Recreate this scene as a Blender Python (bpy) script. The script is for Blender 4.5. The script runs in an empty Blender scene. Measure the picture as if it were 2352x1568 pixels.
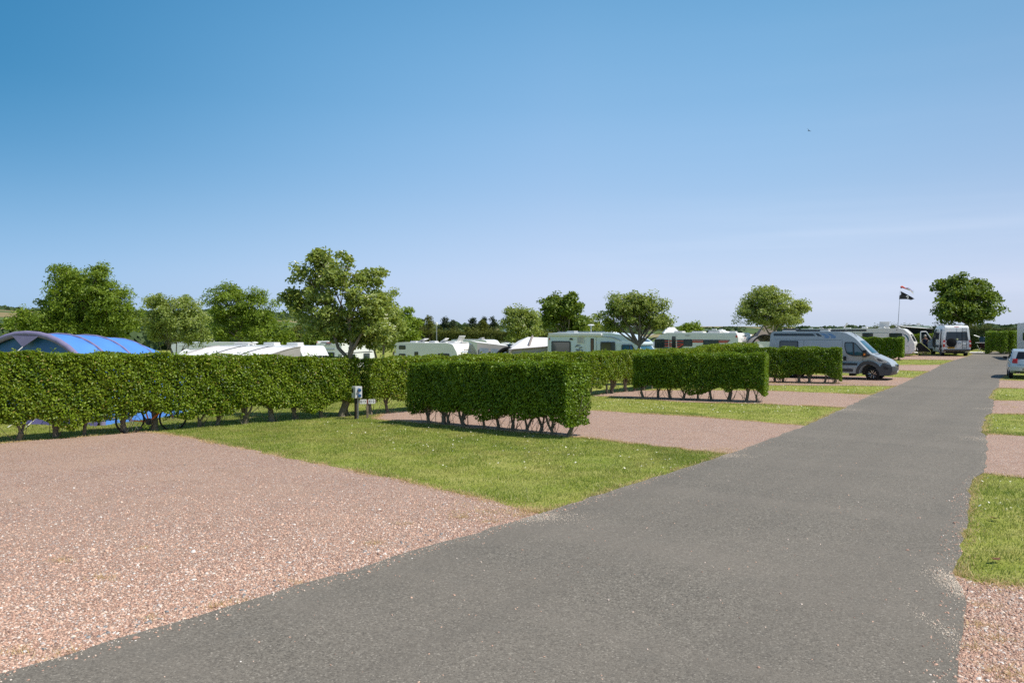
import bpy, bmesh, math, random
import numpy as np
from mathutils import Vector, Matrix
random.seed(7)
RNG = np.random.default_rng(11)
SC = bpy.context.scene
COL = SC.collection
R = math.radians

# ------------------------------------------------------------------ camera numbers and terrain
F_PX, CU, CV, HOR = 1829.0, 1176.0, 784.0, 756.0      # focal length and centre in a 2352-wide frame
EYE = 2.7
PITCH = math.atan((CV - HOR) / F_PX)

def sstep(a, b, x):
    t = np.clip((np.asarray(x, float) - a) / (b - a), 0, 1)
    return t * t * (3 - 2 * t)

ROAD_D = (0.575, 0.818)
def road_t(x, y): return (x - 0.41) * ROAD_D[0] + (y - 11.65) * ROAD_D[1]
def road_lat(x, y): return -(x - 0.41) * ROAD_D[1] + (y - 11.65) * ROAD_D[0]

def terrain(x, y):
    x = np.asarray(x, float); y = np.asarray(y, float)
    t = road_t(x, y); q = road_lat(x, y) - 12.0
    soft = lambda v, k: 0.5 * (v + np.sqrt(v * v + k * k))
    z = 0.014 * (soft(t - 27.5, 6.0) - soft(t - 80.0, 20.0))
    z = z - 0.030 * (soft(q, 4.0) - soft(q - 32.0, 8.0))
    r = np.hypot(x, y)
    az = np.degrees(np.arctan2(x, y))
    # valley and hills: high on the left, level with the eye on the right
    left = 1 - sstep(-23, -2, az)
    hill = -5.0 * sstep(120, 330, r) * (0.25 + 0.75 * left)
    top = 4.2 + 25.0 * left + 9.0 * sstep(-26, -40, az) + 3.0 * np.sin(az * 0.31 + 1.0) * left
    hill = hill + (top + 4.0) * sstep(300, 1500, r)
    hill = hill + 1.2 * np.sin(x * 0.011 + 1.3) * np.sin(y * 0.009) * sstep(200, 500, r)
    hill = hill * 1.0 - 60.0 * sstep(1800, 5200, r)
    return z + hill

def ray(u, v):
    a = (u - CU) / F_PX; b = -(v - CV) / F_PX
    c, s = math.cos(PITCH), math.sin(PITCH)
    return np.array([a, c + b * s, -s + b * c])
def at(u, v, Y):
    d = ray(u, v); k = Y / d[1]
    return Vector((d[0] * k, Y, EYE + d[2] * k))
def G(u, v):
    d = ray(u, v); z = 0.0
    for _ in range(60):
        k = (z - EYE) / d[2]
        zn = float(terrain(d[0] * k, d[1] * k))
        if abs(zn - z) < 1e-5: break
        z = 0.5 * z + 0.5 * zn
    return (float(d[0] * k), float(d[1] * k))
def GP(pts): return [G(u, v) for u, v in pts]

# ------------------------------------------------------------------ object helpers
def tag(o, label=None, cat=None, group=None, kind=None):
    if label: o['label'] = label
    if cat: o['category'] = cat
    if group: o['group'] = group
    if kind: o['kind'] = kind
    return o

def link(name, me, mat, parent=None, smooth=None):
    if smooth is not None:
        me.polygons.foreach_set('use_smooth', [True] * len(me.polygons))
        me.set_sharp_from_angle(angle=R(smooth))
    if mat is not None: me.materials.append(mat)
    o = bpy.data.objects.new(name, me)
    COL.objects.link(o)
    if parent is not None: o.parent = parent
    return o

def mesh(name, verts, faces, mat, parent=None, smooth=None):
    me = bpy.data.meshes.new(name)
    me.from_pydata([tuple(v) for v in verts], [], [tuple(f) for f in faces])
    me.update()
    return link(name, me, mat, parent, smooth)

def tri_mesh(name, V, T, mat, parent=None):
    V = np.ascontiguousarray(V, dtype=np.float32); T = np.ascontiguousarray(T, dtype=np.int32)
    me = bpy.data.meshes.new(name)
    me.vertices.add(len(V)); me.vertices.foreach_set('co', V.ravel())
    me.loops.add(T.size); me.loops.foreach_set('vertex_index', T.ravel())
    me.polygons.add(len(T)); me.polygons.foreach_set('loop_start', np.arange(0, T.size, 3, dtype=np.int32))
    me.update(calc_edges=True)
    return link(name, me, mat, parent)

def thing(name, label, cat, loc=(0, 0, 0), rotz=0.0, group=None):
    o = bpy.data.objects.new(name, None); COL.objects.link(o)
    o.empty_display_size = 0.3
    o.location = loc; o.rotation_euler = (0, 0, rotz)
    return tag(o, label, cat, group)

class MB:
    """collects shapes into one mesh"""
    def __init__(s): s.v = []; s.f = []
    def add(s, vs, fs):
        k = len(s.v); s.v += [tuple(v) for v in vs]; s.f += [tuple(i + k for i in f) for f in fs]
    def box(s, c, d, m=None):
        x, y, z = d[0] / 2, d[1] / 2, d[2] / 2
        vs = [Vector((sx * x, sy * y, sz * z)) for sz in (-1, 1) for sy in (-1, 1) for sx in (-1, 1)]
        if m is not None: vs = [m @ v for v in vs]
        vs = [v + Vector(c) for v in vs]
        s.add(vs, [(0, 2, 3, 1), (4, 5, 7, 6), (0, 1, 5, 4), (2, 6, 7, 3), (0, 4, 6, 2), (1, 3, 7, 5)])
    def tube(s, pts, rad, k=6, cap=True):
        pts = [Vector(p) for p in pts]; n = len(pts)
        if not hasattr(rad, '__len__'): rad = [rad] * n
        base = len(s.v); prev = None
        for i, p in enumerate(pts):
            t = (pts[min(i + 1, n - 1)] - pts[max(i - 1, 0)])
            t = t.normalized() if t.length > 1e-9 else Vector((0, 0, 1))
            if prev is None:
                a = t.cross(Vector((0.3, 0.9, 0.1)))
                if a.length < 1e-3: a = t.cross(Vector((1, 0, 0)))
            else: a = prev - t * prev.dot(t)
            a.normalize(); prev = a; b = t.cross(a)
            for j in range(k):
                w = 2 * math.pi * j / k
                s.v.append(tuple(p + (a * math.cos(w) + b * math.sin(w)) * rad[i]))
        for i in range(n - 1):
            for j in range(k):
                j2 = (j + 1) % k
                s.f.append((base + i * k + j, base + i * k + j2, base + (i + 1) * k + j2, base + (i + 1) * k + j))
        if cap:
            s.f.append(tuple(base + j for j in range(k))[::-1]); s.f.append(tuple(base + (n - 1) * k + j for j in range(k)))
    def lathe(s, prof, c=(0, 0, 0), axis='z', n=20):
        base = len(s.v); m = len(prof)
        for (r, h) in prof:
            for j in range(n):
                w = 2 * math.pi * j / n; a, b = r * math.cos(w), r * math.sin(w)
                p = (a, b, h) if axis == 'z' else (a, h, b) if axis == 'y' else (h, a, b)
                s.v.append(tuple(p[i] + c[i] for i in range(3)))
        for i in range(m - 1):
            for j in range(n):
                j2 = (j + 1) % n
                s.f.append((base + i * n + j, base + i * n + j2, base + (i + 1) * n + j2, base + (i + 1) * n + j))
        s.f.append(tuple(base + j for j in range(n))); s.f.append(tuple(base + (m - 1) * n + j for j in range(n)))
    def prism(s, poly, fn, depth):
        """poly 2-D, fn(a,b,d)->xyz ; extruded from d=0 to d=depth"""
        n = len(poly); k = len(s.v)
        s.v += [tuple(fn(a, b, 0)) for a, b in poly] + [tuple(fn(a, b, depth)) for a, b in poly]
        s.f += [tuple(k + i for i in range(n))[::-1], tuple(k + n + i for i in range(n))]
        s.f += [(k + i, k + (i + 1) % n, k + n + (i + 1) % n, k + n + i) for i in range(n)]
    def build(s, name, mat, parent=None, smooth=None, bev=0.0):
        me = bpy.data.meshes.new(name); me.from_pydata(s.v, [], s.f)
        bm = bmesh.new(); bm.from_mesh(me)
        bmesh.ops.recalc_face_normals(bm, faces=bm.faces)
        if bev:
            bmesh.ops.bevel(bm, geom=[e for e in bm.edges if len(e.link_faces) == 2 and e.calc_face_angle(0) > 0.5],
                            offset=bev, segments=2, affect='EDGES', profile=0.6, clamp_overlap=True)
        bm.to_mesh(me); bm.free(); me.update()
        return link(name, me, mat, parent, smooth)

def rpoly(pts, n=5):
    """polygon with rounded corners: pts (x, z, r)"""
    out = []; m = len(pts)
    for i in range(m):
        p = Vector(pts[i][:2]); r = pts[i][2] if len(pts[i]) > 2 else 0
        if r <= 1e-6: out.append((p.x, p.y)); continue
        a = Vector(pts[i - 1][:2]) - p; b = Vector(pts[(i + 1) % m][:2]) - p
        la, lb = a.length, b.length
        if la < 1e-6 or lb < 1e-6: out.append((p.x, p.y)); continue
        a.normalize(); b.normalize(); ang = a.angle(b)
        if ang < 0.02 or ang > 3.12: out.append((p.x, p.y)); continue
        d = min(r / math.tan(ang / 2), la * 0.49, lb * 0.49)
        p0, p1 = p + a * d, p + b * d
        for k in range(n + 1):
            t = k / n
            q = p0 * (1 - t) ** 2 + p * 2 * t * (1 - t) + p1 * t * t
            out.append((q.x, q.y))
    return out
def rrect(x0, x1, z0, z1, r=0.06, n=4):
    return rpoly([(x0, z0, r), (x1, z0, r), (x1, z1, r), (x0, z1, r)], n)

def in_poly(P, poly):
    x, y = P[:, 0], P[:, 1]; c = np.zeros(len(P), bool); n = len(poly); j = n - 1
    for i in range(n):
        xi, yi = poly[i]; xj, yj = poly[j]
        if yi != yj:
            c ^= ((yi > y) != (yj > y)) & (x < (xj - xi) * (y - yi) / (yj - yi) + xi)
        j = i
    return c

def text(name, body, size, mat, parent, M, ext=0.004, bold=0.0):
    cu = bpy.data.curves.new('lettering', 'FONT'); cu.body = body; cu.size = size
    cu.align_x = 'CENTER'; cu.align_y = 'CENTER'; cu.extrude = ext; cu.offset = bold; cu.resolution_u = 3
    o = bpy.data.objects.new('lettering_curve', cu); COL.objects.link(o)
    bpy.context.view_layer.update()
    me = bpy.data.meshes.new_from_object(o.evaluated_get(bpy.context.evaluated_depsgraph_get()))
    bpy.data.objects.remove(o); bpy.data.curves.remove(cu)
    me.transform(M); me.materials.clear()
    return link(name, me, mat, parent)
def frame_m(origin, xaxis, yaxis):
    x = Vector(xaxis).normalized(); y = Vector(yaxis).normalized(); z = x.cross(y)
    return Matrix(((x.x, y.x, z.x, origin[0]), (x.y, y.y, z.y, origin[1]), (x.z, y.z, z.z, origin[2]), (0, 0, 0, 1)))

# ------------------------------------------------------------------ materials
MATS = {}
class NT:
    def __init__(s, name):
        s.m = bpy.data.materials.new(name); s.m.use_nodes = True
        s.t = s.m.node_tree; s.t.nodes.clear()
        s.out = s.t.nodes.new('ShaderNodeOutputMaterial')
    def n(s, typ, **kw):
        nd = s.t.nodes.new(typ)
        for k, v in kw.items():
            if k == 'inp':
                for a, b in v.items():
                    if isinstance(b, bpy.types.NodeSocket): s.t.links.new(b, nd.inputs[a])
                    else: nd.inputs[a].default_value = b
            else: setattr(nd, k, v)
        return nd
    def l(s, a, b): s.t.links.new(a, b)
    def mix(s, fac, a, b, mode='MIX'):
        nd = s.n('ShaderNodeMix', data_type='RGBA', blend_type=mode)
        for sock, val in ((nd.inputs[0], fac), (nd.inputs[6], a), (nd.inputs[7], b)):
            if isinstance(val, bpy.types.NodeSocket): s.l(val, sock)
            elif hasattr(val, '__len__'): sock.default_value = (*val[:3], 1)
            else: sock.default_value = val
        return nd.outputs[2]
    def ramp(s, fac, stops, interp='LINEAR'):
        nd = s.n('ShaderNodeValToRGB'); cr = nd.color_ramp; cr.interpolation = interp
        while len(cr.elements) < len(stops): cr.elements.new(0.5)
        for e, (p, c) in zip(cr.elements, stops):
            e.position = p; e.color = (*c[:3], 1) if hasattr(c, '__len__') else (c, c, c, 1)
        s.l(fac, nd.inputs[0]); return nd.outputs[0]
    def noise(s, vec, scale, detail=3, rough=0.55, out=0):
        nd = s.n('ShaderNodeTexNoise', inp={'Scale': scale, 'Detail': detail, 'Roughness': rough})
        s.l(vec, nd.inputs['Vector']); return nd.outputs[out]
    def math(s, op, a, b=0.0):
        nd = s.n('ShaderNodeMath', operation=op)
        for i, v in enumerate((a, b)):
            if isinstance(v, bpy.types.NodeSocket): s.l(v, nd.inputs[i])
            else: nd.inputs[i].default_value = v
        return nd.outputs[0]
    def pos(s):
        return s.n('ShaderNodeTexCoord').outputs['Object']
    def bump(s, h, strength=0.5, dist=0.01):
        nd = s.n('ShaderNodeBump', inp={'Strength': strength, 'Distance': dist}); s.l(h, nd.inputs['Height'])
        return nd.outputs[0]
    def pbr(s, col, rough=0.5, metal=0.0, spec=0.5, normal=None, coat=0.0):
        b = s.n('ShaderNodeBsdfPrincipled')
        for k, v in (('Base Color', col), ('Roughness', rough), ('Metallic', metal), ('Specular IOR Level', spec), ('Coat Weight', coat)):
            if isinstance(v, bpy.types.NodeSocket): s.l(v, b.inputs[k])
            elif hasattr(v, '__len__'): b.inputs[k].default_value = (*v[:3], 1)
            else: b.inputs[k].default_value = v
        if normal is not None: s.l(normal, b.inputs['Normal'])
        return b
    def done(s, sh):
        s.l(sh.outputs[0] if hasattr(sh, 'outputs') else sh, s.out.inputs[0]); return s.m

def simple(name, col, rough=0.5, metal=0.0, spec=0.5, var=0.0, vscale=3.0, coat=0.0, bump=0.0, bscale=60.0):
    if name in MATS: return MATS[name]
    t = NT(name); c = col; nrm = None
    if var:
        p = t.pos(); f = t.noise(p, vscale, 4)
        c = t.mix(t.ramp(f, [(0.3, 0), (0.7, 1)]), [x * (1 - var) for x in col], [min(1, x * (1 + var)) for x in col])
    if bump:
        nrm = t.bump(t.noise(t.pos(), bscale, 3), bump, 0.004)
    MATS[name] = t.done(t.pbr(c, rough, metal, spec, nrm, coat)); return MATS[name]

def leaf_mat(name, dark, mid, light, trans=0.35, rough=0.42, spec=0.5, tcol=None, odd=None):
    """leaf colour varies leaf by leaf and clump by clump; thin leaves let light through"""
    t = NT(name)
    rnd = t.n('ShaderNodeNewGeometry').outputs['Random Per Island']
    big = t.noise(t.pos(), 1.7, 2)
    stops = [(0.0, dark), (0.45, mid), (0.93, light)]
    if odd: stops.append((0.965, odd))
    c = t.ramp(rnd, stops)
    c = t.mix(t.ramp(big, [(0.35, 0.0), (0.68, 0.55)]), c, light)
    pr = t.pbr(c, rough, 0, spec)
    tr = t.n('ShaderNodeBsdfTranslucent')
    t.l(t.mix(0.55, c, tcol or [min(1, light[0] * 1.7), min(1, light[1] * 1.6), light[2]]), tr.inputs[0])
    mx = t.n('ShaderNodeMixShader', inp={0: trans}); t.l(pr.outputs[0], mx.inputs[1]); t.l(tr.outputs[0], mx.inputs[2])
    return t.done(mx)

M_BARK = None
def build_mats():
    global M_BARK
    t = NT('bark'); p = t.pos()
    f = t.noise(p, 9, 5, 0.65); g = t.noise(p, 40, 3)
    c = t.mix(f, (0.11, 0.085, 0.058), (0.25, 0.215, 0.165)); c = t.mix(t.ramp(g, [(0.5, 0), (0.7, 0.6)]), c, (0.33, 0.32, 0.27))
    M_BARK = t.done(t.pbr(c, 0.9, 0, 0.2, t.bump(t.noise(p, 30, 4), 0.8, 0.02)))
    MATS['bark'] = M_BARK
    MATS['bark_dark'] = simple('bark_dark', (0.06, 0.048, 0.036), 0.95, 0, 0.2, 0.4, 8, bump=0.7, bscale=20)
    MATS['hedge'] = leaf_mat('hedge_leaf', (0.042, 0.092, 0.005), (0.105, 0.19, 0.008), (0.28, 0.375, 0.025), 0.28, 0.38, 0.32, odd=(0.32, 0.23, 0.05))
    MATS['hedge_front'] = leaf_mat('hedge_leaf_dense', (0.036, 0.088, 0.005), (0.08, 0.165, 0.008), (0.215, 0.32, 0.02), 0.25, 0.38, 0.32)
    MATS['ash'] = leaf_mat('ash_leaf', (0.055, 0.105, 0.012), (0.12, 0.20, 0.017), (0.28, 0.38, 0.04), 0.36, 0.5, 0.4)
    MATS['whitebeam'] = leaf_mat('whitebeam_leaf', (0.08, 0.13, 0.02), (0.18, 0.26, 0.036), (0.36, 0.43, 0.10), 0.38, 0.45, 0.5, odd=(0.36, 0.40, 0.24))
    MATS['sycamore'] = leaf_mat('sycamore_leaf', (0.045, 0.085, 0.010), (0.09, 0.155, 0.015), (0.20, 0.28, 0.034), 0.32, 0.5, 0.4)
    MATS['conifer'] = leaf_mat('conifer_leaf', (0.018, 0.034, 0.014), (0.03, 0.05, 0.02), (0.05, 0.075, 0.026), 0.15, 0.6, 0.3)
    MATS['olive'] = leaf_mat('olive_leaf', (0.06, 0.085, 0.016), (0.11, 0.135, 0.024), (0.17, 0.19, 0.036), 0.3, 0.6, 0.3)
    MATS['wild'] = leaf_mat('wild_hedge_leaf', (0.035, 0.06, 0.014), (0.06, 0.095, 0.02), (0.13, 0.16, 0.05), 0.3, 0.5, 0.4)
    MATS['wood_far'] = leaf_mat('far_wood_leaf', (0.04, 0.07, 0.03), (0.06, 0.10, 0.04), (0.085, 0.13, 0.05), 0.2, 0.7, 0.2)
    t = NT('grass_blade'); rnd = t.n('ShaderNodeNewGeometry').outputs['Random Per Island']; p = t.pos()
    c = t.ramp(rnd, [(0.0, (0.125, 0.20, 0.02)), (0.4, (0.25, 0.335, 0.036)), (0.8, (0.41, 0.465, 0.095)), (0.93, (0.56, 0.55, 0.24)), (1.0, (0.66, 0.56, 0.32))])
    c = t.mix(t.ramp(t.noise(p, 0.9, 5, 0.65), [(0.44, 0), (0.66, 0.65)]), c, (0.50, 0.43, 0.16))
    c = t.mix(t.ramp(t.noise(p, 2.6, 4, 0.6), [(0.50, 0), (0.68, 0.6)]), c, (0.16, 0.245, 0.03))
    pr = t.pbr(c, 0.45, 0, 0.4); tr = t.n('ShaderNodeBsdfTranslucent'); t.l(c, tr.inputs[0])
    mx = t.n('ShaderNodeMixShader', inp={0: 0.35}); t.l(pr.outputs[0], mx.inputs[1]); t.l(tr.outputs[0], mx.inputs[2])
    MATS['grass'] = t.done(mx)
    MATS['straw'] = leaf_mat('dry_grass_blade', (0.42, 0.28, 0.11), (0.60, 0.44, 0.20), (0.78, 0.62, 0.36), 0.4, 0.7, 0.2, tcol=(0.8, 0.64, 0.36))
    MATS['blossom'] = simple('blossom', (0.78, 0.76, 0.62), 0.8, 0, 0.2, 0.1, 30)
    S = simple
    S('white_gel', (0.80, 0.81, 0.80), 0.3, 0, 0.5, 0.04, 1.2)
    S('pale_blue_gel', (0.62, 0.72, 0.78), 0.3, 0, 0.5, 0.04, 1.2)
    S('cream_gel', (0.79, 0.78, 0.75), 0.28, 0, 0.5, 0.04, 1.2)
    S('white_plastic', (0.75, 0.75, 0.73), 0.4, 0, 0.5, 0.05, 4)
    S('grey_plastic', (0.33, 0.33, 0.33), 0.5, 0, 0.4, 0.1, 4)
    S('pale_acrylic', (0.58, 0.57, 0.55), 0.15, 0, 0.6, 0.05, 4)
    S('black_plastic', (0.018, 0.019, 0.021), 0.5, 0, 0.4, 0.2, 5)
    S('black_rubber', (0.016, 0.016, 0.017), 0.85, 0, 0.2, 0.2, 10)
    S('window_glass', (0.028, 0.040, 0.047), 0.06, 0, 0.8, 0.35, 2.3)
    S('tinted_glass', (0.012, 0.014, 0.017), 0.05, 0, 0.7, 0.3, 2.0)
    S('cab_glass', (0.03, 0.10, 0.14), 0.04, 0, 0.9, 0.2, 2.0)
    S('window_rubber', (0.05, 0.055, 0.06), 0.55, 0, 0.4, 0.2, 8)
    S('silver_van', (0.42, 0.46, 0.49), 0.38, 0.2, 0.4, 0.03, 1.5, coat=0.3)
    S('van_grey_trim', (0.06, 0.064, 0.07), 0.45, 0, 0.4, 0.1, 6)
    S('alloy', (0.62, 0.60, 0.57), 0.3, 0.9, 0.5)
    S('chrome', (0.7, 0.7, 0.7), 0.15, 1.0, 0.5)
    S('steel', (0.42, 0.43, 0.44), 0.4, 0.8, 0.5, 0.15, 15)
    S('red_lamp', (0.50, 0.02, 0.015), 0.15, 0, 0.6, 0.1, 20)
    S('red_trim', (0.60, 0.055, 0.02), 0.4, 0, 0.5)
    S('orange_lamp', (0.75, 0.22, 0.03), 0.2, 0, 0.5)
    S('plate_yellow', (0.75, 0.46, 0.03), 0.4, 0, 0.5)
    S('plate_white', (0.8, 0.8, 0.78), 0.4, 0, 0.5)
    S('ink', (0.02, 0.02, 0.025), 0.5)
    S('teal_trim', (0.03, 0.14, 0.20), 0.35)
    S('sky_decal', (0.16, 0.29, 0.50), 0.3)
    S('dark_decal', (0.035, 0.05, 0.065), 0.35)
    S('black_cloth', (0.014, 0.015, 0.017), 0.9, 0, 0.2, 0.3, 6, bump=0.5, bscale=12)
    S('awning_white', (0.80, 0.80, 0.80), 0.75, 0, 0.2, 0.06, 1.2, bump=0.35, bscale=4)
    S('awning_grey', (0.36, 0.34, 0.33), 0.75, 0, 0.2, 0.08, 1.4, bump=0.35, bscale=4)
    S('awning_taupe', (0.27, 0.235, 0.215), 0.75, 0, 0.2, 0.08, 1.4, bump=0.35, bscale=4)
    S('awning_window', (0.23, 0.28, 0.34), 0.2, 0, 0.6, 0.2, 3)
    S('tent_blue', (0.10, 0.28, 0.80), 0.42, 0, 0.5, 0.10, 1.1, bump=0.5, bscale=5)
    S('tent_navy', (0.03, 0.14, 0.36), 0.5, 0, 0.4, 0.25, 1.6, bump=0.6, bscale=6)
    S('tent_beam', (0.23, 0.205, 0.34), 0.55, 0, 0.35, 0.1, 3, bump=0.3, bscale=14)
    S('tent_skirt', (0.15, 0.135, 0.30), 0.6, 0, 0.3, 0.1, 3)
    S('rope', (0.75, 0.75, 0.70), 0.8)
    S('timber', (0.21, 0.165, 0.12), 0.85, 0, 0.2, 0.35, 7, bump=0.6, bscale=30)
    S('timber_dark', (0.05, 0.042, 0.034), 0.85, 0, 0.2, 0.35, 7, bump=0.6, bscale=30)
    S('sign_white', (0.82, 0.82, 0.80), 0.4, 0, 0.4, 0.04, 8)
    S('box_grey', (0.56, 0.58, 0.58), 0.4, 0, 0.5, 0.06, 8)
    S('socket_blue', (0.03, 0.13, 0.34), 0.35)
    S('galvanised', (0.36, 0.37, 0.38), 0.45, 0.7, 0.5, 0.2, 20)
    S('car_blue', (0.44, 0.53, 0.59), 0.32, 0.25, 0.5, 0.03, 2, coat=0.7)
    S('skin', (0.36, 0.19, 0.12), 0.55, 0, 0.4, 0.08, 12)
    S('skin_pale', (0.5, 0.3, 0.22), 0.55, 0, 0.4, 0.08, 12)
    S('hair_grey', (0.42, 0.40, 0.37), 0.7, 0, 0.3, 0.2, 30)
    S('hair_dark', (0.05, 0.035, 0.025), 0.7, 0, 0.3, 0.2, 30)
    S('navy_dress', (0.018, 0.024, 0.055), 0.85, 0, 0.2, 0.2, 8)
    S('towel_teal', (0.05, 0.10, 0.14), 0.95, 0, 0.1, 0.2, 9, bump=0.6, bscale=70)
    S('towel_maroon', (0.06, 0.028, 0.03), 0.95, 0, 0.1, 0.2, 9, bump=0.6, bscale=70)
    S('flag_black', (0.017, 0.02, 0.023), 0.85, 0, 0.2, 0.2, 3)
    S('sock_red', (0.62, 0.07, 0.04), 0.8)
    S('sock_cream', (0.72, 0.62, 0.40), 0.8)
    S('sock_violet', (0.26, 0.10, 0.34), 0.8)
    S('sock_green', (0.10, 0.42, 0.30), 0.8)
    S('dead_leaf', (0.16, 0.085, 0.045), 0.8, 0, 0.2, 0.3, 20)
    S('marking', (0.78, 0.78, 0.75), 0.7, 0, 0.2, 0.1, 6)
    # ---- ground
    t = NT('lawn_ground'); p = t.pos()
    fine = t.noise(p, 26, 5, 0.7); mid = t.noise(p, 1.3, 4); big = t.noise(p, 0.35, 3)
    c = t.mix(fine, (0.19, 0.235, 0.032), (0.35, 0.375, 0.075))
    c = t.mix(t.ramp(mid, [(0.42, 0), (0.7, 0.8)]), c, (0.42, 0.39, 0.13))
    c = t.mix(t.ramp(big, [(0.45, 0), (0.7, 0.55)]), c, (0.18, 0.25, 0.035))
    # far fields: patchwork with darker boundaries, only well beyond the site
    vo = t.n('ShaderNodeTexVoronoi', inp={'Scale': 0.0062, 'Randomness': 0.9}); t.l(p, vo.inputs['Vector'])
    ve = t.n('ShaderNodeTexVoronoi', feature='DISTANCE_TO_EDGE', inp={'Scale': 0.0062, 'Randomness': 0.9}); t.l(p, ve.inputs['Vector'])
    sep = t.n('ShaderNodeSeparateColor'); t.l(vo.outputs['Color'], sep.inputs[0])
    fld = t.ramp(sep.outputs[0], [(0.0, (0.075, 0.14, 0.035)), (0.3, (0.10, 0.165, 0.04)), (0.5, (0.055, 0.11, 0.035)), (0.62, (0.33, 0.27, 0.14)), (0.8, (0.13, 0.17, 0.045)), (0.92, (0.30, 0.23, 0.12))], 'CONSTANT')
    fld = t.mix(t.noise(p, 0.06, 5), fld, t.mix(0.5, fld, (0.14, 0.15, 0.05)))
    hedge = t.ramp(t.math('ADD', ve.outputs['Distance'], t.math('MULTIPLY', t.noise(p, 0.05, 3), 0.03)), [(0.028, 1), (0.045, 0)])
    fld = t.mix(hedge, fld, (0.025, 0.05, 0.018))
    ln = t.n('ShaderNodeVectorMath', operation='LENGTH'); t.l(p, ln.inputs[0])
    far = t.n('ShaderNodeMapRange', inp={'From Min': 120.0, 'From Max': 200.0}); t.l(ln.outputs['Value'], far.inputs[0])
    c = t.mix(far.outputs[0], c, fld)
    MATS['lawn'] = t.done(t.pbr(c, 0.9, 0, 0.2, t.bump(t.noise(p, 45, 4), 0.7, 0.03)))
    # ---- gravel
    def gravel(name, scale):
        t = NT(name); p = t.pos()
        vo = t.n('ShaderNodeTexVoronoi', inp={'Scale': scale, 'Randomness': 1.0}); t.l(p, vo.inputs['Vector'])
        sp = t.n('ShaderNodeSeparateColor'); t.l(vo.outputs['Color'], sp.inputs[0])
        c = t.ramp(sp.outputs[0], PEBBLE, 'LINEAR')
        c = t.mix(t.ramp(t.noise(p, 0.5, 4), [(0.40, 0), (0.72, 0.5)]), c, (0.63, 0.435, 0.32))
        c = t.mix(t.ramp(t.noise(p, 1.6, 4), [(0.56, 0), (0.70, 0.55)]), c, (0.44, 0.295, 0.215))
        edge = t.ramp(vo.outputs['Distance'], [(0.3, 1.0), (0.8, 0.6)])
        c = t.mix(1.0, c, edge, 'MULTIPLY')
        h = t.math('SUBTRACT', 1.0, vo.outputs['Distance'])
        return t.done(t.pbr(c, 0.8, 0, 0.3, t.bump(h, 0.9, 0.02)))
    MATS['gravel'] = gravel('pink_gravel', 58.0)
    t = NT('pebble'); rnd = t.n('ShaderNodeNewGeometry').outputs['Random Per Island']
    MATS['pebble'] = t.done(t.pbr(t.ramp(rnd, PEBBLE), 0.75, 0, 0.3))
    # ---- road
    t = NT('tarmac'); p = t.pos()
    vo = t.n('ShaderNodeTexVoronoi', inp={'Scale': 75.0, 'Randomness': 1.0}); t.l(p, vo.inputs['Vector'])
    sp = t.n('ShaderNodeSeparateColor'); t.l(vo.outputs['Color'], sp.inputs[0])
    c = t.ramp(sp.outputs[0], [(0.0, (0.075, 0.067, 0.056)), (0.28, (0.138, 0.123, 0.100)), (0.6, (0.188, 0.169, 0.138)), (0.92, (0.225, 0.205, 0.168)), (1.0, (0.40, 0.365, 0.305))])
    v2 = t.n('ShaderNodeTexVoronoi', inp={'Scale': 27.0, 'Randomness': 1.0}); t.l(p, v2.inputs['Vector'])
    s2 = t.n('ShaderNodeSeparateColor'); t.l(v2.outputs['Color'], s2.inputs[0])
    c = t.mix(0.10, c, t.ramp(s2.outputs[1], [(0.0, (0.08, 0.075, 0.068)), (0.5, (0.19, 0.178, 0.158)), (1.0, (0.33, 0.305, 0.265))]))
    # worn lighter bands across the road and along the wheel tracks
    mp = t.n('ShaderNodeMapping', inp={'Rotation': (0, 0, R(35.1))}); t.l(p, mp.inputs['Vector'])
    sq = t.n('ShaderNodeMapping', inp={'Scale': (0.10, 0.75, 1)}); t.l(mp.outputs[0], sq.inputs['Vector'])
    c = t.mix(t.ramp(t.noise(sq.outputs[0], 1.0, 4), [(0.42, 0), (0.64, 0.35)]), c, (0.235, 0.207, 0.172))
    sl = t.n('ShaderNodeMapping', inp={'Scale': (1.05, 0.05, 1)}); t.l(mp.outputs[0], sl.inputs['Vector'])
    c = t.mix(t.ramp(t.noise(sl.outputs[0], 1.0, 3), [(0.45, 0), (0.68, 0.35)]), c, (0.13, 0.118, 0.10))
    c = t.mix(t.ramp(t.noise(p, 0.45, 5), [(0.38, 0.0), (0.7, 0.35)]), c, (0.21, 0.185, 0.152))
    c = t.mix(t.ramp(t.noise(p, 2.2, 4), [(0.55, 0), (0.78, 0.3)]), c, (0.14, 0.132, 0.115))
    h = t.math('ADD', t.math('MULTIPLY', vo.outputs['Distance'], -1.0), t.noise(p, 60, 3))
    MATS['tarmac'] = t.done(t.pbr(c, 0.85, 0, 0.3, t.bump(h, 0.35, 0.006)))
PEBBLE = [(0.0, (0.238, 0.152, 0.121)), (0.12, (0.388, 0.239, 0.184)), (0.34, (0.507, 0.317, 0.236)), (0.60, (0.603, 0.390, 0.289)), (0.80, (0.690, 0.480, 0.362)),
          (0.86, (0.507, 0.457, 0.430)), (0.92, (0.752, 0.584, 0.463)), (1.0, (0.752, 0.730, 0.693))]
build_mats()
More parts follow.
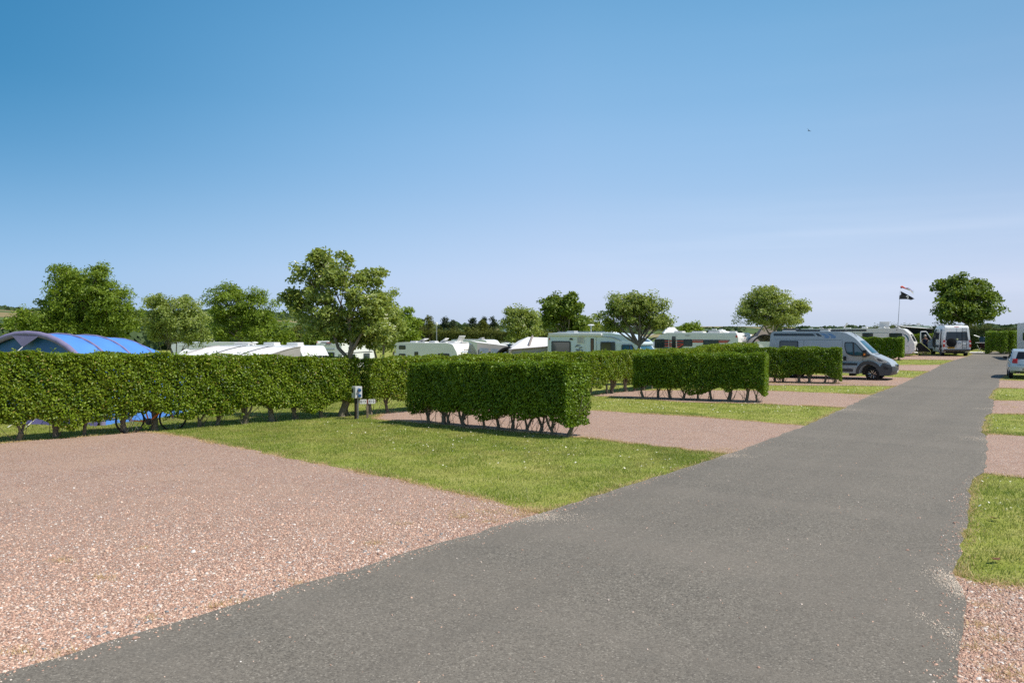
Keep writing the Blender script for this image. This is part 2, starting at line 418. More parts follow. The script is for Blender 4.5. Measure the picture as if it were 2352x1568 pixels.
# ------------------------------------------------------------------ camera, light, sky
cam = bpy.data.cameras.new('camera'); cam.lens = 28.0; cam.sensor_width = 36.0; cam.clip_end = 12000
co = bpy.data.objects.new('camera', cam); COL.objects.link(co)
co.location = (0, 0, EYE); co.rotation_euler = (R(90) - PITCH, 0, 0); SC.camera = co
SUN_AZ, SUN_EL = 110.6, 56.0
sl = bpy.data.lights.new('sun', 'SUN'); sl.energy = 5.0; sl.angle = R(0.53); sl.color = (1.0, 0.94, 0.85)
so = bpy.data.objects.new('sun', sl); COL.objects.link(so)
sd = Vector((math.sin(R(SUN_AZ)) * math.cos(R(SUN_EL)), math.cos(R(SUN_AZ)) * math.cos(R(SUN_EL)), math.sin(R(SUN_EL))))
so.rotation_euler = sd.to_track_quat('Z', 'Y').to_euler(); so.location = (30, -10, 40)
w = bpy.data.worlds.new('World'); SC.world = w; w.use_nodes = True
nt = w.node_tree; bgn = nt.nodes['Background']
sky = nt.nodes.new('ShaderNodeTexSky'); sky.sky_type = 'NISHITA'; sky.sun_disc = False
sky.sun_elevation = R(SUN_EL); sky.sun_rotation = R(SUN_AZ)
sky.altitude = 0; sky.air_density = 0.7; sky.dust_density = 0.0; sky.ozone_density = 8.0
SKY_STRENGTH = 0.10
bgn.inputs['Strength'].default_value = SKY_STRENGTH
def wn(t, **kw):
    nd = nt.nodes.new(t)
    for k, v in kw.items(): setattr(nd, k, v)
    return nd
def wmix(mode, fac, a, b):
    nd = wn('ShaderNodeMix', data_type='RGBA', blend_type=mode); nd.inputs[0].default_value = 1.0
    for sock, val in ((nd.inputs[0], fac), (nd.inputs[6], a), (nd.inputs[7], b)):
        if isinstance(val, bpy.types.NodeSocket): nt.links.new(val, sock)
        elif hasattr(val, '__len__'): sock.default_value = (*val, 1)
        else: sock.default_value = val
    return nd.outputs[2]
def wramp(sock, stops):
    nd = wn('ShaderNodeValToRGB'); cr = nd.color_ramp; cr.interpolation = 'B_SPLINE'
    while len(cr.elements) < len(stops): cr.elements.new(0.5)
    for e, (q, c) in zip(cr.elements, stops): e.position = q; e.color = (*c, 1)
    nt.links.new(sock, nd.inputs[0]); return nd.outputs[0]
# the clear summer sky of the day: deeper away from the sun, pale and bright above the horizon; the Nishita sky carries on overhead
tc = wn('ShaderNodeTexCoord'); sx = wn('ShaderNodeSeparateXYZ'); nt.links.new(tc.outputs['Generated'], sx.inputs[0])
elev = wramp(sx.outputs[2], [(0.0, (.55, .64, .80)), (0.04, (.605, .705, .92)), (0.085, (.53, .68, .92)), (0.15, (.385, .585, .86)), (0.20, (.325, .545, .835)), (0.267, (.252, .49, .785)), (0.383, (.15, .392, .68)), (0.60, (.085, .27, .53))])
mr = wn('ShaderNodeMapRange'); mr.inputs['From Min'].default_value = -0.55; mr.inputs['From Max'].default_value = 0.55; nt.links.new(sx.outputs[0], mr.inputs[0])
az_hi = wramp(mr.outputs[0], [(0.0, (.17, .50, .63)), (0.25, (.62, .82, .89)), (0.5, (.97, .99, 1.0)), (0.72, (1.15, 1.04, 1.03)), (1.0, (1.10, .92, .91))])
az_lo = wramp(mr.outputs[0], [(0.0, (.62, .82, .92)), (0.25, (.86, .94, .97)), (0.5, (1, 1, 1)), (0.75, (1.04, 1.0, .98)), (1.0, (1.0, .965, .945))])
low = wn('ShaderNodeMapRange'); low.interpolation_type = 'SMOOTHSTEP'; low.inputs['From Min'].default_value = 0.0; low.inputs['From Max'].default_value = 0.30; nt.links.new(sx.outputs[2], low.inputs[0])
fwd = wn('ShaderNodeMapRange'); fwd.interpolation_type = 'SMOOTHSTEP'; fwd.inputs['From Min'].default_value = -0.1; fwd.inputs['From Max'].default_value = 0.55; nt.links.new(sx.outputs[1], fwd.inputs[0])
col = wmix('MULTIPLY', 1.0, elev, wmix('MIX', fwd.outputs[0], (1.25, 1.12, 1.02), wmix('MIX', low.outputs[0], az_lo, az_hi)))
col = wmix('MULTIPLY', 1.0, col, (10.0, 10.0, 10.0))
up = wn('ShaderNodeMapRange'); up.interpolation_type = 'SMOOTHSTEP'; up.inputs['From Min'].default_value = 0.40; up.inputs['From Max'].default_value = 0.70; nt.links.new(sx.outputs[2], up.inputs[0])
col = wmix('MIX', up.outputs[0], col, wmix('MULTIPLY', 1.0, sky.outputs[0], (1.35, 1.25, 1.12)))
# faint high streaks low in the right of the sky
mp = wn('ShaderNodeMapping'); mp.inputs['Scale'].default_value = (1.6, 1.2, 26.0); mp.inputs['Rotation'].default_value = (0.0, -0.07, 0.0); nt.links.new(tc.outputs['Generated'], mp.inputs['Vector'])
nz = wn('ShaderNodeTexNoise'); nz.inputs['Scale'].default_value = 1.3; nz.inputs['Detail'].default_value = 5; nt.links.new(mp.outputs[0], nz.inputs['Vector'])
band = wramp(sx.outputs[2], [(0.0, (0, 0, 0)), (0.05, (1, 1, 1)), (0.10, (.9, .9, .9)), (0.16, (0, 0, 0))])
side = wn('ShaderNodeMapRange'); side.inputs['From Min'].default_value = 0.0; side.inputs['From Max'].default_value = 0.35; nt.links.new(sx.outputs[0], side.inputs[0])
st = wmix('MULTIPLY', 1.0, wmix('MULTIPLY', 1.0, wramp(nz.outputs[0], [(0.48, (0, 0, 0)), (0.70, (1, 1, 1))]), band), side.outputs[0])
col = wmix('ADD', 0.9, col, wmix('MULTIPLY', 1.0, st, (1.3, 1.0, 0.7)))
nt.links.new(col, bgn.inputs[0])
SC.view_settings.view_transform = 'Standard'; SC.view_settings.look = 'None'
SC.view_settings.exposure = 0.0; SC.view_settings.gamma = 1.0
SC.cycles.max_bounces = 8; SC.cycles.transparent_max_bounces = 8
SC.cycles.use_denoising = False

# ------------------------------------------------------------------ ground sheet
def axis(lo, hi, far):
    a = list(np.arange(lo, hi + 0.5, 1.0)); s = 1.0; x = hi
    while x < far: s *= 1.16; x += s; a.append(min(x, far))
    s = 1.0; x = lo; b = []
    while x > -far: s *= 1.16; x -= s; b.append(max(x, -far))
    return np.array(b[::-1] + a)
gx = axis(-45, 62, 9000); gy = axis(-6, 100, 9000)
X, Y = np.meshgrid(gx, gy); Z = terrain(X, Y)
nx, ny = len(gx), len(gy)
V = np.stack([X.ravel(), Y.ravel(), Z.ravel()], 1)
i = np.arange(nx * ny).reshape(ny, nx)
a, b, c, d = i[:-1, :-1].ravel(), i[:-1, 1:].ravel(), i[1:, 1:].ravel(), i[1:, :-1].ravel()
T = np.concatenate([np.stack([a, b, c], 1), np.stack([a, c, d], 1)])
gnd = tri_mesh('ground', V, T, MATS['lawn']); tag(gnd, kind='structure')
gnd.data.polygons.foreach_set('use_smooth', [True] * len(T))

def ragged(pts, amp, step, keep=()):
    rr = np.random.default_rng(len(pts) * 7 + int(abs(pts[0][0]) * 100))
    out = []
    for k in range(len(pts)):
        p, q = np.array(pts[k]), np.array(pts[(k + 1) % len(pts)])
        L = np.hypot(*(q - p)); n = max(1, int(L / step))
        for j in range(n):
            s = p + (q - p) * j / n
            if j: s = s + rr.normal(0, amp, 2)
            out.append((float(s[0]), float(s[1])))
    return out

def sheet_on_ground(name, poly, off, mat, kind='structure'):
    me = bpy.data.meshes.new(name); bm = bmesh.new()
    vs = [bm.verts.new((x, y, 0)) for x, y in poly]; f = bm.faces.new(vs)
    if f.normal.z < 0: f.normal_flip()
    bmesh.ops.triangulate(bm, faces=bm.faces[:])
    for ax in (0, 1):
        lo = min(p[ax] for p in poly); hi = max(p[ax] for p in poly)
        for k in range(math.ceil(max(lo, -45 if ax == 0 else -6)), math.floor(min(hi, 62 if ax == 0 else 100)) + 1):
            no = (1, 0, 0) if ax == 0 else (0, 1, 0); cp = (k, 0, 0) if ax == 0 else (0, k, 0)
            bmesh.ops.bisect_plane(bm, geom=bm.verts[:] + bm.edges[:] + bm.faces[:], dist=1e-5, plane_co=cp, plane_no=no)
    for v in bm.verts: v.co.z = float(terrain(v.co.x, v.co.y)) + off
    bmesh.ops.recalc_face_normals(bm, faces=bm.faces)
    bm.to_mesh(me); bm.free()
    return tag(link(name, me, mat), kind=kind)

# ------------------------------------------------------------------ road
road_left = [(-13.5, -5.0)] + GP([(0, 1552), (620, 1368), (1240, 1182), (1460, 1112), (1680, 1042), (1850, 979), (1945, 936), (2001, 908), (2062, 886), (2099, 869), (2136, 853), (2161, 838.5), (2198, 826), (2222, 819), (2235, 814)])
road_end = GP([(2226, 809.0), (2294, 807.2), (2372, 806.5), (2430, 808)])
road_right = GP([(2400, 822), (2352, 838), (2318, 856), (2294, 872), (2296, 874), (2294, 891), (2280, 897), (2270, 914), (2283, 921), (2279, 949), (2264, 956), (2253, 994), (2266, 1004), (2261, 1086), (2243, 1096), (2227, 1122), (2223, 1190), (2200, 1290), (2188, 1318), (2211, 1360), (2213, 1451), (2203, 1500), (2198, 1568)]) + [(-2.6, -5.0)]
ROAD = ragged(road_left + road_end + road_right, 0.022, 0.35)
tag(sheet_on_ground('road', ROAD, 0.022, MATS['tarmac']), 'grey tarmac site road curving between the camping pitches')
WM = GP([(2227, 810.2), (2258, 809.9), (2258, 808.4), (2227, 808.7)])
tag(sheet_on_ground('road_marking', WM, 0.034, MATS['marking']), 'white painted line across the far end of the road')

# ------------------------------------------------------------------ gravel pitches (they run a little way under the road sheet)
def push(p, k): return (p[0] + 0.818 * k, p[1] - 0.575 * k)
rd = lambda u, v: push(G(u, v), 0.35)
P1 = [(-14.2, -4.6), rd(0, 1552), rd(620, 1368), rd(1240, 1182)] + GP([(1238, 1181), (1100, 1143), (900, 1098), (700, 1060), (520, 1022), (380, 996), (335, 992), (0, 1019)]) + [(-17.2, 15.0), (-24, 4), (-24, -4.6)]
P2 = GP([(858, 962), (1100, 985), (1340, 1006), (1500, 1025), (1672, 1044)]) + [rd(1680, 1042), rd(1850, 979)] + GP([(1848, 978), (1600, 957), (1360, 943), (1100, 937), (935, 944), (880, 950)])
P3 = GP([(1360, 909), (1450, 914), (1570, 924), (1752, 928), (1940, 936.5)]) + [rd(1945, 936), rd(2001, 908)] + GP([(1999, 907.5), (1907, 903), (1762, 897.5), (1600, 896), (1462, 897), (1400, 903)])
P4 = GP([(1600, 886), (1762, 880), (1924, 880.5), (2010, 884), (2060, 886)]) + [rd(2062, 886), rd(2099, 869)] + GP([(2097, 868.6), (2055, 866.5), (1900, 862), (1700, 862)])
P5 = GP([(1900, 849), (2062, 850.5), (2134, 853)]) + [rd(2136, 853), rd(2161, 838.5)] + GP([(2159, 838.3), (2054, 838.6), (1900, 838)])
P6 = GP([(1980, 826), (2052, 826), (2197, 827)]) + [rd(2198, 826), rd(2222, 819)] + GP([(2220, 819.3), (2150, 816), (1980, 816)])
P7 = GP([(2190, 1300)]) + GP([(2192, 1322), (2240, 1338), (2300, 1344), (2352, 1350), (2520, 1362), (2800, 1384)]) + [(9.5, 3.5), (-1.2, -5.0), (-3.2, -4.6)] + [push(G(2198, 1568), -.3), push(G(2213, 1451), -.3)]
P8 = [push(G(2261, 1086), -.3)] + GP([(2262, 1087), (2352, 1098), (2750, 1138), (2750, 1036), (2352, 1002), (2268, 997)]) + [push(G(2266, 1004), -.3)]
P9 = [push(G(2279, 949), -.3)] + GP([(2282, 950), (2352, 952), (2750, 962), (2750, 928), (2352, 921), (2286, 920)]) + [push(G(2283, 921), -.3)]
P10 = [push(G(2294, 891), -.3)] + GP([(2296, 891.5), (2352, 892.5), (2750, 895), (2750, 879), (2352, 875), (2298, 873)]) + [push(G(2296, 874), -.3)]
GRAVEL = [ragged(p, 0.05, 0.3) for p in (P1, P2, P3, P4, P5, P6, P7, P8, P9, P10)]
for k, p in enumerate(GRAVEL):
    sheet_on_ground('gravel_pitch', p, 0.011, MATS['gravel'])

def scatter(n, box):
    return np.stack([RNG.uniform(box[0], box[2], n), RNG.uniform(box[1], box[3], n)], 1)

# loose pebbles, thick near the camera
def pebbles():
    P = np.concatenate([scatter(560000, (-13, 5.0, 8.0, 13.0)), scatter(110000, (-14, 13.0, 8.5, 19))]); d = np.hypot(P[:, 0], P[:, 1])
    keep = RNG.random(len(P)) < np.where(P[:, 1] < 13, np.clip((7.0 / d) ** 2.6, 0, 1) * np.clip((16 - d) / 7, 0, 1) , .3 * np.clip((18 - d) / 9, 0, 1))
    keep &= np.abs(np.arctan2(P[:, 0], P[:, 1])) < 0.80
    m = in_poly(P, GRAVEL[0]) | in_poly(P, GRAVEL[6]) | in_poly(P, GRAVEL[1]) | in_poly(P, GRAVEL[7])
    rdm = in_poly(P, ROAD)
    # stones kicked out over the tarmac, mostly near its edges
    near = np.zeros(len(P), bool)
    for o in ((0.22, 0.14), (-0.22, -0.14), (0.15, -0.22), (-0.15, 0.22)):
        near |= ~in_poly(P + np.array(o), ROAD)
    stray = rdm & (RNG.random(len(P)) < np.where(near, 0.05, 0.0018))
    m = (m & ~rdm & keep) | stray
    P = P[m]; rdm = rdm[m]; n = len(P)
    s = RNG.gamma(7, 0.0012, n) + 0.0028; s[RNG.random(n) < 0.004] *= 1.9
    s = np.where(rdm, s * 0.85, s)
    k = 5; ang = 2 * math.pi * np.arange(k) / k
    th = RNG.uniform(0, 6.28, n); e = RNG.uniform(0.6, 1.0, n); hz = s * RNG.uniform(0.5, 0.95, n)
    tx, ty = RNG.normal(0, 0.25, n), RNG.normal(0, 0.25, n)
    vx, vy, vz = [], [], []
    for (rr, zz) in ((1.0, 0.15), (0.78, 0.72)):
        for a_ in ang:
            j = RNG.uniform(0.82, 1.18, n) * rr
            vx.append(s * math.cos(a_) * j); vy.append(s * e * math.sin(a_) * j); vz.append(hz * zz)
    vx.append(np.zeros(n)); vy.append(np.zeros(n)); vz.append(hz)
    vx, vy, vz = np.stack(vx, 1), np.stack(vy, 1), np.stack(vz, 1)
    vz = vz + vx * tx[:, None] * .6 + vy * ty[:, None] * .6
    c, sn = np.cos(th)[:, None], np.sin(th)[:, None]
    W = np.stack([P[:, :1] + vx * c - vy * sn, P[:, 1:] + vx * sn + vy * c, (terrain(P[:, 0], P[:, 1]) + np.where(rdm, 0.022, 0.010))[:, None] + vz], 2)
    f = []
    for j in range(k):
        q = (j + 1) % k; f += [(j, q, k + q), (j, k + q, k + j), (k + j, k + q, 2 * k)]
    T = (np.array(f)[None] + (2 * k + 1) * np.arange(n)[:, None, None]).reshape(-1, 3)
    o = tri_mesh('loose_gravel', W.reshape(-1, 3), T, MATS['pebble'])
    o.data.polygons.foreach_set('use_smooth', [True] * len(T))
    tag(o, 'loose pink and grey pebbles lying over the gravel pitches', 'gravel', kind='stuff')
pebbles()

def flat_stones(name, label, cat, P, s0, s1, z0, mat, hgt=0.35, k=5):
    n = len(P); s = RNG.uniform(s0, s1, n); th = RNG.uniform(0, 6.28, n); e = RNG.uniform(0.45, 0.9, n); vs = []
    tx, ty = RNG.normal(0, .12, n), RNG.normal(0, .12, n)
    for lv, sc_ in ((0.0, 1.0), (1.0, 0.86)):
        for j in range(k):
            a_ = 2 * math.pi * j / k; r_ = s * sc_ * RNG.uniform(.75, 1.2, n); x, y = r_ * math.cos(a_), r_ * e * math.sin(a_)
            vs.append(np.stack([x * np.cos(th) - y * np.sin(th), x * np.sin(th) + y * np.cos(th), s * hgt * lv + x * tx + y * ty], 1))
    V = np.stack(vs, 1) + np.concatenate([P, (terrain(P[:, 0], P[:, 1]) + z0)[:, None]], 1)[:, None]
    f = []
    for j in range(k): q = (j + 1) % k; f += [(j, q, k + q), (j, k + q, k + j)]
    for j in range(1, k - 1): f.append((k, k + j, k + j + 1))
    T = (np.array(f)[None] + 2 * k * np.arange(n)[:, None, None]).reshape(-1, 3)
    tag(tri_mesh(name, V.reshape(-1, 3), T, mat), label, cat, kind='stuff')
def edge_points(poly, dens, wid, inside_only=None):
    out = []
    for k in range(len(poly)):
        p, q = np.array(poly[k]), np.array(poly[(k + 1) % len(poly)]); L = np.hypot(*(q - p))
        n = RNG.poisson(L * dens)
        if n: out.append(p + (q - p) * RNG.random((n, 1)) + RNG.normal(0, wid, (n, 2)))
    return np.concatenate(out)
def grit():
    P = scatter(900, (-13, 6, 1, 20)); P = P[in_poly(P, GRAVEL[0]) & ~in_poly(P, ROAD)][:110]
    E = np.array(GP([(u, 1552 - (u / 1240) ** 1.0 * 370 - 18 - 12 * RNG.random()) for u in RNG.uniform(100, 1050, 90)])) + RNG.normal(0, .10, (90, 2)); E = E[~in_poly(E, ROAD)]
    flat_stones('slate_chips', 'flat grey slate chips among the pink gravel', 'slate chips', np.concatenate([P, E]), .010, .026, .014, simple('slate', (.27, .275, .275), .7, 0, .4, .35, 5))
    P = edge_points(ROAD, 90, 0.08); P = P[(P[:, 1] > 5.5) & (np.hypot(P[:, 0], P[:, 1]) < 45)]
    Q = np.concatenate([np.array(G(u, v)) + np.random.default_rng(3).normal(0, 1, (n, 2)) * [sx_, sy_] for u, v, sx_, sy_, n in ((2196, 1338, .10, .22, 1500), (2206, 1362, .08, .2, 800), (1225, 1190, .35, .2, 1500), (1660, 1048, .35, .2, 900), (1935, 942, .4, .3, 900), (1995, 912, .4, .3, 700), (2250, 1010, .25, .3, 700), (2272, 940, .3, .3, 600), (2208, 1480, .06, .4, 500))])
    P = np.concatenate([P, Q]); P = P[in_poly(P, ROAD)]
    flat_stones('road_grit', 'pale sandy grit lying along the edges of the tarmac', 'grit', P, .003, .0085, .0225, simple('grit', (.62, .53, .43), .9, 0, .2, .25, 14), .5, 4)
grit()

# ------------------------------------------------------------------ grass blades
def blades(P, h0, h1, wid, z0=0.0, lean=0.5, rng=RNG):
    n = len(P); h = rng.uniform(h0, h1, n) * (1 + 0.45 * np.sin(P[:, 0] * 3.7 + 2 * np.sin(P[:, 1] * 2.9)) * np.sin(P[:, 1] * 4.3 + np.sin(P[:, 0] * 2.3))); th = rng.uniform(0, 6.283, n); ph = rng.uniform(0, 6.283, n)
    ln = np.abs(rng.normal(0, lean, n)) * h
    z = terrain(P[:, 0], P[:, 1]) + z0
    w2 = wid * rng.uniform(0.7, 1.3, n) / 2
    a = np.stack([P[:, 0] + np.cos(th) * w2, P[:, 1] + np.sin(th) * w2, z], 1)
    b = np.stack([P[:, 0] - np.cos(th) * w2, P[:, 1] - np.sin(th) * w2, z], 1)
    c = np.stack([P[:, 0] + np.cos(ph) * ln, P[:, 1] + np.sin(ph) * ln, z + h], 1)
    V = np.stack([a, b, c], 1).reshape(-1, 3)
    return V, np.arange(3 * n).reshape(-1, 3)
def hard(P):
    m = in_poly(P, ROAD)
    for g in GRAVEL: m |= in_poly(P, g)
    return m
def grow():
    zones = [((-12, 10.5, 6, 26), 520000, 0.010), ((3.0, 6.0, 18, 21), 520000, 0.009), ((14, 6, 20, 20), 110000, 0.012), ((-17, 17, 20, 34), 300000, 0.014), ((8, 28, 46, 75), 190000, 0.024), ((-18, 18, -6, 32), 90000, 0.015)]
    VV, TT, k = [], [], 0
    for box, n, wd in zones:
        P = scatter(n, box); d = np.hypot(P[:, 0], P[:, 1])
        P = P[(np.abs(np.arctan2(P[:, 0], P[:, 1])) < 0.80)]
        P = P[~hard(P)]
        # patchy sward: thin where noise is low
        f = np.sin(P[:, 0] * 2.1 + 1.7 * np.sin(P[:, 1] * 1.3)) * np.sin(P[:, 1] * 1.9 + 1.3 * np.sin(P[:, 0] * 0.8))
        P = P[RNG.random(len(P)) < 0.72 + 0.28 * f]
        V, T = blades(P, 0.018, 0.052, wd, 0.0, 0.7); VV.append(V); TT.append(T + k); k += len(V)
    tag(tri_mesh('grass', np.concatenate(VV), np.concatenate(TT), MATS['grass']), 'short mown grass blades on the strips between the gravel pitches', 'grass', kind='stuff')
grow()
def edge_points(poly, dens, wid, inside_only=None):
    out = []
    for k in range(len(poly)):
        p, q = np.array(poly[k]), np.array(poly[(k + 1) % len(poly)]); L = np.hypot(*(q - p))
        n = RNG.poisson(L * dens)
        if n: out.append(p + (q - p) * RNG.random((n, 1)) + RNG.normal(0, wid, (n, 2)))
    return np.concatenate(out)
def straw():
    VV, TT, k = [], [], 0
    # parched rims where lawn meets gravel or road
    for poly, ds in [(g, 560) for g in GRAVEL] + [(ROAD, 460)]:
        P = edge_points(poly, ds, 0.085)
        P = P[(np.abs(np.arctan2(P[:, 0], P[:, 1])) < 0.80) & (P[:, 1] > 5)]
        far = np.hypot(P[:, 0], P[:, 1])
        gsum = sum(in_poly(P + o, g) for g in GRAVEL for o in ((0.16, 0.1), (-0.16, -0.1), (0.1, -0.16), (-0.1, 0.16)))
        rsum = sum(in_poly(P + np.array(o), ROAD) for o in ((0.16, 0.1), (-0.16, -0.1), (0.1, -0.16), (-0.1, 0.16)))
        P = P[((gsum + rsum) < 4) & ~in_poly(P, ROAD)]
        pat = np.sin(P[:, 0] * 3.1) * np.sin(P[:, 1] * 2.7 + 1)
        P = P[RNG.random(len(P)) < 0.55 + 0.45 * pat]
        V, T = blades(P, 0.014, 0.048, 0.013, 0.012, 1.1); VV.append(V); TT.append(T + k); k += len(V)
    # pale tufts growing through the gravel
    tufts = GP([(40, 1500), (110, 1520), (160, 1502), (380, 1502), (345, 1420), (500, 1395), (560, 1385), (410, 1455), (440, 1480), (690, 1340), (240, 1330), (860, 1250), (1130, 1200), (1190, 1185), (1060, 1190), (2262, 1395), (2255, 1440), (2232, 1490), (2300, 1545), (2325, 1560), (2292, 1472), (930, 1205), (330, 1260), (150, 1290), (2310, 930), (2330, 936), (760, 1335), (1215, 1178)])
    for x, y in tufts:
        n = 60; P = np.array([x, y]) + RNG.normal(0, 0.05, (n, 2)) * [1.6, 1]
        P = P[~in_poly(P, ROAD)]
        V, T = blades(P, 0.02, 0.06, 0.007, 0.012, 1.5); VV.append(V); TT.append(T + k); k += len(V)
    # spread of dry litter at the tips of the pitches
    for (u, v), sx, n in (((1180, 1176), 0.5, 1800), ((1640, 1038), 0.45, 1400), ((1930, 938), 0.5, 700), ((1985, 912), 0.5, 500), ((2080, 872), 0.6, 500), ((2190, 1320), 0.15, 260), ((2290, 1341), 0.3, 500)):
        P = np.array(G(u, v)) + RNG.normal(0, sx, (n, 2)) * [1, 0.7]
        P = P[~in_poly(P, ROAD)]
        V, T = blades(P, 0.004, 0.016, 0.014, 0.014, 2.5); VV.append(V); TT.append(T + k); k += len(V)
    tag(tri_mesh('dry_grass', np.concatenate(VV), np.concatenate(TT), MATS['straw']), 'straw coloured dry grass along the edges of the pitches', 'dry grass', kind='stuff')
straw()
def daisies():
    P = []
    for (u0, v0, u1, v1, n) in ((880, 968, 1250, 1040, 150), (1000, 1010, 1560, 1080, 130), (1365, 905, 1480, 938, 170), (1480, 922, 1860, 950, 320), (1765, 882, 2030, 905, 260), (700, 968, 1000, 1010, 60), (2070, 856, 2120, 866, 50), (2060, 829, 2180, 836, 70), (2270, 960, 2350, 992, 50), (2240, 1100, 2352, 1180, 30), (2280, 898, 2350, 912, 40)):
        for _ in range(n): P.append(G(RNG.uniform(u0, u1), RNG.uniform(v0, v1)))
    P = np.array(P); P = P[~hard(P)]; n = len(P)
    f = np.sin(P[:, 0] * 1.7 + 2) * np.sin(P[:, 1] * 1.3)
    P = P[RNG.random(n) < 0.6 + 0.4 * f]; n = len(P)
    r = RNG.uniform(0.012, 0.021, n); z = terrain(P[:, 0], P[:, 1]) + RNG.uniform(0.035, 0.06, n)
    k = 6; V = []
    tx, ty = RNG.normal(0, 0.35, n), RNG.normal(-0.15, 0.35, n)
    for j in range(k):
        a = 2 * math.pi * j / k; dx, dy = r * math.cos(a), r * math.sin(a)
        V.append(np.stack([P[:, 0] + dx, P[:, 1] + dy, z + dx * tx + dy * ty], 1))
    V.append(np.stack([P[:, 0], P[:, 1], z + 0.006], 1))
    V = np.stack(V, 1).reshape(-1, 3)
    T = np.array([[j, (j + 1) % k, k] for j in range(k)])
    T = (T[None] + (k + 1) * np.arange(n)[:, None, None]).reshape(-1, 3)
    tag(tri_mesh('daisies', V, T, MATS['blossom']), 'tiny white daisies sprinkled over the mown grass', 'daisies', kind='stuff')
daisies()
for (u, v, lab, rz) in ((2285, 1293, 'brown fallen leaf lying on the right grass nearer the gravel', 0.4), (2284, 1197, 'brown fallen leaf lying further up the right grass strip', 2.0)):
    x, y = G(u, v); m = MB()
    pts = [(0.085, 0, 0.03), (0.03, 0.035, 0.012), (-0.04, 0.034, 0.014), (-0.08, 0, 0.03), (-0.04, -0.034, 0.02), (0.03, -0.035, 0.016)]
    m.add(pts + [(0, 0, 0.0)], [(i, (i + 1) % 6, 6) for i in range(6)])
    o = m.build('fallen_leaf', MATS['dead_leaf']); o.location = (x, y, float(terrain(x, y)) + 0.04); o.rotation_euler = (0.2, 0.1, rz)
    tag(o, lab, 'leaf')
# ------------------------------------------------------------------ foliage
def leaf_tris(C, N, size, aspect, rng, fold=0.25, up=0.0):
    n = len(C)
    N = N / (np.linalg.norm(N, axis=1, keepdims=True) + 1e-9)
    D = rng.normal(0, 1, (n, 3)); D[:, 2] += up
    D -= N * (D * N).sum(1, keepdims=True); D /= (np.linalg.norm(D, axis=1, keepdims=True) + 1e-9)
    S = np.cross(N, D); s = np.asarray(size).reshape(-1, 1)
    base = C - D * s * 0.5; tip = C + D * s * 0.5 - N * s * 0.10
    mid = C - D * s * 0.04; wid = S * s * aspect * 0.5; lift = N * s * aspect * fold
    V = np.stack([base, mid + wid + lift, tip, mid - wid + lift], 1).reshape(-1, 3)
    T = (np.array([[0, 1, 2], [0, 2, 3]])[None] + 4 * np.arange(n)[:, None, None]).reshape(-1, 3)
    return V, T

def path_fn(path):
    P = np.array(path, float); seg = np.hypot(*np.diff(P, axis=0).T); cum = np.concatenate([[0], np.cumsum(seg)])
    def f(s):
        s = np.asarray(s, float); k = np.clip(np.searchsorted(cum, s, side='right') - 1, 0, len(seg) - 1)
        t = ((s - cum[k]) / seg[k])[..., None]
        p = P[k] + (P[k + 1] - P[k]) * t
        d = (P[k + 1] - P[k]) / seg[k][..., None]
        return p, np.stack([-d[..., 1], d[..., 0]], -1), d
    return f, cum[-1]

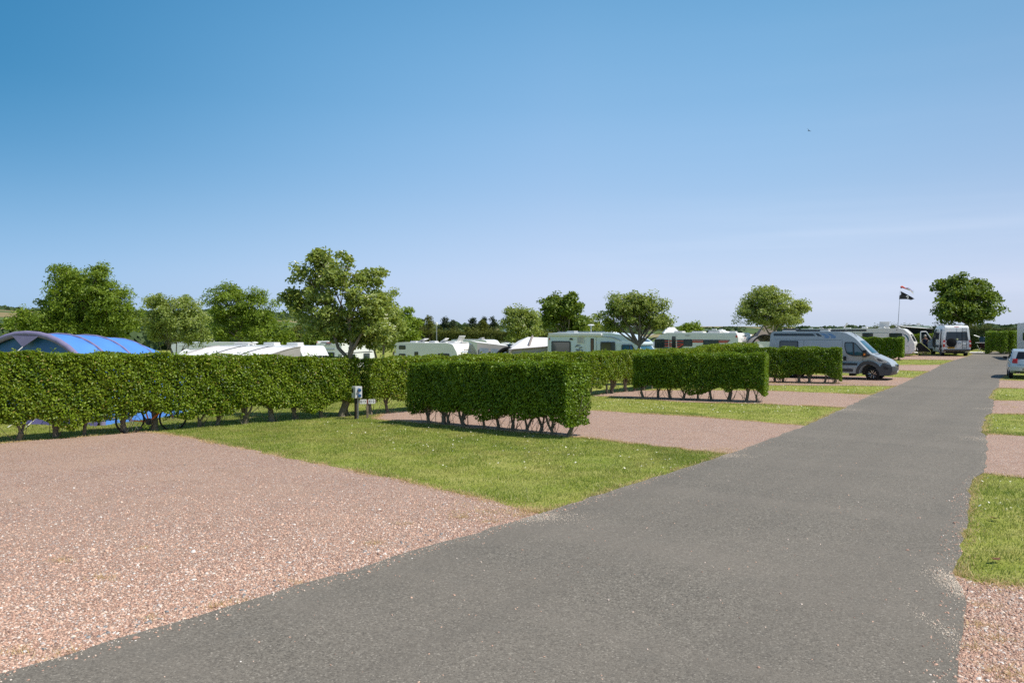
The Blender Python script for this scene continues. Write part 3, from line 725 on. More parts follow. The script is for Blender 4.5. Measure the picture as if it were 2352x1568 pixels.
def hedge(name, label, path, height, width, leaf, dens, mat, trunk_gap=0.72, bottom=0.40, group='clipped hedges between the pitches', sprigs=3.0, trunks=True, ends=(0.28, 0.28), seed=1, wild=0.0, trunk_r=0.055):
    rng = np.random.default_rng(seed)
    f, L = path_fn(path); e0, e1 = ends
    H = (lambda s: np.interp(s, [0, L], height)) if hasattr(height, '__len__') else (lambda s: np.full(np.shape(s), height))
    W2 = width / 2
    root = thing(name, label, 'hedge', (*f(np.array([0.0]))[0][0], 0), 0, group)
    ox, oy = root.location[0], root.location[1]; oz = float(terrain(ox, oy)); root.location[2] = oz
    # trunk stations
    nt_ = max(2, int(round(L / trunk_gap)) + 1)
    ts = np.linspace(0.0, L, nt_) + rng.normal(0, 0.09, nt_); ts[0] = max(ts[0], 0); ts[-1] = min(ts[-1], L)
    tl = rng.normal(0, 0.06, nt_)
    hz = float(np.mean(height))
    # leaf shell
    faces = [('f', (L + e0 + e1) * (hz - bottom)), ('b', (L + e0 + e1) * (hz - bottom) * 0.6), ('t', (L + e0 + e1) * width * 1.15), ('e0', width * (hz - bottom)), ('e1', width * (hz - bottom)), ('u', (L + e0 + e1) * width * 0.35)]
    Cs, Ns = [], []
    for k, area in faces:
        n = int(area * dens)
        s = rng.uniform(-e0, L + e1, n); q = rng.uniform(-W2, W2, n)
        if k in ('e0', 'e1'): s[:] = -e0 if k == 'e0' else L + e1
        near = np.abs(s[:, None] - ts[None]).min(1) / trunk_gap          # 0 at a trunk, 0.5 between
        zb = bottom + 0.15 * np.sin(s * 3.3 + seed) * np.sin(s * 1.37 + 2) - 0.16 * np.clip(near - 0.28, -0.1, 0.3) * 0 + 0.12 * (1 - np.cos(near * 6.28)) * 0.5 * np.sin(s * 2.1 + 1)
        Hs = H(np.clip(s, 0, L))
        u = rng.random(n); z = zb + (Hs - zb) * u
        dep = rng.exponential(0.085, n)
        if k == 't': z = Hs - dep; nl = (0, 0, 1)
        elif k == 'u': z = zb + dep; nl = (0, 0, -1)
        elif k == 'f': q = -W2 + dep; nl = (0, -1, 0)
        elif k == 'b': q = W2 - dep; nl = (0, 1, 0)
        elif k == 'e0': s = s + dep; nl = (-1, 0, 0)
        else: s = s - dep; nl = (1, 0, 0)
        # lower part of the shell draws in towards the stems
        tuck = np.clip((zb + 0.28 - z) / 0.28, 0, 1); q = q * (1 - 0.45 * tuck * rng.random(n))
        # rounded top corners, slow bumps
        cor = np.clip((z - (Hs - 0.18)) / 0.18, 0, 1); q = q * (1 - 0.12 * cor * cor)
        bump = 0.03 * np.sin(s * 2.3 + z * 3.1 + seed) + 0.022 * np.sin(s * 5.1 - z * 4.3) + 0.02 * np.sin(s * 11 + z * 9)
        q = q + np.sign(q) * bump; z = z + (0.05 * np.sin(s * 1.9 + q * 4 + seed) + 0.035 * np.sin(s * 6.1 + q * 3)) * (k == 't')
        if wild: z = z + (k == 't') * wild * np.abs(rng.normal(0, 0.5, n)) * (np.sin(s * 1.3) * np.sin(s * 3.1 + 1) > 0.1)
        p, nv, dv = f(np.clip(s, 0, L)); over = (s - np.clip(s, 0, L))[:, None]
        xy = p + dv * over + nv * q[:, None]
        # facing in path axes: 'front' of a path is its right-hand side
        N = dv * nl[0] + nv * nl[1]; N = np.concatenate([N, np.full((n, 1), float(nl[2]))], 1)
        # gaps: darker hollows where the shell is thin
        hol = np.sin(s * 4.1 + 2.0 * np.sin(z * 2.7 + seed)) * np.sin(z * 5.3 + 1.1 * np.sin(s * 3.3))
        ok = (rng.random(n) < 1.0 - 0.55 * np.clip(hol - 0.35, 0, 1) * 1.6)
        if k == 'u': ok &= rng.random(n) < 0.7
        if k == 't': N = N * 1.7
        C = np.concatenate([xy, (terrain(xy[:, 0], xy[:, 1]) + z)[:, None]], 1)
        Cs.append(C[ok]); Ns.append(N[ok])
    # sprigs standing above the cut top and hanging at the foot
    ns = int(L * sprigs)
    for _ in range(ns):
        s = rng.uniform(-e0, L + e1); q = rng.uniform(-W2, W2) * 0.95; m = rng.integers(7, 15); h = rng.uniform(0.04, 0.17)
        low = rng.random() < 0.18
        p, nv, dv = f(np.array([min(max(s, 0), L)])); xy = p[0] + nv[0] * q + dv[0] * (s - min(max(s, 0), L))
        z0 = float(H(np.array(min(max(s, 0), L)))) - 0.02 if not low else bottom * rng.uniform(0.3, 0.8)
        t = rng.random(m)
        C = np.stack([xy[0] + rng.normal(0, 0.035, m), xy[1] + rng.normal(0, 0.035, m), float(terrain(xy[0], xy[1])) + z0 + h * t], 1)
        Cs.append(C); Ns.append(rng.normal(0, 1, (m, 3)) + [0, 0, 0.3])
    n_in = n = int(L * width * (hz - bottom) * dens * 0.5)                    # leaves inside the hedge
    s = rng.uniform(-e0 * .7, L + e1 * .7, n); q = rng.uniform(-W2, W2, n) * .8; z = bottom + .12 + (H(np.clip(s, 0, L)) - bottom - .2) * rng.random(n)
    p, nv, dv = f(np.clip(s, 0, L)); xy = p + dv * (s - np.clip(s, 0, L))[:, None] + nv * q[:, None]
    Cs.append(np.concatenate([xy, (terrain(xy[:, 0], xy[:, 1]) + z)[:, None]], 1)); Ns.append(rng.normal(0, 1, (n, 3)))
    C = np.concatenate(Cs) - [ox, oy, oz]; N = np.concatenate(Ns)
    N = N * 0.75 + rng.normal(0, 0.62, N.shape) + [0, 0, 0.38]
    V, T = leaf_tris(C, N, rng.uniform(0.7, 1.25, len(C)) * np.where(np.arange(len(C)) >= len(C) - n_in, 1.9, 1.0) * leaf, 0.56, rng, 0.22, 0.35)
    tri_mesh('foliage', V, T, mat, root)
    if trunks:
        for s, lo in zip(ts, tl):
            p, nv, dv = f(np.array([s])); p = p[0] + nv[0] * lo; d3 = Vector((*dv[0], 0)); n3 = Vector((*nv[0], 0))
            b = Vector((p[0] - ox, p[1] - oy, float(terrain(p[0], p[1])) - oz - 0.03)); m = MB()
            r0 = trunk_r * rng.uniform(0.7, 1.35); fork = rng.uniform(0.18, 0.42); lean = d3 * rng.normal(0, 0.05) + n3 * rng.normal(0, 0.04)
            top = b + lean + Vector((0, 0, fork))
            m.tube([b - Vector((0, 0, .03)), b + Vector((0, 0, 0.04)), b + lean * 0.6 + Vector((0, 0, fork * 0.6)), top], [r0 * 1.5, r0 * 1.12, r0 * 0.95, r0 * 0.92], 8)
            nb = int(rng.integers(2, 5))
            for j in range(nb):
                w_ = (j / max(1, nb - 1) - 0.5) * rng.uniform(0.7, 1.25) + rng.normal(0, 0.1)
                out = d3 * w_ * 0.50 + n3 * rng.normal(0, 0.18)
                zt = hz * rng.uniform(0.62, 0.9); r = r0 * rng.uniform(0.42, 0.75)
                s0 = top - Vector((0, 0, 0.05))
                m.tube([s0, s0 + out * 0.40 + Vector((0, 0, (zt - fork) * 0.24)), s0 + out * 0.7 + Vector((0, 0, (zt - fork) * 0.55)), s0 + out + Vector((0, 0, zt - fork))],
                       [r, r * 0.8, r * 0.5, r * 0.2], 6)
                for _ in range(int(rng.integers(2, 5))):
                    q0 = s0 + out * rng.uniform(0.1, 0.55) + Vector((0, 0, (zt - fork) * rng.uniform(0.05, 0.35)))
                    o2 = d3 * rng.normal(0, 0.26) + n3 * rng.normal(0, 0.24)
                    m.tube([q0, q0 + o2 * 0.5 + Vector((0, 0, 0.16)), q0 + o2 + Vector((0, 0, 0.42))], [r * 0.3, r * 0.2, r * 0.08], 4, False)
            for _ in range(4):
                a_ = d3 * rng.normal(0, 0.10) + n3 * rng.normal(0, 0.10); e_ = a_ + d3 * rng.normal(0, 0.20) + n3 * rng.normal(0, 0.15)
                m.tube([b + a_, b + (a_ + e_) * .5 + Vector((0, 0, .2)), b + e_ + Vector((0, 0, rng.uniform(.35, .6)))], [r0 * .16, r0 * .12, r0 * .06], 4, False)
            m.build('trunk', MATS['bark'] if trunk_r > 0.03 else MATS['bark_dark'], root, 50)
    return root

def tree(name, label, pos, stems, blobs, D, leaf, nspray, per, mat, group=None, bark='bark', spray_r=0.30, trunk_r=0.10, blossom=0, seed=1, aspect=0.5, dens_in=0.35, twig=1.0, droop=0.15, yspread=0.75, fork=None, blossom_r=0.05):
    """blobs: (u, v, ru, rv) of crown lobes as seen at depth D, given real depth spread"""
    rng = np.random.default_rng(seed); sc = D / F_PX
    x0, y0 = pos; z0 = float(terrain(x0, y0))
    root = thing(name, label, 'tree', (x0, y0, z0), 0, group)
    B = []
    for j, (u, v, ru, rv) in enumerate(blobs):
        dy = rng.uniform(-1, 1) * yspread * max(ru, 30) * sc * (0.9 if j else 0)
        p = at(u, v, D + dy); B.append((np.array([p.x - x0, p.y - y0, p.z - z0]), np.array([ru * sc, max(ru, rv) * sc * yspread, rv * sc])))
    vol = np.array([b[1].prod() ** 0.72 for b in B]); vol = vol / vol.sum()
    cz = min(b[0][2] - b[1][2] for b in B); ctr = sum(b[0] * w_ for b, w_ in zip(B, vol))
    # trunk and main limbs
    tm = MB(); heads = []
    for (bx, by, tx, ty, tz, r, *zs) in stems:
        a = Vector((bx, by, zs[0] if zs else -0.1)); e = Vector((tx, ty, tz)); mid = a.lerp(e, 0.5) + Vector((rng.normal(0, 0.04), rng.normal(0, 0.04), 0)) * tz
        tm.tube([a, a + Vector((0, 0, 0.22)), mid, e], [r * 1.35, r * 1.05, r * 0.88, r * 0.7], 8); heads.append((e, r * 0.7))
    limbs = []
    for c, rad in B:
        h, r = min(heads, key=lambda h_: (h_[0] - Vector(c)).length + rng.uniform(0, 0.8) * rad[0])
        e = Vector(c) + Vector((0, 0, rad[2] * 0.3)); m1 = h.lerp(e, 0.4) + Vector((rng.normal(0, .1), rng.normal(0, .1), -0.08)) * rad[0]
        m2 = h.lerp(e, 0.75) + Vector((rng.normal(0, .1), rng.normal(0, .1), 0)) * rad[0]
        rr = max(r * 0.62 * twig, 0.012)
        tm.tube([h - (h - m1) * 0.02, m1, m2, e], [rr, rr * 0.72, rr * 0.45, rr * 0.2], 6, False); limbs.append((h, m1, m2, e, rr))
    Cs, Ns, Fs = [], [], []
    for (c, rad), frac, lb in zip(B, vol, limbs):
        n = max(14, int(nspray * 0.72 * frac))
        d = rng.normal(0, 1, (n, 3)); d /= np.linalg.norm(d, axis=1, keepdims=True)
        rr = np.where(rng.random(n) < dens_in, rng.uniform(0.2, 0.8, n), rng.uniform(0.78, 1.03, n))
        lump = 1 + 0.16 * np.sin(d[:, 0] * 6 + seed) * np.sin(d[:, 2] * 5 + 1 + d[:, 1] * 3) + rng.normal(0, 0.09, n)
        S = c + d * rad * (rr * lump)[:, None]
        for k in range(n):
            s = S[k]; m = max(3, int(per * 2.1 * rng.uniform(0.5, 1.5))); sr = spray_r * 1.22 * rng.uniform(0.65, 1.35)
            g = rng.normal(0, 1, (m, 3)); g = g / np.linalg.norm(g, axis=1, keepdims=True) * (rng.random((m, 1)) ** 0.45) * sr * [1, 1, 0.6]
            g[:, 2] -= droop * (g[:, 0] ** 2 + g[:, 1] ** 2) / sr
            Cs.append(s + g); Ns.append(np.tile(d[k] * 0.5 + [0, 0, 0.55], (m, 1)))
            if rng.random() < blossom and d[k][2] > -0.35:
                Fs.append(s + d[k] * sr * 0.55)
            if k % 2 == 0:
                pts = lb[1 + int(rng.integers(0, 3))]; e = Vector(s); md = pts.lerp(e, 0.55) + Vector((0, 0, -0.05 * rad[0]))
                tm.tube([pts, md, e], [lb[4] * 0.34, lb[4] * 0.22, lb[4] * 0.08], 4, False)
    C = np.concatenate(Cs); N = np.concatenate(Ns) + rng.normal(0, 0.55, (len(C), 3))
    V, T = leaf_tris(C, N, rng.uniform(0.65, 1.3, len(C)) * leaf * 1.12, aspect, rng, 0.2)
    tri_mesh('crown', V, T, mat, root)
    tm.build('trunk', MATS[bark], root, 50)
    if Fs:
        F = np.array(Fs); k = 5; F = np.repeat(F, k, 0) + rng.normal(0, blossom_r * 0.5, (len(F) * k, 3)); F[:, 2] *= 1
        V, T = leaf_tris(F, np.tile([0, -0.2, 1.0], (len(F), 1)) + rng.normal(0, 0.3, (len(F), 3)), np.full(len(F), blossom_r), 0.9, rng, 0.05)
        tri_mesh('blossom', V, T, MATS['blossom'], root)
    return root

# ------------------------------------------------------------------ the hedges
HM, HF = MATS['hedge'], MATS['hedge_front']
row_l = [G(-330, 1048), G(0, 1016), G(400, 986), G(798, 955)]
hedge('hedge', 'long clipped hedge on bare trunks in front of the blue tent', [tuple(p) for p in row_l], (2.36, 1.85), 1.0, 0.074, 1750, HM, 0.80, 0.42, seed=3, sprigs=8, trunk_r=0.068, ends=(.3, .2))
row_m = [G(848, 953), G(935, 945), G(1361, 908), G(1455, 898), (9.4, 39.7)]
hedge('hedge', 'back hedge between the flowering tree and the motorhome, behind the front hedge block', row_m, (1.82, 1.74), 0.95, 0.076, 1150, HM, 0.78, 0.50, seed=4, sprigs=3, trunk_r=0.06)
hedge('hedge', 'low back hedge in front of the white caravan with red stripes', [(9.75, 40.0), (12.9, 43.3)], 1.86, 0.95, 0.09, 700, HM, 0.8, 0.4, seed=5)
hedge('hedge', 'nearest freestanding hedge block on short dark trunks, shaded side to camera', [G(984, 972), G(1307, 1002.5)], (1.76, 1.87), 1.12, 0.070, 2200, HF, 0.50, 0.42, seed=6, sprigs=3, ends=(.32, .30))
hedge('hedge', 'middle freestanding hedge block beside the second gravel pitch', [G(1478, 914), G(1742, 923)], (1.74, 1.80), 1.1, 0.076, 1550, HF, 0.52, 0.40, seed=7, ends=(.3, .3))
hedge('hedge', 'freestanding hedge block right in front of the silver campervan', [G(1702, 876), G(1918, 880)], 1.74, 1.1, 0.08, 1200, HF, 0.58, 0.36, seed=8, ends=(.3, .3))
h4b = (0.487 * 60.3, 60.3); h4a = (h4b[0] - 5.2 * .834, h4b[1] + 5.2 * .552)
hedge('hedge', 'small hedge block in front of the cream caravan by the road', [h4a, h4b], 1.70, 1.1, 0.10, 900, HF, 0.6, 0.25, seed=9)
hedge('hedge', 'little hedge glimpsed behind the woman and the open van door', [(34.6, 72.5), (37.8, 70.3)], 1.75, 1.0, 0.12, 420, HM, 0.7, 0.2, seed=10)
ph = at(2294, 800, 70.0)
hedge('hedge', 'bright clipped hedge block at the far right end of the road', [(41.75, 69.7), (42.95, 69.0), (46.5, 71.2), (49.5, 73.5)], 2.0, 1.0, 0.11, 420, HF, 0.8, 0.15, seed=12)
hedge('wild_hedge', 'tall dark overgrown hedge bank closing the far end of the road', [(38.0, 84.0), (44.5, 79.8), (58, 72.5)], (2.2, 2.15), 1.6, 0.13, 330, MATS['wild'], 2.5, 0.05, 'overgrown hedge', 6, True, seed=13, wild=0.45, trunk_r=0.03)
# hedge bank far behind the caravans, and an olive one before the conifers
hedge('wild_hedge', 'olive green hedge bank in front of the distant conifers', [at(1010, 792, 118)[:2], at(1140, 786, 112)[:2], at(1260, 786, 108)[:2]], 2.6, 2.0, 0.22, 110, MATS['olive'], 4.0, 0.05, 'overgrown hedge', 2, True, seed=14, wild=0.7, trunk_r=0.03)
hedge('wild_hedge', 'lighter low hedge behind the white off-road car', [at(1070, 800, 96)[:2], at(1230, 796, 92)[:2]], 1.7, 1.2, 0.18, 150, MATS['wild'], 4.0, 0.05, 'overgrown hedge', 2, True, seed=15, wild=0.5, trunk_r=0.03)

# ------------------------------------------------------------------ the trees
g4 = G(785, 957)
tree('whitebeam_tree', 'nearest tree with cream blossom, rising from the end of the long hedge', g4,
     [(0, 0, 0.24, 0.0, 1.75, 0.105), (0.235, 0, -0.30, 0.1, 2.75, 0.065, 1.6), (0.235, 0, 0.24, 0.0, 3.0, 0.075, 1.6), (0.235, 0, 0.66, -0.1, 2.65, 0.06, 1.6)],
     [(770, 668, 70, 55), (715, 655, 52, 45), (735, 612, 42, 34), (795, 625, 52, 40), (850, 640, 36, 38), (700, 700, 45, 40), (745, 728, 48, 34), (835, 690, 52, 48), (880, 712, 30, 38), (800, 745, 55, 36), (850, 755, 50, 38), (800, 772, 40, 24), (848, 785, 42, 22), (765, 752, 30, 22), (670, 690, 18, 18), (735, 590, 12, 14)],
     25.4, 0.115, 270, 34, MATS['whitebeam'], 'trees around the site', seed=21, spray_r=0.24, blossom=0.22, aspect=0.55, dens_in=0.3, blossom_r=0.07)
p = at(876, 800, 38.0)
tree('whitebeam_tree', 'pale leaved multi-stem tree just behind the nearest blossoming tree', (p.x, 38.0),
     [(0, 0, -0.35, 0, 2.0, 0.07), (0.06, 0, 0.1, 0.1, 2.1, 0.07), (0.1, 0.05, 0.6, 0, 1.9, 0.06)],
     [(872, 730, 44, 40), (895, 705, 28, 32), (850, 760, 36, 32), (900, 755, 26, 34), (860, 690, 24, 22), (885, 775, 32, 26)],
     38.0, 0.13, 210, 30, MATS['whitebeam'], 'trees around the site', seed=22, spray_r=0.30, blossom=0.05, aspect=0.55, blossom_r=0.08)
p = at(205, 800, 75.0)
tree('ash_tree', 'largest tree, domed and dark green behind the blue tent', (p.x, 75.0),
     [(0, 0, -0.4, 0, 3.2, 0.32), (0.1, 0.2, 1.2, 0.3, 3.0, 0.25)],
     [(190, 690, 78, 62), (160, 645, 52, 36), (215, 650, 45, 36), (255, 690, 50, 50), (290, 720, 34, 46), (140, 700, 46, 44), (115, 735, 48, 38), (60, 738, 38, 26), (35, 735, 16, 16), (240, 745, 62, 40), (175, 755, 60, 34), (150, 622, 34, 18), (228, 618, 14, 12), (90, 765, 60, 28)],
     75.0, 0.27, 950, 30, MATS['ash'], 'trees around the site', seed=23, spray_r=0.62, aspect=0.36, droop=0.3)
p = at(400, 800, 45.0)
tree('whitebeam_tree', 'rounded flowering tree between the largest tree and the ash', (p.x, 45.0),
     [(-0.15, 0, -0.6, 0, 1.5, 0.07), (0, 0.1, 0.05, 0.1, 1.6, 0.08), (0.15, 0, 0.6, 0, 1.5, 0.07)],
     [(405, 735, 62, 50), (370, 720, 34, 36), (445, 725, 34, 40), (400, 695, 46, 24), (365, 760, 32, 30), (445, 770, 34, 28), (350, 690, 14, 14)],
     45.0, 0.12, 330, 32, MATS['whitebeam'], 'trees around the site', seed=24, spray_r=0.32, blossom=0.13, aspect=0.5, blossom_r=0.12)
p = at(565, 800, 75.0)
tree('ash_tree', 'spreading ash tree behind the white awning caravan', (p.x, 75.0),
     [(0, 0, -0.6, 0, 2.6, 0.22), (0.1, 0, 0.9, 0.2, 2.4, 0.2)],
     [(545, 705, 60, 48), (515, 690, 34, 34), (575, 690, 38, 30), (605, 725, 42, 40), (635, 755, 28, 34), (500, 745, 26, 40), (555, 755, 62, 36), (525, 668, 18, 14), (600, 770, 50, 26), (660, 770, 18, 14)],
     75.0, 0.25, 430, 30, MATS['ash'], 'trees around the site', seed=25, spray_r=0.58, aspect=0.36, droop=0.3)
p = at(690, 800, 110.0)
tree('scrub_tree', 'olive bush left of the blossoming tree trunk', (p.x, 110.0), [(0, 0, 0, 0, 1.5, 0.15)],
     [(685, 770, 26, 18), (705, 782, 24, 16), (660, 785, 20, 14)], 110.0, 0.3, 110, 26, MATS['olive'], 'trees around the site', seed=26, spray_r=0.7)
p = at(745, 800, 95.0)
tree('scrub_tree', 'dark round tree seen through the stems of the blossoming tree', (p.x, 95.0), [(0, 0, 0, 0, 1.8, 0.16)],
     [(735, 765, 28, 28), (760, 775, 30, 24), (720, 785, 26, 18)], 95.0, 0.27, 150, 26, MATS['sycamore'], 'trees around the site', seed=27, spray_r=0.6)
p = at(930, 800, 72.0)
tree('sycamore_tree', 'fresh green round tree right of the blossoming trees', (p.x, 72.0), [(0, 0, 0, 0, 1.8, 0.15)],
     [(925, 745, 30, 36), (945, 755, 18, 26), (905, 770, 34, 22), (900, 735, 20, 24)], 72.0, 0.22, 190, 28, MATS['ash'], 'trees around the site', seed=28, spray_r=0.5, aspect=0.55)
for k, (u, v0, hw, D, m, lab) in enumerate(((968, 732, 22, 140, 'conifer', 'leftmost dark conifer on the skyline'), (985, 727, 30, 130, 'olive', 'olive topped conifer behind the lamp post'), (1022, 729, 24, 145, 'conifer', 'dark conifer right of the lamp post'),
        (1040, 732, 20, 138, 'conifer', 'broad dark conifer beside the gap in the skyline'), (1085, 730, 20, 142, 'conifer', 'pointed dark conifer right of the gap in the skyline'), (1108, 734, 20, 130, 'olive', 'olive bush below the dark skyline conifers'),
        (1112, 729, 13, 150, 'conifer', 'thin dark conifer behind the olive bush'), (1133, 729, 20, 146, 'conifer', 'rightmost dark conifer beside the flowering tree'), (1075, 752, 22, 125, 'olive', 'low olive scrub tree under the gap in the skyline'))):
    p = at(u, 790, D); b = [(u, v0 + 7, hw * 0.22, 9), (u + 1, v0 + 18, hw * 0.48, 9), (u - hw * 0.15, v0 + 28, hw * 0.75, 9), (u + hw * 0.15, v0 + 40, hw * 0.98, 10), (u, v0 + 54, hw * 1.15, 12)]
    tree('conifer_tree' if m == 'conifer' else 'scrub_tree', lab, (p.x, D), [(0, 0, 0, 0, 2.5, 0.2)], b, D, 0.36, 170, 12, MATS[m], 'trees around the site', 'bark_dark', 0.5, seed=40 + k, aspect=0.3, droop=0.5)
p = at(1197, 800, 60.0)
tree('whitebeam_tree', 'small flowering tree in front of the pale mobile home', (p.x, 60.0),
     [(0, 0, -0.4, 0, 1.9, 0.07), (0.05, 0, 0.4, 0, 1.9, 0.07)],
     [(1195, 742, 40, 32), (1170, 730, 22, 22), (1215, 735, 24, 26), (1190, 715, 22, 12), (1180, 765, 26, 16), (1220, 762, 24, 16)],
     60.0, 0.15, 230, 30, MATS['whitebeam'], 'trees around the site', seed=29, spray_r=0.38, blossom=0.13, aspect=0.5, blossom_r=0.13)
p = at(1305, 790, 76.0)
tree('sycamore_tree', 'leaning green tree behind the motorhome roof', (p.x, 76.0), [(0, 0, -0.1, 0, 2.1, 0.2)],
     [(1292, 715, 40, 34), (1265, 705, 22, 24), (1310, 700, 24, 24), (1325, 735, 24, 26), (1280, 690, 22, 12), (1300, 748, 30, 16), (1262, 735, 18, 14)],
     76.0, 0.26, 240, 30, MATS['sycamore'], 'trees around the site', seed=30, spray_r=0.52, aspect=0.6)
p = at(1352, 790, 84.0)
tree('scrub_tree', 'low bushy tree between the leaning tree and the motorhome aerial', (p.x, 84.0), [(0, 0, 0, 0, 2.0, 0.1)],
     [(1350, 742, 18, 18), (1335, 755, 16, 14), (1365, 755, 14, 14)], 84.0, 0.22, 100, 26, MATS['whitebeam'], 'trees around the site', seed=31, spray_r=0.5)
p = at(1467, 815, 38.8)
tree('whitebeam_tree', 'wide airy tree whose bare stems cross the motorhome cab', (p.x, 38.8),
     [(0, 0, 0.02, 0, 1.95, 0.095)],
     [(1450, 708, 50, 28), (1415, 700, 30, 26), (1470, 692, 40, 20), (1510, 715, 26, 32), (1395, 732, 26, 18), (1490, 738, 36, 20), (1440, 738, 34, 14), (1525, 738, 14, 15), (1405, 752, 24, 6)],
     38.8, 0.115, 300, 30, MATS['whitebeam'], 'trees around the site', seed=32, spray_r=0.27, blossom=0.04, aspect=0.5, twig=1.5, blossom_r=0.08)
p = at(1582, 780, 115.0)
tree('scrub_tree', 'small distant tree behind the roof of the red striped caravan', (p.x, 115.0), [(0, 0, 0, 0, 2.2, 0.15)],
     [(1585, 753, 22, 10), (1567, 758, 16, 9), (1598, 760, 14, 9), (1555, 765, 14, 8), (1585, 768, 26, 8)], 115.0, 0.3, 130, 26, MATS['ash'], 'trees around the site', seed=33, spray_r=0.65)
p = at(1768, 800, 54.0)
tree('whitebeam_tree', 'egg shaped flowering tree behind the silver campervan', (p.x, 54.0),
     [(0, 0, 0.02, 0, 2.3, 0.12), (0, 0, -0.5, 0, 3.0, 0.06, 1.9), (0.02, 0, 0.6, 0, 2.9, 0.06, 1.9)],
     [(1770, 708, 62, 36), (1730, 700, 34, 30), (1765, 680, 40, 22), (1815, 712, 34, 28), (1790, 735, 46, 20), (1720, 725, 26, 18), (1840, 705, 12, 14), (1760, 668, 26, 10)],
     54.0, 0.13, 420, 32, MATS['whitebeam'], 'trees around the site', seed=34, spray_r=0.36, blossom=0.09, aspect=0.5, blossom_r=0.11)
p = at(2228, 795, 82.0)
tree('sycamore_tree', 'broad sycamore on a thick trunk at the far end of the road', (p.x, 82.0),
     [(0, 0, -0.1, 0, 2.6, 0.42)],
     [(2215, 688, 46, 34), (2180, 680, 26, 22), (2200, 652, 36, 20), (2245, 665, 30, 24), (2268, 700, 26, 24), (2170, 712, 26, 18), (2235, 720, 40, 18), (2165, 655, 14, 12), (2195, 725, 30, 14), (2278, 680, 12, 10), (2205, 700, 40, 30)],
     82.0, 0.27, 420, 30, MATS['sycamore'], 'trees around the site', seed=35, spray_r=0.55, aspect=0.65, droop=0.3)

# a low rank of mixed trees across the valley and woods on the hills
def far_wood():
    rng = np.random.default_rng(5); Cs, Ns, Ss = [], [], []
    def clump(x, y, r, h):
        m = int(46); d = rng.normal(0, 1, (m, 3)); d /= np.linalg.norm(d, axis=1, keepdims=True); d[:, 2] = np.abs(d[:, 2])
        z = float(terrain(x, y))
        Cs.append(np.array([x, y, z]) + d * [r, r, h] * rng.uniform(0.6, 1.05, (m, 1))); Ns.append(d + [0, 0, .3]); Ss.append(np.full(m, r * 0.62))
    def place(az, r, rad, h):
        clump(r * math.sin(R(az)), r * math.cos(R(az)), rad, h)
    for _ in range(150): place(rng.uniform(-36, -3), rng.uniform(135, 210), rng.uniform(2.2, 4.5), rng.uniform(3.0, 5.0))
    for row in range(24):                                     # hedgerow trees along field edges on the hillside
        a0 = rng.uniform(-42, 4); r0 = rng.uniform(300, 1350); da = rng.uniform(-9, 9); dr = rng.uniform(-120, 260)
        for k in range(26):
            t = k / 25; place(a0 + da * t + rng.normal(0, .06), r0 + dr * t, rng.uniform(3, 8), rng.uniform(3, 8))
    for _ in range(170): 
        a = rng.uniform(-40, -8); place(a, 1480 + rng.normal(0, 60), rng.uniform(6, 14), rng.uniform(4, 9))
    for _ in range(150): place(rng.uniform(-2, 42), rng.uniform(480, 1100), rng.uniform(6, 12), rng.uniform(1.8, 3.6))
    C = np.concatenate(Cs); N = np.concatenate(Ns) + rng.normal(0, 0.4, (len(C), 3)); S = np.concatenate(Ss)
    V, T = leaf_tris(C, N, S, 0.9, rng, 0.1)
    tag(tri_mesh('far_woods', V, T, MATS['wood_far']), 'far hedgerow trees and woods across the valley', 'woods', kind='stuff')
far_wood()
# ------------------------------------------------------------------ vehicle kit (local x runs along the body, the side seen is y = -W/2)
AZ_PITCH = 123.5
def side_fit(uL, uR, L, az=AZ_PITCH):
    dx, dy = math.sin(R(az)), math.cos(R(az)); kA, kB = (uL - CU) / F_PX, (uR - CU) / F_PX
    YA = (L * dx - kB * L * dy) / (kB - kA)
    A = Vector((kA * YA, YA))
    return A, Vector((dx, dy))

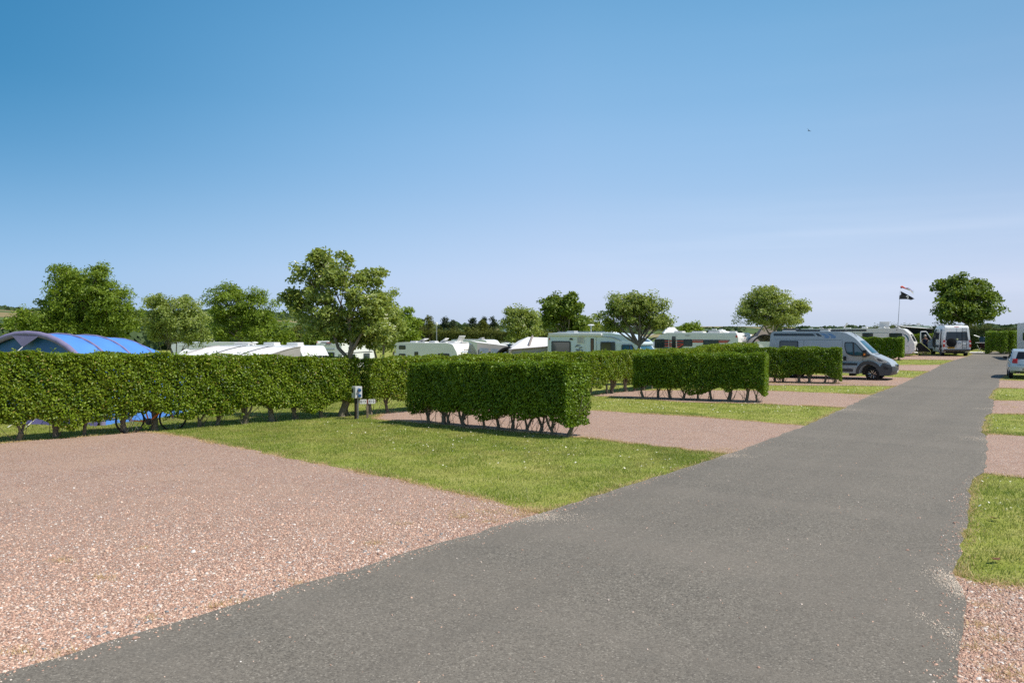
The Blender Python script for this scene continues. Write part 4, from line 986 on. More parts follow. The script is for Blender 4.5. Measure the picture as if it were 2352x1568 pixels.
class Veh:
    def __init__(s, name, label, cat, L, W, A, d, group=None, dz=0.0, scale=1.0):
        """A is the ground point under the left end of the visible side, d the direction along that side"""
        s.L, s.W = L, W; left = Vector((-d.y, d.x)); s.warp = lambda p: p; s.levels = []
        c = A + d * L / 2 + left * W / 2
        s.root = thing(name, label, cat, (c.x, c.y, float(terrain(c.x, c.y)) + dz), math.atan2(d.y, d.x), group)
        s.prof = None
    def X(s, x): return x - s.L / 2
    def _finish(s, bm, name, mat, parent, smooth, bev=0):
        for z in s.levels:
            bmesh.ops.bisect_plane(bm, geom=bm.verts[:] + bm.edges[:] + bm.faces[:], dist=1e-5, plane_co=(0, 0, z), plane_no=(0, 0, 1))
        for v in bm.verts: v.co = Vector(s.warp(v.co))
        bmesh.ops.recalc_face_normals(bm, faces=bm.faces)
        me = bpy.data.meshes.new(name); bm.to_mesh(me); bm.free()
        return link(name, me, mat, parent or s.root, smooth)
    def body(s, prof, mat, name='body', y0=None, y1=None, bev=0.06, seg=3, parent=None, smooth=40):
        """prof: (x from left end, z) outline of the side"""
        y0 = -s.W / 2 if y0 is None else y0; y1 = s.W / 2 if y1 is None else y1
        P = [(s.X(x), z) for x, z in prof]
        if name == 'body': s.prof = P
        bm = bmesh.new(); n = len(P)
        a = [bm.verts.new((x, y0, z)) for x, z in P]; b = [bm.verts.new((x, y1, z)) for x, z in P]
        bm.faces.new(a[::-1]); bm.faces.new(b)
        for i in range(n): bm.faces.new((a[i], a[(i + 1) % n], b[(i + 1) % n], b[i]))
        if bev:
            E = [e for e in bm.edges if abs(e.verts[0].co.y - e.verts[1].co.y) < 1e-6 and max(e.verts[0].co.z, e.verts[1].co.z) > 0.5]
            bmesh.ops.bevel(bm, geom=E, offset=bev, segments=seg, affect='EDGES', profile=0.5, clamp_overlap=True)
        # slices across the width so that the ends can be curved
        for k in (-0.35, -0.12, 0.12, 0.35):
            bmesh.ops.bisect_plane(bm, geom=bm.verts[:] + bm.edges[:] + bm.faces[:], dist=1e-5, plane_co=(0, k * s.W, 0), plane_no=(0, 1, 0))
        return s._finish(bm, name, mat, parent, smooth)
    def well(s, x, z1=.92, r=.52):
        o = s.box('wheel_housing', x, 0, .28 + (z1 - .28) / 2, 2 * r, s.W - .56, z1 - .28, MATS['black_plastic'], bev=.01); return o
    def side(s, name, poly, mat, out=0.012, th=0.03, parent=None, far=False):
        """flat piece on the visible (or far) side; poly (x from left end, z)"""
        sg = 1 if far else -1
        bm = bmesh.new(); n = len(poly)
        a = [bm.verts.new((s.X(x), sg * (s.W / 2 + out), z)) for x, z in poly]
        b = [bm.verts.new((s.X(x), sg * (s.W / 2 + out - th), z)) for x, z in poly]
        bm.faces.new(a); bm.faces.new(b[::-1])
        for i in range(n): bm.faces.new((a[i], a[(i + 1) % n], b[(i + 1) % n], b[i]))
        return s._finish(bm, name, mat, parent, None)
    def xe(s, z, right=True):
        best = None; n = len(s.prof)
        for i in range(n):
            (x0, z0), (x1, z1) = s.prof[i], s.prof[(i + 1) % n]
            if (z0 - z) * (z1 - z) <= 0 and abs(z1 - z0) > 1e-9:
                x = x0 + (x1 - x0) * (z - z0) / (z1 - z0)
                if best is None or (x > best if right else x < best): best = x
        return best if best is not None else (s.L / 2 if right else -s.L / 2)
    def end(s, name, y0, y1, z0, z1, mat, out=0.012, right=True, parent=None, nu=6, nv=6, th=0.03, inset=0.0):
        """piece following the end of the body; y runs from the visible side (-) to the far side; inset narrows the top"""
        sg = 1 if right else -1; V = []; F = []
        for lay in (0, 1):
            for j in range(nv + 1):
                z = z0 + (z1 - z0) * j / nv; ins = inset * j / nv
                for i in range(nu + 1):
                    y = (y0 + ins) + (y1 - y0 - 2 * ins) * i / nu
                    p = Vector((s.xe(z, right) + sg * (out - lay * th), y, z)); V.append(tuple(s.warp(p)))
        m = (nu + 1) * (nv + 1); q = lambda l, j, i: l * m + j * (nu + 1) + i
        for j in range(nv):
            for i in range(nu):
                F.append((q(0, j, i), q(0, j, i + 1), q(0, j + 1, i + 1), q(0, j + 1, i)))
                F.append((q(1, j, i), q(1, j + 1, i), q(1, j + 1, i + 1), q(1, j, i + 1)))
        for i in range(nu):
            F.append((q(0, 0, i), q(1, 0, i), q(1, 0, i + 1), q(0, 0, i + 1))); F.append((q(0, nv, i), q(0, nv, i + 1), q(1, nv, i + 1), q(1, nv, i)))
        for j in range(nv):
            F.append((q(0, j, 0), q(0, j + 1, 0), q(1, j + 1, 0), q(1, j, 0))); F.append((q(0, j, nu), q(1, j, nu), q(1, j + 1, nu), q(0, j + 1, nu)))
        bm = bmesh.new(); bv = [bm.verts.new(v) for v in V]
        for f in F: bm.faces.new([bv[k] for k in f])
        bmesh.ops.recalc_face_normals(bm, faces=bm.faces)
        me = bpy.data.meshes.new(name); bm.to_mesh(me); bm.free()
        return link(name, me, mat, parent or s.root, 40)
    def window(s, x0, x1, z0, z1, fr=0.045, r=0.07, glass='window_glass', far=False):
        w = s.side('window', rrect(x0, x1, z0, z1, r), MATS['window_rubber'], 0.016, 0.03, far=far)
        s.side('pane', rrect(x0 + fr, x1 - fr, z0 + fr, z1 - fr, r * 0.7), MATS[glass], 0.028, 0.02, w, far)
        return w
    def endwin(s, y0, y1, z0, z1, fr=0.05, glass='window_glass', right=True, inset=0.0):
        w = s.end('window', y0, y1, z0, z1, MATS['window_rubber'], 0.015, right, inset=inset)
        s.end('pane', y0 + fr, y1 - fr, z0 + fr, z1 - fr, MATS[glass], 0.026, right, w, inset=inset)
        return w
    def box(s, name, x, y, z, dx, dy, dz, mat, parent=None, rot=None, bev=0.02):
        m = MB(); m.box((0, 0, 0), (dx, dy, dz), rot)
        o = m.build(name, mat, parent or s.root, 40, min(bev, min(dx, dy, dz) * 0.3)); o.data.transform(Matrix.Translation((s.X(x), y, z))); return o
    def rooflight(s, x, y, z, w=0.5, d=0.45, open_=0.0, h=0.07, mat='pale_acrylic'):
        b = s.box('rooflight', x, y, z + 0.02, w + .06, d + .06, 0.06, MATS['white_plastic'])
        if open_:
            s.box('rooflight_lid', x - w / 2 + math.cos(open_) * w / 2, y, z + 0.06 + math.sin(open_) * w / 2, w, d, 0.05, MATS[mat], b, Matrix.Rotation(-open_, 3, 'Y'))
        else: s.box('rooflight_lid', x, y, z + 0.05 + h / 2, w, d, h, MATS[mat], b)
        return b
    def aerial(s, x, y, z, h=0.35, r=0.2):
        m = MB(); m.tube([(s.X(x), y, z - .05), (s.X(x), y, z + h)], 0.022, 6); m.lathe([(0.02, h), (r * .6, h + .01), (r, h + 0.05), (r * .7, h + 0.085), (0.02, h + 0.1)], (s.X(x), y, z), n=14)
        return m.build('aerial', MATS['white_plastic'], s.root, 50)
    def wheel(s, x, r=0.34, w=0.22, y=None, alloy=False, far=False, name='wheel'):
        sg = 1 if far else -1; y = (s.W / 2 - w / 2 - 0.02) if y is None else y
        m = MB(); m.lathe([(r * .62, -w / 2), (r * .86, -w / 2), (r * .97, -w * .38), (r, -w * .2), (r, w * .2), (r * .97, w * .38), (r * .86, w / 2), (r * .62, w / 2)], (s.X(x), sg * y, r), 'y', 28)
        t = m.build(name, MATS['black_rubber'], s.root, 40)
        m = MB(); yo = sg * (y + w / 2 - 0.015)
        if not alloy:
            m.lathe([(r * .66, 0), (r * .6, sg * .02), (r * .5, -sg * .01), (r * .2, sg * .015), (0.01, sg * .02)], (s.X(x), yo, r), 'y', 24)
            m.build('rim', MATS['grey_plastic'], t, 40)
        else:
            m.lathe([(r * .66, -.02 * sg), (r * .64, sg * .012), (r * .59, sg * .012), (r * .57, -.02 * sg)], (s.X(x), yo, r), 'y', 28)
            for k in range(5):
                a = 2 * math.pi * k / 5 + 0.3
                for da in (-0.16, 0.16):
                    c, q = math.cos(a), math.sin(a); c2, q2 = math.cos(a + da * 1.7), math.sin(a + da * 1.7)
                    m.tube([(s.X(x) + c * r * .12, yo, r + q * r * .12), (s.X(x) + c2 * r * .6, yo + sg * .008, r + q2 * r * .6)], r * .05, 5)
            m.build('rim', MATS['alloy'], t, 40)
            m = MB(); m.lathe([(r * .57, 0), (0.01, 0.0)], (s.X(x), yo - sg * .03, r), 'y', 20); m.build('brake_disc', MATS['black_plastic'], t)
        return t
    def txt(s, body, x, z, size, mat='ink', right_end=False, y=0, bold=0.0, out=0.02, name='lettering', parent=None, flip=False):
        if right_end: M = frame_m(s.warp(Vector((s.xe(z) + out, y, z))), (0, 1, 0), (0, 0, 1))
        else: M = frame_m(s.warp(Vector((s.X(x), -s.W / 2 - out, z))), (1, 0, 0), (0, 0, 1))
        return text(name, body, size, MATS[mat], parent or s.root, M, 0.003, bold)

def arc(cx, cz, r, a0, a1, n=7): return [(cx + r * math.cos(a0 + (a1 - a0) * k / n), cz + r * math.sin(a0 + (a1 - a0) * k / n)) for k in range(n + 1)]

def caravan(label, uL, uR, L, W, H, nose, tail, mat, group='caravans', az=AZ_PITCH, dz=0.0, z0=0.36, name='caravan'):
    """nose/tail: 'left'/'right' outlines as lists from bottom to top (x offset inward, z fraction, radius)"""
    A, d = side_fit(uL, uR, L, az); v = Veh(name, label, 'caravan', L, W, A, d, group, dz)
    pts = [(0.15, z0, 0.05)] + []
    pr = [(tx, z0 + (H - z0) * zf, r) for tx, zf, r in tail]
    pn = [(L - tx, z0 + (H - z0) * zf, r) for tx, zf, r in nose]
    prof = rpoly(pn[::1] + pr[::-1], 6) if True else None
    v.body(prof, MATS[mat], bev=0.05)
    ch = MB(); ch.box((0, 0, z0 - .06), (L * .86, W * .8, .1)); ch.build('chassis', MATS['steel'], v.root)
    for far in (False, True):
        v.wheel(L * .47, 0.32, 0.19, far=far)
    v.H = H
    return v

# ---------------------------------------------------------------- silver campervan with alloy wheels
L, W = 6.36, 2.05
A, d = side_fit(1763, 2056, L); van = Veh('campervan', 'silver campervan parked nose to the road on the third gravel pitch', 'campervan', L, W, A, d, None, -.03)
def van_warp(p):
    x, y, z = p; k = max(0.0, (z - 0.95) / 1.6); y = y * (1 - 0.115 * k ** 1.5)
    f = max(0.0, (x - (L / 2 - 1.5)) / 1.5); y = y * (1 - 0.15 * f ** 2)
    if x > 0.6: x = x - 0.22 * (abs(y) / (W / 2)) ** 2.2 * min(1, (x - 0.6) / 1.6)
    if x < -L / 2 + 0.3: x = x + 0.05 * (abs(y) / (W / 2)) ** 3
    return (x, y, z)
van.warp = van_warp; van.levels = [0.7, 0.95, 1.2, 1.45, 1.7, 1.95, 2.2, 2.38]
fx, rx = 5.30, 1.27
vp = [(0.06, .40)] + [(rx - .47, .40)] + arc(rx, .36, .47, math.pi - .1, .1, 9) + [(rx + .47, .40), (fx - .48, .36)] + arc(fx, .36, .48, math.pi, 0.05, 9) + [(fx + .48, .30), (6.12, .28), (6.28, .34), (6.355, .52), (6.34, .80), (6.25, .95), (6.10, 1.06), (5.75, 1.22), (5.50, 1.33), (5.42, 1.37),
      (4.66, 2.08), (4.50, 2.20), (4.30, 2.32), (4.08, 2.42), (3.85, 2.49), (3.6, 2.525), (3.2, 2.535), (.5, 2.53), (.28, 2.515), (.16, 2.46), (.10, 2.36), (.02, 1.5), (0, 1.0)]
van.body(vp, MATS['silver_van'], bev=0.07, seg=4)
for x in (fx, rx):
    van.well(x); van.wheel(x, 0.345, 0.23, alloy=True); van.wheel(x, 0.345, 0.23, alloy=True, far=True)
# dark lower front: bumper, arch flare, side mouldings
bp = [(fx + .48, .29), (6.12, .27), (6.30, .33), (6.375, .52), (6.37, .72), (6.30, .83), (5.98, .92), (5.88, .78), (5.80, .56)]
van.body(rpoly([(x, z, .03) for x, z in bp], 2), MATS['van_grey_trim'], 'front_bumper', -W / 2 - .012, W / 2 + .012, .03)
ring = arc(fx, .36, .66, math.pi * 1.02, 0.0, 16) + arc(fx, .36, .49, 0.0, math.pi * 1.02, 16)
van.side('wheel_arch', [(x, max(z, .30)) for x, z in ring], MATS['van_grey_trim'], 0.022, 0.05)
ring = arc(rx, .36, .60, math.pi * 1.02, 0.0, 16) + arc(rx, .36, .48, 0.0, math.pi * 1.02, 16)
van.side('wheel_arch', [(x, max(z, .34)) for x, z in ring], MATS['van_grey_trim'], 0.022, 0.05)
van.side('side_moulding', rrect(1.9, 4.72, .78, .90, .03), MATS['dark_decal'], 0.014)
van.side('side_moulding', rrect(1.9, 4.48, .44, .60, .03), MATS['van_grey_trim'], 0.014)
# cab door outline, window, handle
sh = lambda pts, w=0.008: [(x, z) for x, z in pts]
for pts in (rrect(3.84, 3.852, .40, 2.08, .002), rrect(5.02, 5.032, .98, 1.30, .002), rrect(.4, 3.8, 2.075, 2.085, .002), rrect(1.9, 1.91, .45, 2.07, .002)):
    van.side('panel_gap', pts, MATS['window_rubber'], 0.006, 0.012)
cw = van.side('window', rpoly([(3.97, 1.98, .08), (4.45, 1.98, .1), (4.62, 1.90, .12), (5.12, 1.40, .06), (4.98, 1.26, .05), (4.45, 1.26, .1), (4.10, 1.36, .18), (3.98, 1.7, .1)], 4), MATS['window_rubber'], 0.012)
van.side('pane', rpoly([(4.02, 1.93, .07), (4.42, 1.93, .03), (4.47, 1.31, .03), (4.16, 1.40, .16), (4.04, 1.7, .1)], 4), MATS['cab_glass'], 0.022, .02, cw)
van.side('pane', rpoly([(4.52, 1.90, .03), (4.60, 1.86, .1), (5.02, 1.42, .04), (4.95, 1.31, .03), (4.57, 1.31, .03)], 4), MATS['cab_glass'], 0.022, .02, cw)
van.side('door_handle', rrect(3.93, 4.09, 1.02, 1.24, .05), MATS['black_plastic'], 0.02)
van.window(.62, 1.62, 1.50, 2.02, .05, .08)
van.window(2.1, 3.4, 1.50, 2.0, .05, .08, far=True)
# roof decals
st = van.side('decal', rpoly([(.30, 2.28, .01), (2.52, 2.28, .02), (2.36, 2.40, .06), (.30, 2.40, .01)], 4), MATS['dark_decal'], 0.007, .012)
van.side('decal', rpoly([(.30, 2.425, .005), (2.62, 2.425, .04), (2.86, 2.27, .03), (2.62, 2.27, .02), (2.48, 2.41, .05), (.30, 2.41, .005)], 3), MATS['dark_decal'], 0.007, .012)
for x0 in (2.70, 3.02):
    van.side('decal', rpoly([(x0, 2.43, .01), (x0 + .24, 2.43, .08), (x0 + .52, 2.26, .04), (x0 + .46, 2.17, .02), (x0 + .22, 2.17, .02), (x0 + .29, 2.25, .05)], 4), MATS['sky_decal'], 0.007, .012)
# mirror
mm = van.box('mirror', 4.98, -W / 2 - .17, 1.40, .20, .16, .36, MATS['black_plastic'], bev=.05)
van.box('mirror_arm', 5.06, -W / 2 - .03, 1.32, .26, .2, .10, MATS['black_plastic'], mm)
van.box('indicator', 4.965, -W / 2 - .245, 1.36, .1, .02, .12, MATS['orange_lamp'], mm)
van.box('mirror', 4.98, W / 2 + .14, 1.40, .20, .16, .36, MATS['black_plastic'], bev=.05)
# windscreen, headlamps, grille, plate
van.end('windscreen', -.80, .80, 1.42, 2.05, MATS['cab_glass'], 0.016, nu=10, inset=.05)
for sg in (-1, 1):
    van.side('headlight', rpoly([(5.56, 1.235, .02), (5.86, 1.16, .05), (6.20, .95, .03), (5.98, .93, .03), (5.72, 1.02, .05)], 4), MATS['pale_acrylic'], 0.03, .06, far=sg > 0)
hl = van.side('headlight_lens', rpoly([(5.68, 1.16, .02), (5.84, 1.12, .03), (6.06, .98, .03), (5.80, 1.02, .03)], 3), MATS['tinted_glass'], 0.04, .03)
van.side('air_intake', rpoly([(6.0, .76, .02), (6.22, .70, .03), (6.2, .58, .03), (6.02, .62, .03)], 3), MATS['black_plastic'], 0.028, .03)
g = van.end('grille', -.5, .5, .68, .86, MATS['chrome'], 0.03)
van.end('grille_opening', -.44, .44, .71, .83, MATS['black_plastic'], 0.04, parent=g)
pl = van.end('number_plate', -.27, .27, .42, .53, MATS['plate_white'], 0.03, nu=2, nv=2)
van.end('bonnet_gap', -.72, .72, 1.335, 1.36, MATS['black_plastic'], 0.012, nv=2)
# roof gear
van.rooflight(.95, 0.1, 2.53, .7, .6, 0, .10, 'tinted_glass')
van.box('solar_panel', 2.0, .1, 2.58, 1.3, 1.0, .04, MATS['tinted_glass']); van.box('solar_panel', 3.25, .35, 2.60, 1.1, .6, .04, MATS['tinted_glass'])
van.rooflight(2.85, -.3, 2.53, .4, .4, 0, .09, 'grey_plastic')
m = MB(); m.lathe([(.09, 0), (.09, .06), (.05, .09)], (van.X(2.42), -.35, 2.53)); m.build('roof_vent', MATS['black_plastic'], van.root, 40)
van.box('awning_case', 2.9, W / 2 - .16, 2.58, 3.6, .12, .1, MATS['black_plastic'])
m = MB(); m.tube([(van.X(4.42), -.1, 2.24), (van.X(4.16), -.1, 2.50)], .012, 5); m.build('radio_aerial', MATS['black_plastic'], van.root)
m = MB(); m.box((van.X(4.3), -.6, .30), (.3, .5, .16)); m.build('waste_tank', MATS['black_plastic'], van.root, None, .03)

# ---------------------------------------------------------------- white low-profile motorhome with awning case
L, W = 7.3, 2.25
A, d = side_fit(1257.5, 1514, L); mh = Veh('motorhome', 'white low profile motorhome with bird emblem and roof aerial behind the hedge', 'motorhome', L, W, A, d, None, -.14)
k = L / 5.95
def mh_warp(p):
    x, y, z = p
    if x > L / 2 - 2.4: f = (x - (L / 2 - 2.4)) / 2.4; y = y * (1 - 0.13 * f ** 1.3); 
    if x > L / 2 - 2.0: x = x - .25 * (abs(y) / (W / 2)) ** 2.2 * min(1, (x - (L / 2 - 2.0)) / .8)
    return (x, y, z)
mh.warp = mh_warp; mh.levels = [1.2, 1.5, 1.9]
prof = [(0.03, .42)] + [(1.35, .42)] + arc(1.85, .36, .45, math.pi, 0, 8) + [(5.45, .40)] + arc(5.98, .36, .46, math.pi, 0, 8) + [(6.9, .32), (7.22, .42), (7.28, .8), (7.15, 1.0), (6.85, 1.12), (6.62, 1.2), (6.08, 1.98), (6.20, 2.02), (6.22, 2.10), (6.05, 2.24), (5.5, 2.46), (4.9, 2.60), (4.3, 2.68), (3.6, 2.70), (.5, 2.70), (.22, 2.66), (.06, 2.52), (0, 2.3)]
mh.body(prof, MATS['pale_blue_gel'], bev=.05)
for x in (1.85, 5.98):
    mh.well(x); mh.wheel(x, .34, .22); mh.wheel(x, .34, .22, far=True)
mh.body([(0.14, 2.50), (3.72, 2.50), (3.76, 2.58), (3.72, 2.68), (.14, 2.68)], MATS['white_plastic'], 'awning_case', -W / 2 - .14, -W / 2 - .003, .03)
mh.side('corner_trim', rrect(0.02, .12, .5, 2.5, .03), MATS['white_plastic'], .02)
mh.window(.28, 1.62, 1.50, 2.20, .07, .10); mh.window(3.62, 4.36, 1.50, 2.18, .07, .08)
mh.side('dark_panel', rrect(4.36, 4.55, 1.50, 2.18, .02), MATS['dark_decal'], .014)
dr = mh.side('door', rrect(2.66, 3.30, .60, 2.47, .10), MATS['pale_blue_gel'], .02)
mh.side('door_window', rrect(2.98, 3.20, 1.30, 2.38, .04), MATS['window_rubber'], .03, .02, dr)
mh.side('door_pane', rrect(3.02, 3.16, 1.36, 2.33, .03), simple('brown_blind', (.10, .055, .035), .25), .04, .02, dr)
for q in (2.645, 3.295): mh.side('door_seal', rrect(q, q + .035, .62, 2.44, .015), MATS['white_plastic'], .03, .02, dr)
gr = mh.side('vent_grille', rrect(2.06, 2.54, 2.06, 2.46, .02), MATS['white_plastic'], .02)
for j in range(9): mh.side('slat', rrect(2.09, 2.51, 2.09 + j * .04, 2.112 + j * .04, .003), MATS['grey_plastic'], .026, .012, gr)
mh.side('awning_light', arc(1.66, 2.27, .12, 0, math.pi, 10), MATS['dark_decal'], .03)
mh.side('side_marker', rrect(.13, .17, 2.26, 2.38, .02), MATS['red_lamp'], .03)
# two flying birds over a curved sea, drawn as strokes
def stroke(pts, w):
    a = []; b = []
    for i, (x, z) in enumerate(pts):
        p0, p1 = pts[max(i - 1, 0)], pts[min(i + 1, len(pts) - 1)]; dx, dz = p1[0] - p0[0], p1[1] - p0[1]; l = math.hypot(dx, dz)
        f = w * (0.25 + math.sin(math.pi * i / (len(pts) - 1)) * .75); a.append((x - dz / l * f, z + dx / l * f)); b.append((x + dz / l * f, z - dx / l * f))
    return a + b[::-1]
lg = mh.root
def bez(p, c, q, n=8): return [((1 - t) ** 2 * p[0] + 2 * t * (1 - t) * c[0] + t * t * q[0], (1 - t) ** 2 * p[1] + 2 * t * (1 - t) * c[1] + t * t * q[1]) for t in [i / n for i in range(n + 1)]]
ex, ez = 1.92, 1.52
for (p, c, q, w_) in (((0, .30), (.12, .52), (.36, .43), .022), ((.02, .20), (.10, .16), (.16, .20), .018), ((.14, .20), (.22, .10), (.30, .24), .02), ((.26, .22), (.40, .36), (.50, .30), .022), ((.05, .10), (.20, .16), (.26, .04), .018), ((.24, .04), (.34, .20), (.50, .16), .02), ((.08, .36), (.2, .38), (.34, .36), .014), ((.48, .18), (.52, .1), (.46, .02), .016), ((-.06, .0), (.24, .02), (.58, -.01), .014)):
    mh.side('emblem', stroke([(ex + x, ez + z) for x, z in bez(p, c, q)], w_), MATS['dark_decal'], .012, .015)
# cab
cw = mh.side('window', rpoly([(4.98, 2.02, .08), (5.75, 2.02, .1), (6.22, 1.42, .06), (4.98, 1.36, .06)], 4), MATS['window_rubber'], .014)
mh.side('pane', rpoly([(5.04, 1.97, .06), (5.52, 1.97, .04), (5.55, 1.42, .03), (5.04, 1.42, .05)], 4), MATS['cab_glass'], .024, .02, cw)
mh.side('pane', rpoly([(5.60, 1.96, .03), (5.73, 1.96, .08), (6.12, 1.45, .04), (5.63, 1.42, .03)], 4), MATS['cab_glass'], .024, .02, cw)
mh.end('windscreen', -.90, .90, 1.24, 1.95, MATS['cab_glass'], .016, nu=10, inset=.04)
mh.side('roof_line', stroke(bez((3.7, 2.46), (4.5, 2.50), (4.95, 2.22)), .02), MATS['grey_plastic'], .012)
mh.aerial(2.35, .1, 2.70, .42, .22)
mh.rooflight(1.0, .2, 2.70, .5, .5, 0, .06); mh.rooflight(3.75, -.1, 2.70, .55, .5, .15, .07, 'tinted_glass'); mh.box('solar_panel', 2.0, -.3, 2.75, 1.2, .55, .03, MATS['grey_plastic'])
mh.box('roof_rail', 2.1, .6, 2.76, 3.2, .03, .04, MATS['steel']); mh.box('roof_rail', 2.1, -.75, 2.75, 3.2, .03, .04, MATS['steel'])
mm = mh.box('mirror', 6.0, -W / 2 - .10, 1.45, .14, .16, .34, MATS['black_plastic'], bev=.04)
mh.end('cab_window', -.6, .6, 2.20, 2.34, MATS['tinted_glass'], .012)

# ---------------------------------------------------------------- caravans
NOSE_R = [(.08, 0, .08), (.0, .22, .1), (.10, .55, .3), (.75, .93, .5), (1.25, 1.0, .35)]          # rounded, sloping end
TAIL_F = [(.06, 0, .05), (.0, .3, .05), (.04, .85, .1), (.10, 1.0, .16)]                            # upright end
# cream-white caravan left of centre, bow front to the sun
c1 = caravan('long white caravan with a bunk window, left of the grey and white awning', 905, 1053, 5.7, 2.25, 2.50, [(.10, 0, .06), (0, .2, .1), (.05, .52, .15), (.16, .72, .3), (.50, .96, .3), (.95, 1.0, .3)], TAIL_F, 'cream_gel', dz=-.28)
c1.window(.45, 1.08, 2.02, 2.30, .05, .09); c1.window(.45, 1.08, 1.40, 1.72, .05, .09); c1.window(1.88, 2.22, 1.55, 1.88, .05, .07); c1.window(3.95, 4.95, 1.1, 1.80, .06, .1)
for a, b in ((-.98, -.40), (-.34, .42), (.48, .98)): c1.endwin(a, b, 1.25, 1.74)
c1.txt('PEGASUS', 0, 2.02, .15, 'dark_decal', True, 0.1, name='lettering'); c1.end('decal', -.55, .5, 1.90, 1.935, MATS['sky_decal'], .012, nv=1)
c1.rooflight(1.75, .0, 2.50, .62, .5, .35); c1.rooflight(.8, .2, 2.5, .5, .4, 0, .05); c1.rooflight(2.6, .1, 2.5, .5, .4, 0, .07); c1.rooflight(3.75, -.1, 2.5, .5, .4, .5, .05, 'white_plastic')
c1.box('roof_box', 4.15, .25, 2.56, .9, .7, .10, MATS['white_plastic'], bev=.04); c1.rooflight(4.75, .55, 2.50, .5, .7, 1.0, .05)
# second roof showing behind it
c1b = caravan('white caravan roof behind the long white caravan, with raised rooflight', 1035, 1130, 5.6, 2.2, 2.60, [(.08, 0, .05), (0, .25, .1), (.2, .7, .3), (.8, .96, .35), (1.2, 1.0, .3)], TAIL_F, 'white_gel', dz=-.55)
c1b.end('window', -.8, .3, 1.6, 2.1, MATS['awning_taupe'], .014)
c1b.rooflight(3.3, .2, 2.6, .5, .5, .3)
# red striped caravan
c2 = caravan('white caravan with dark and red side stripes behind the motorhome cab', 1498, 1697, 6.3, 2.25, 2.50, [(.07, 0, .06), (0, .25, .06), (.05, .85, .12), (.16, 1.0, .16)], [(.08, 0, .06), (0, .22, .1), (.06, .5, .3), (.62, .92, .5), (1.1, 1.0, .35)], 'cream_gel', dz=-.13, az=128)
c2.side('decal', [(.98, 1.36), (2.15, 1.36), (2.42, 1.52), (3.0, 1.84), (5.62, 1.84), (5.80, 2.04), (.98, 2.04)][0:0] or rpoly([(.95, 1.38, .02), (2.10, 1.38, .1), (2.45, 1.60, .1), (2.52, 2.04, .02), (.95, 2.04, .02)], 3), MATS['dark_decal'], .006, .01)
c2.side('decal', rpoly([(3.0, 1.84, .02), (5.52, 1.84, .08), (5.74, 2.04, .02), (3.0, 2.04, .02)], 3), MATS['dark_decal'], .006, .01)
for a, b, z in ((.97, 2.5, 1.90), (.97, 2.5, 1.72), (.97, 2.0, 1.56)): c2.side('red_stripe', rrect(a, b, z, z + .055, .01), MATS['red_trim'], .012, .01)
c2.side('red_stripe', rpoly([(1.78, 1.44, .01), (1.95, 1.44, .02), (2.5, 1.76, .01), (2.5, 1.84, .01)], 2), MATS['red_trim'], .012, .01)
c2.side('red_stripe', rpoly([(3.0, 1.85, .01), (5.48, 1.85, .04), (5.56, 1.92, .01), (3.0, 1.92, .01)], 3), MATS['red_trim'], .012, .01)
c2.side('red_stripe', rpoly([(3.0, 1.96, .01), (5.60, 1.96, .02), (5.66, 2.01, .01), (3.0, 2.01, .01)], 3), MATS['red_trim'], .012, .01)
c2.side('white_stripe', rrect(.97, 2.0, 1.50, 1.515, .003), MATS['white_plastic'], .014, .01); c2.side('white_stripe', rrect(2.9, 5.6, 1.935, 1.95, .003), MATS['white_plastic'], .014, .01)
c2.window(.18, .98, 1.42, 2.06, .06, .12); c2.window(2.38, 3.04, 1.58, 2.06, .06, .09); c2.window(3.82, 4.92, 1.42, 2.04, .06, .08)
dr = c2.side('door', rrect(1.28, 1.88, .5, 2.40, .06), MATS['cream_gel'], .006)
for q in (1.265, 1.865): c2.side('door_seal', rrect(q, q + .03, .5, 2.38, .01), MATS['white_plastic'], .02, .02, dr)
c2.side('door_window', rrect(1.52, 1.80, 1.30, 2.26, .03), MATS['window_glass'], .024, .02, dr)
c2.side('handle', rrect(2.52, 2.86, 2.30, 2.325, .01), MATS['black_plastic'], .02); c2.side('side_marker', rrect(6.10, 6.2, 2.20, 2.34, .02), MATS['red_lamp'], .05)
c2.txt('STERLING', 0, 2.28, .14, 'ink', True, 0); c2.end('tail_lamp', -.1, .1, 2.16, 2.19, MATS['red_lamp'], .02, nv=1); c2.end('grab_rail', -.4, .4, 1.95, 2.0, MATS['grey_plastic'], .04, nv=1)
c2.end('handle_recess', -.6, .6, 2.06, 2.09, MATS['grey_plastic'], .012, nv=1)
c2.rooflight(1.55, 0, 2.5, .6, .45, 0, .06); c2.rooflight(2.9, .2, 2.5, .8, .5, 0, .05, 'white_plastic'); c2.rooflight(4.2, .0, 2.5, .8, .5, 0, .08); c2.rooflight(5.4, .2, 2.5, .4, .4, 0, .06, 'white_plastic')
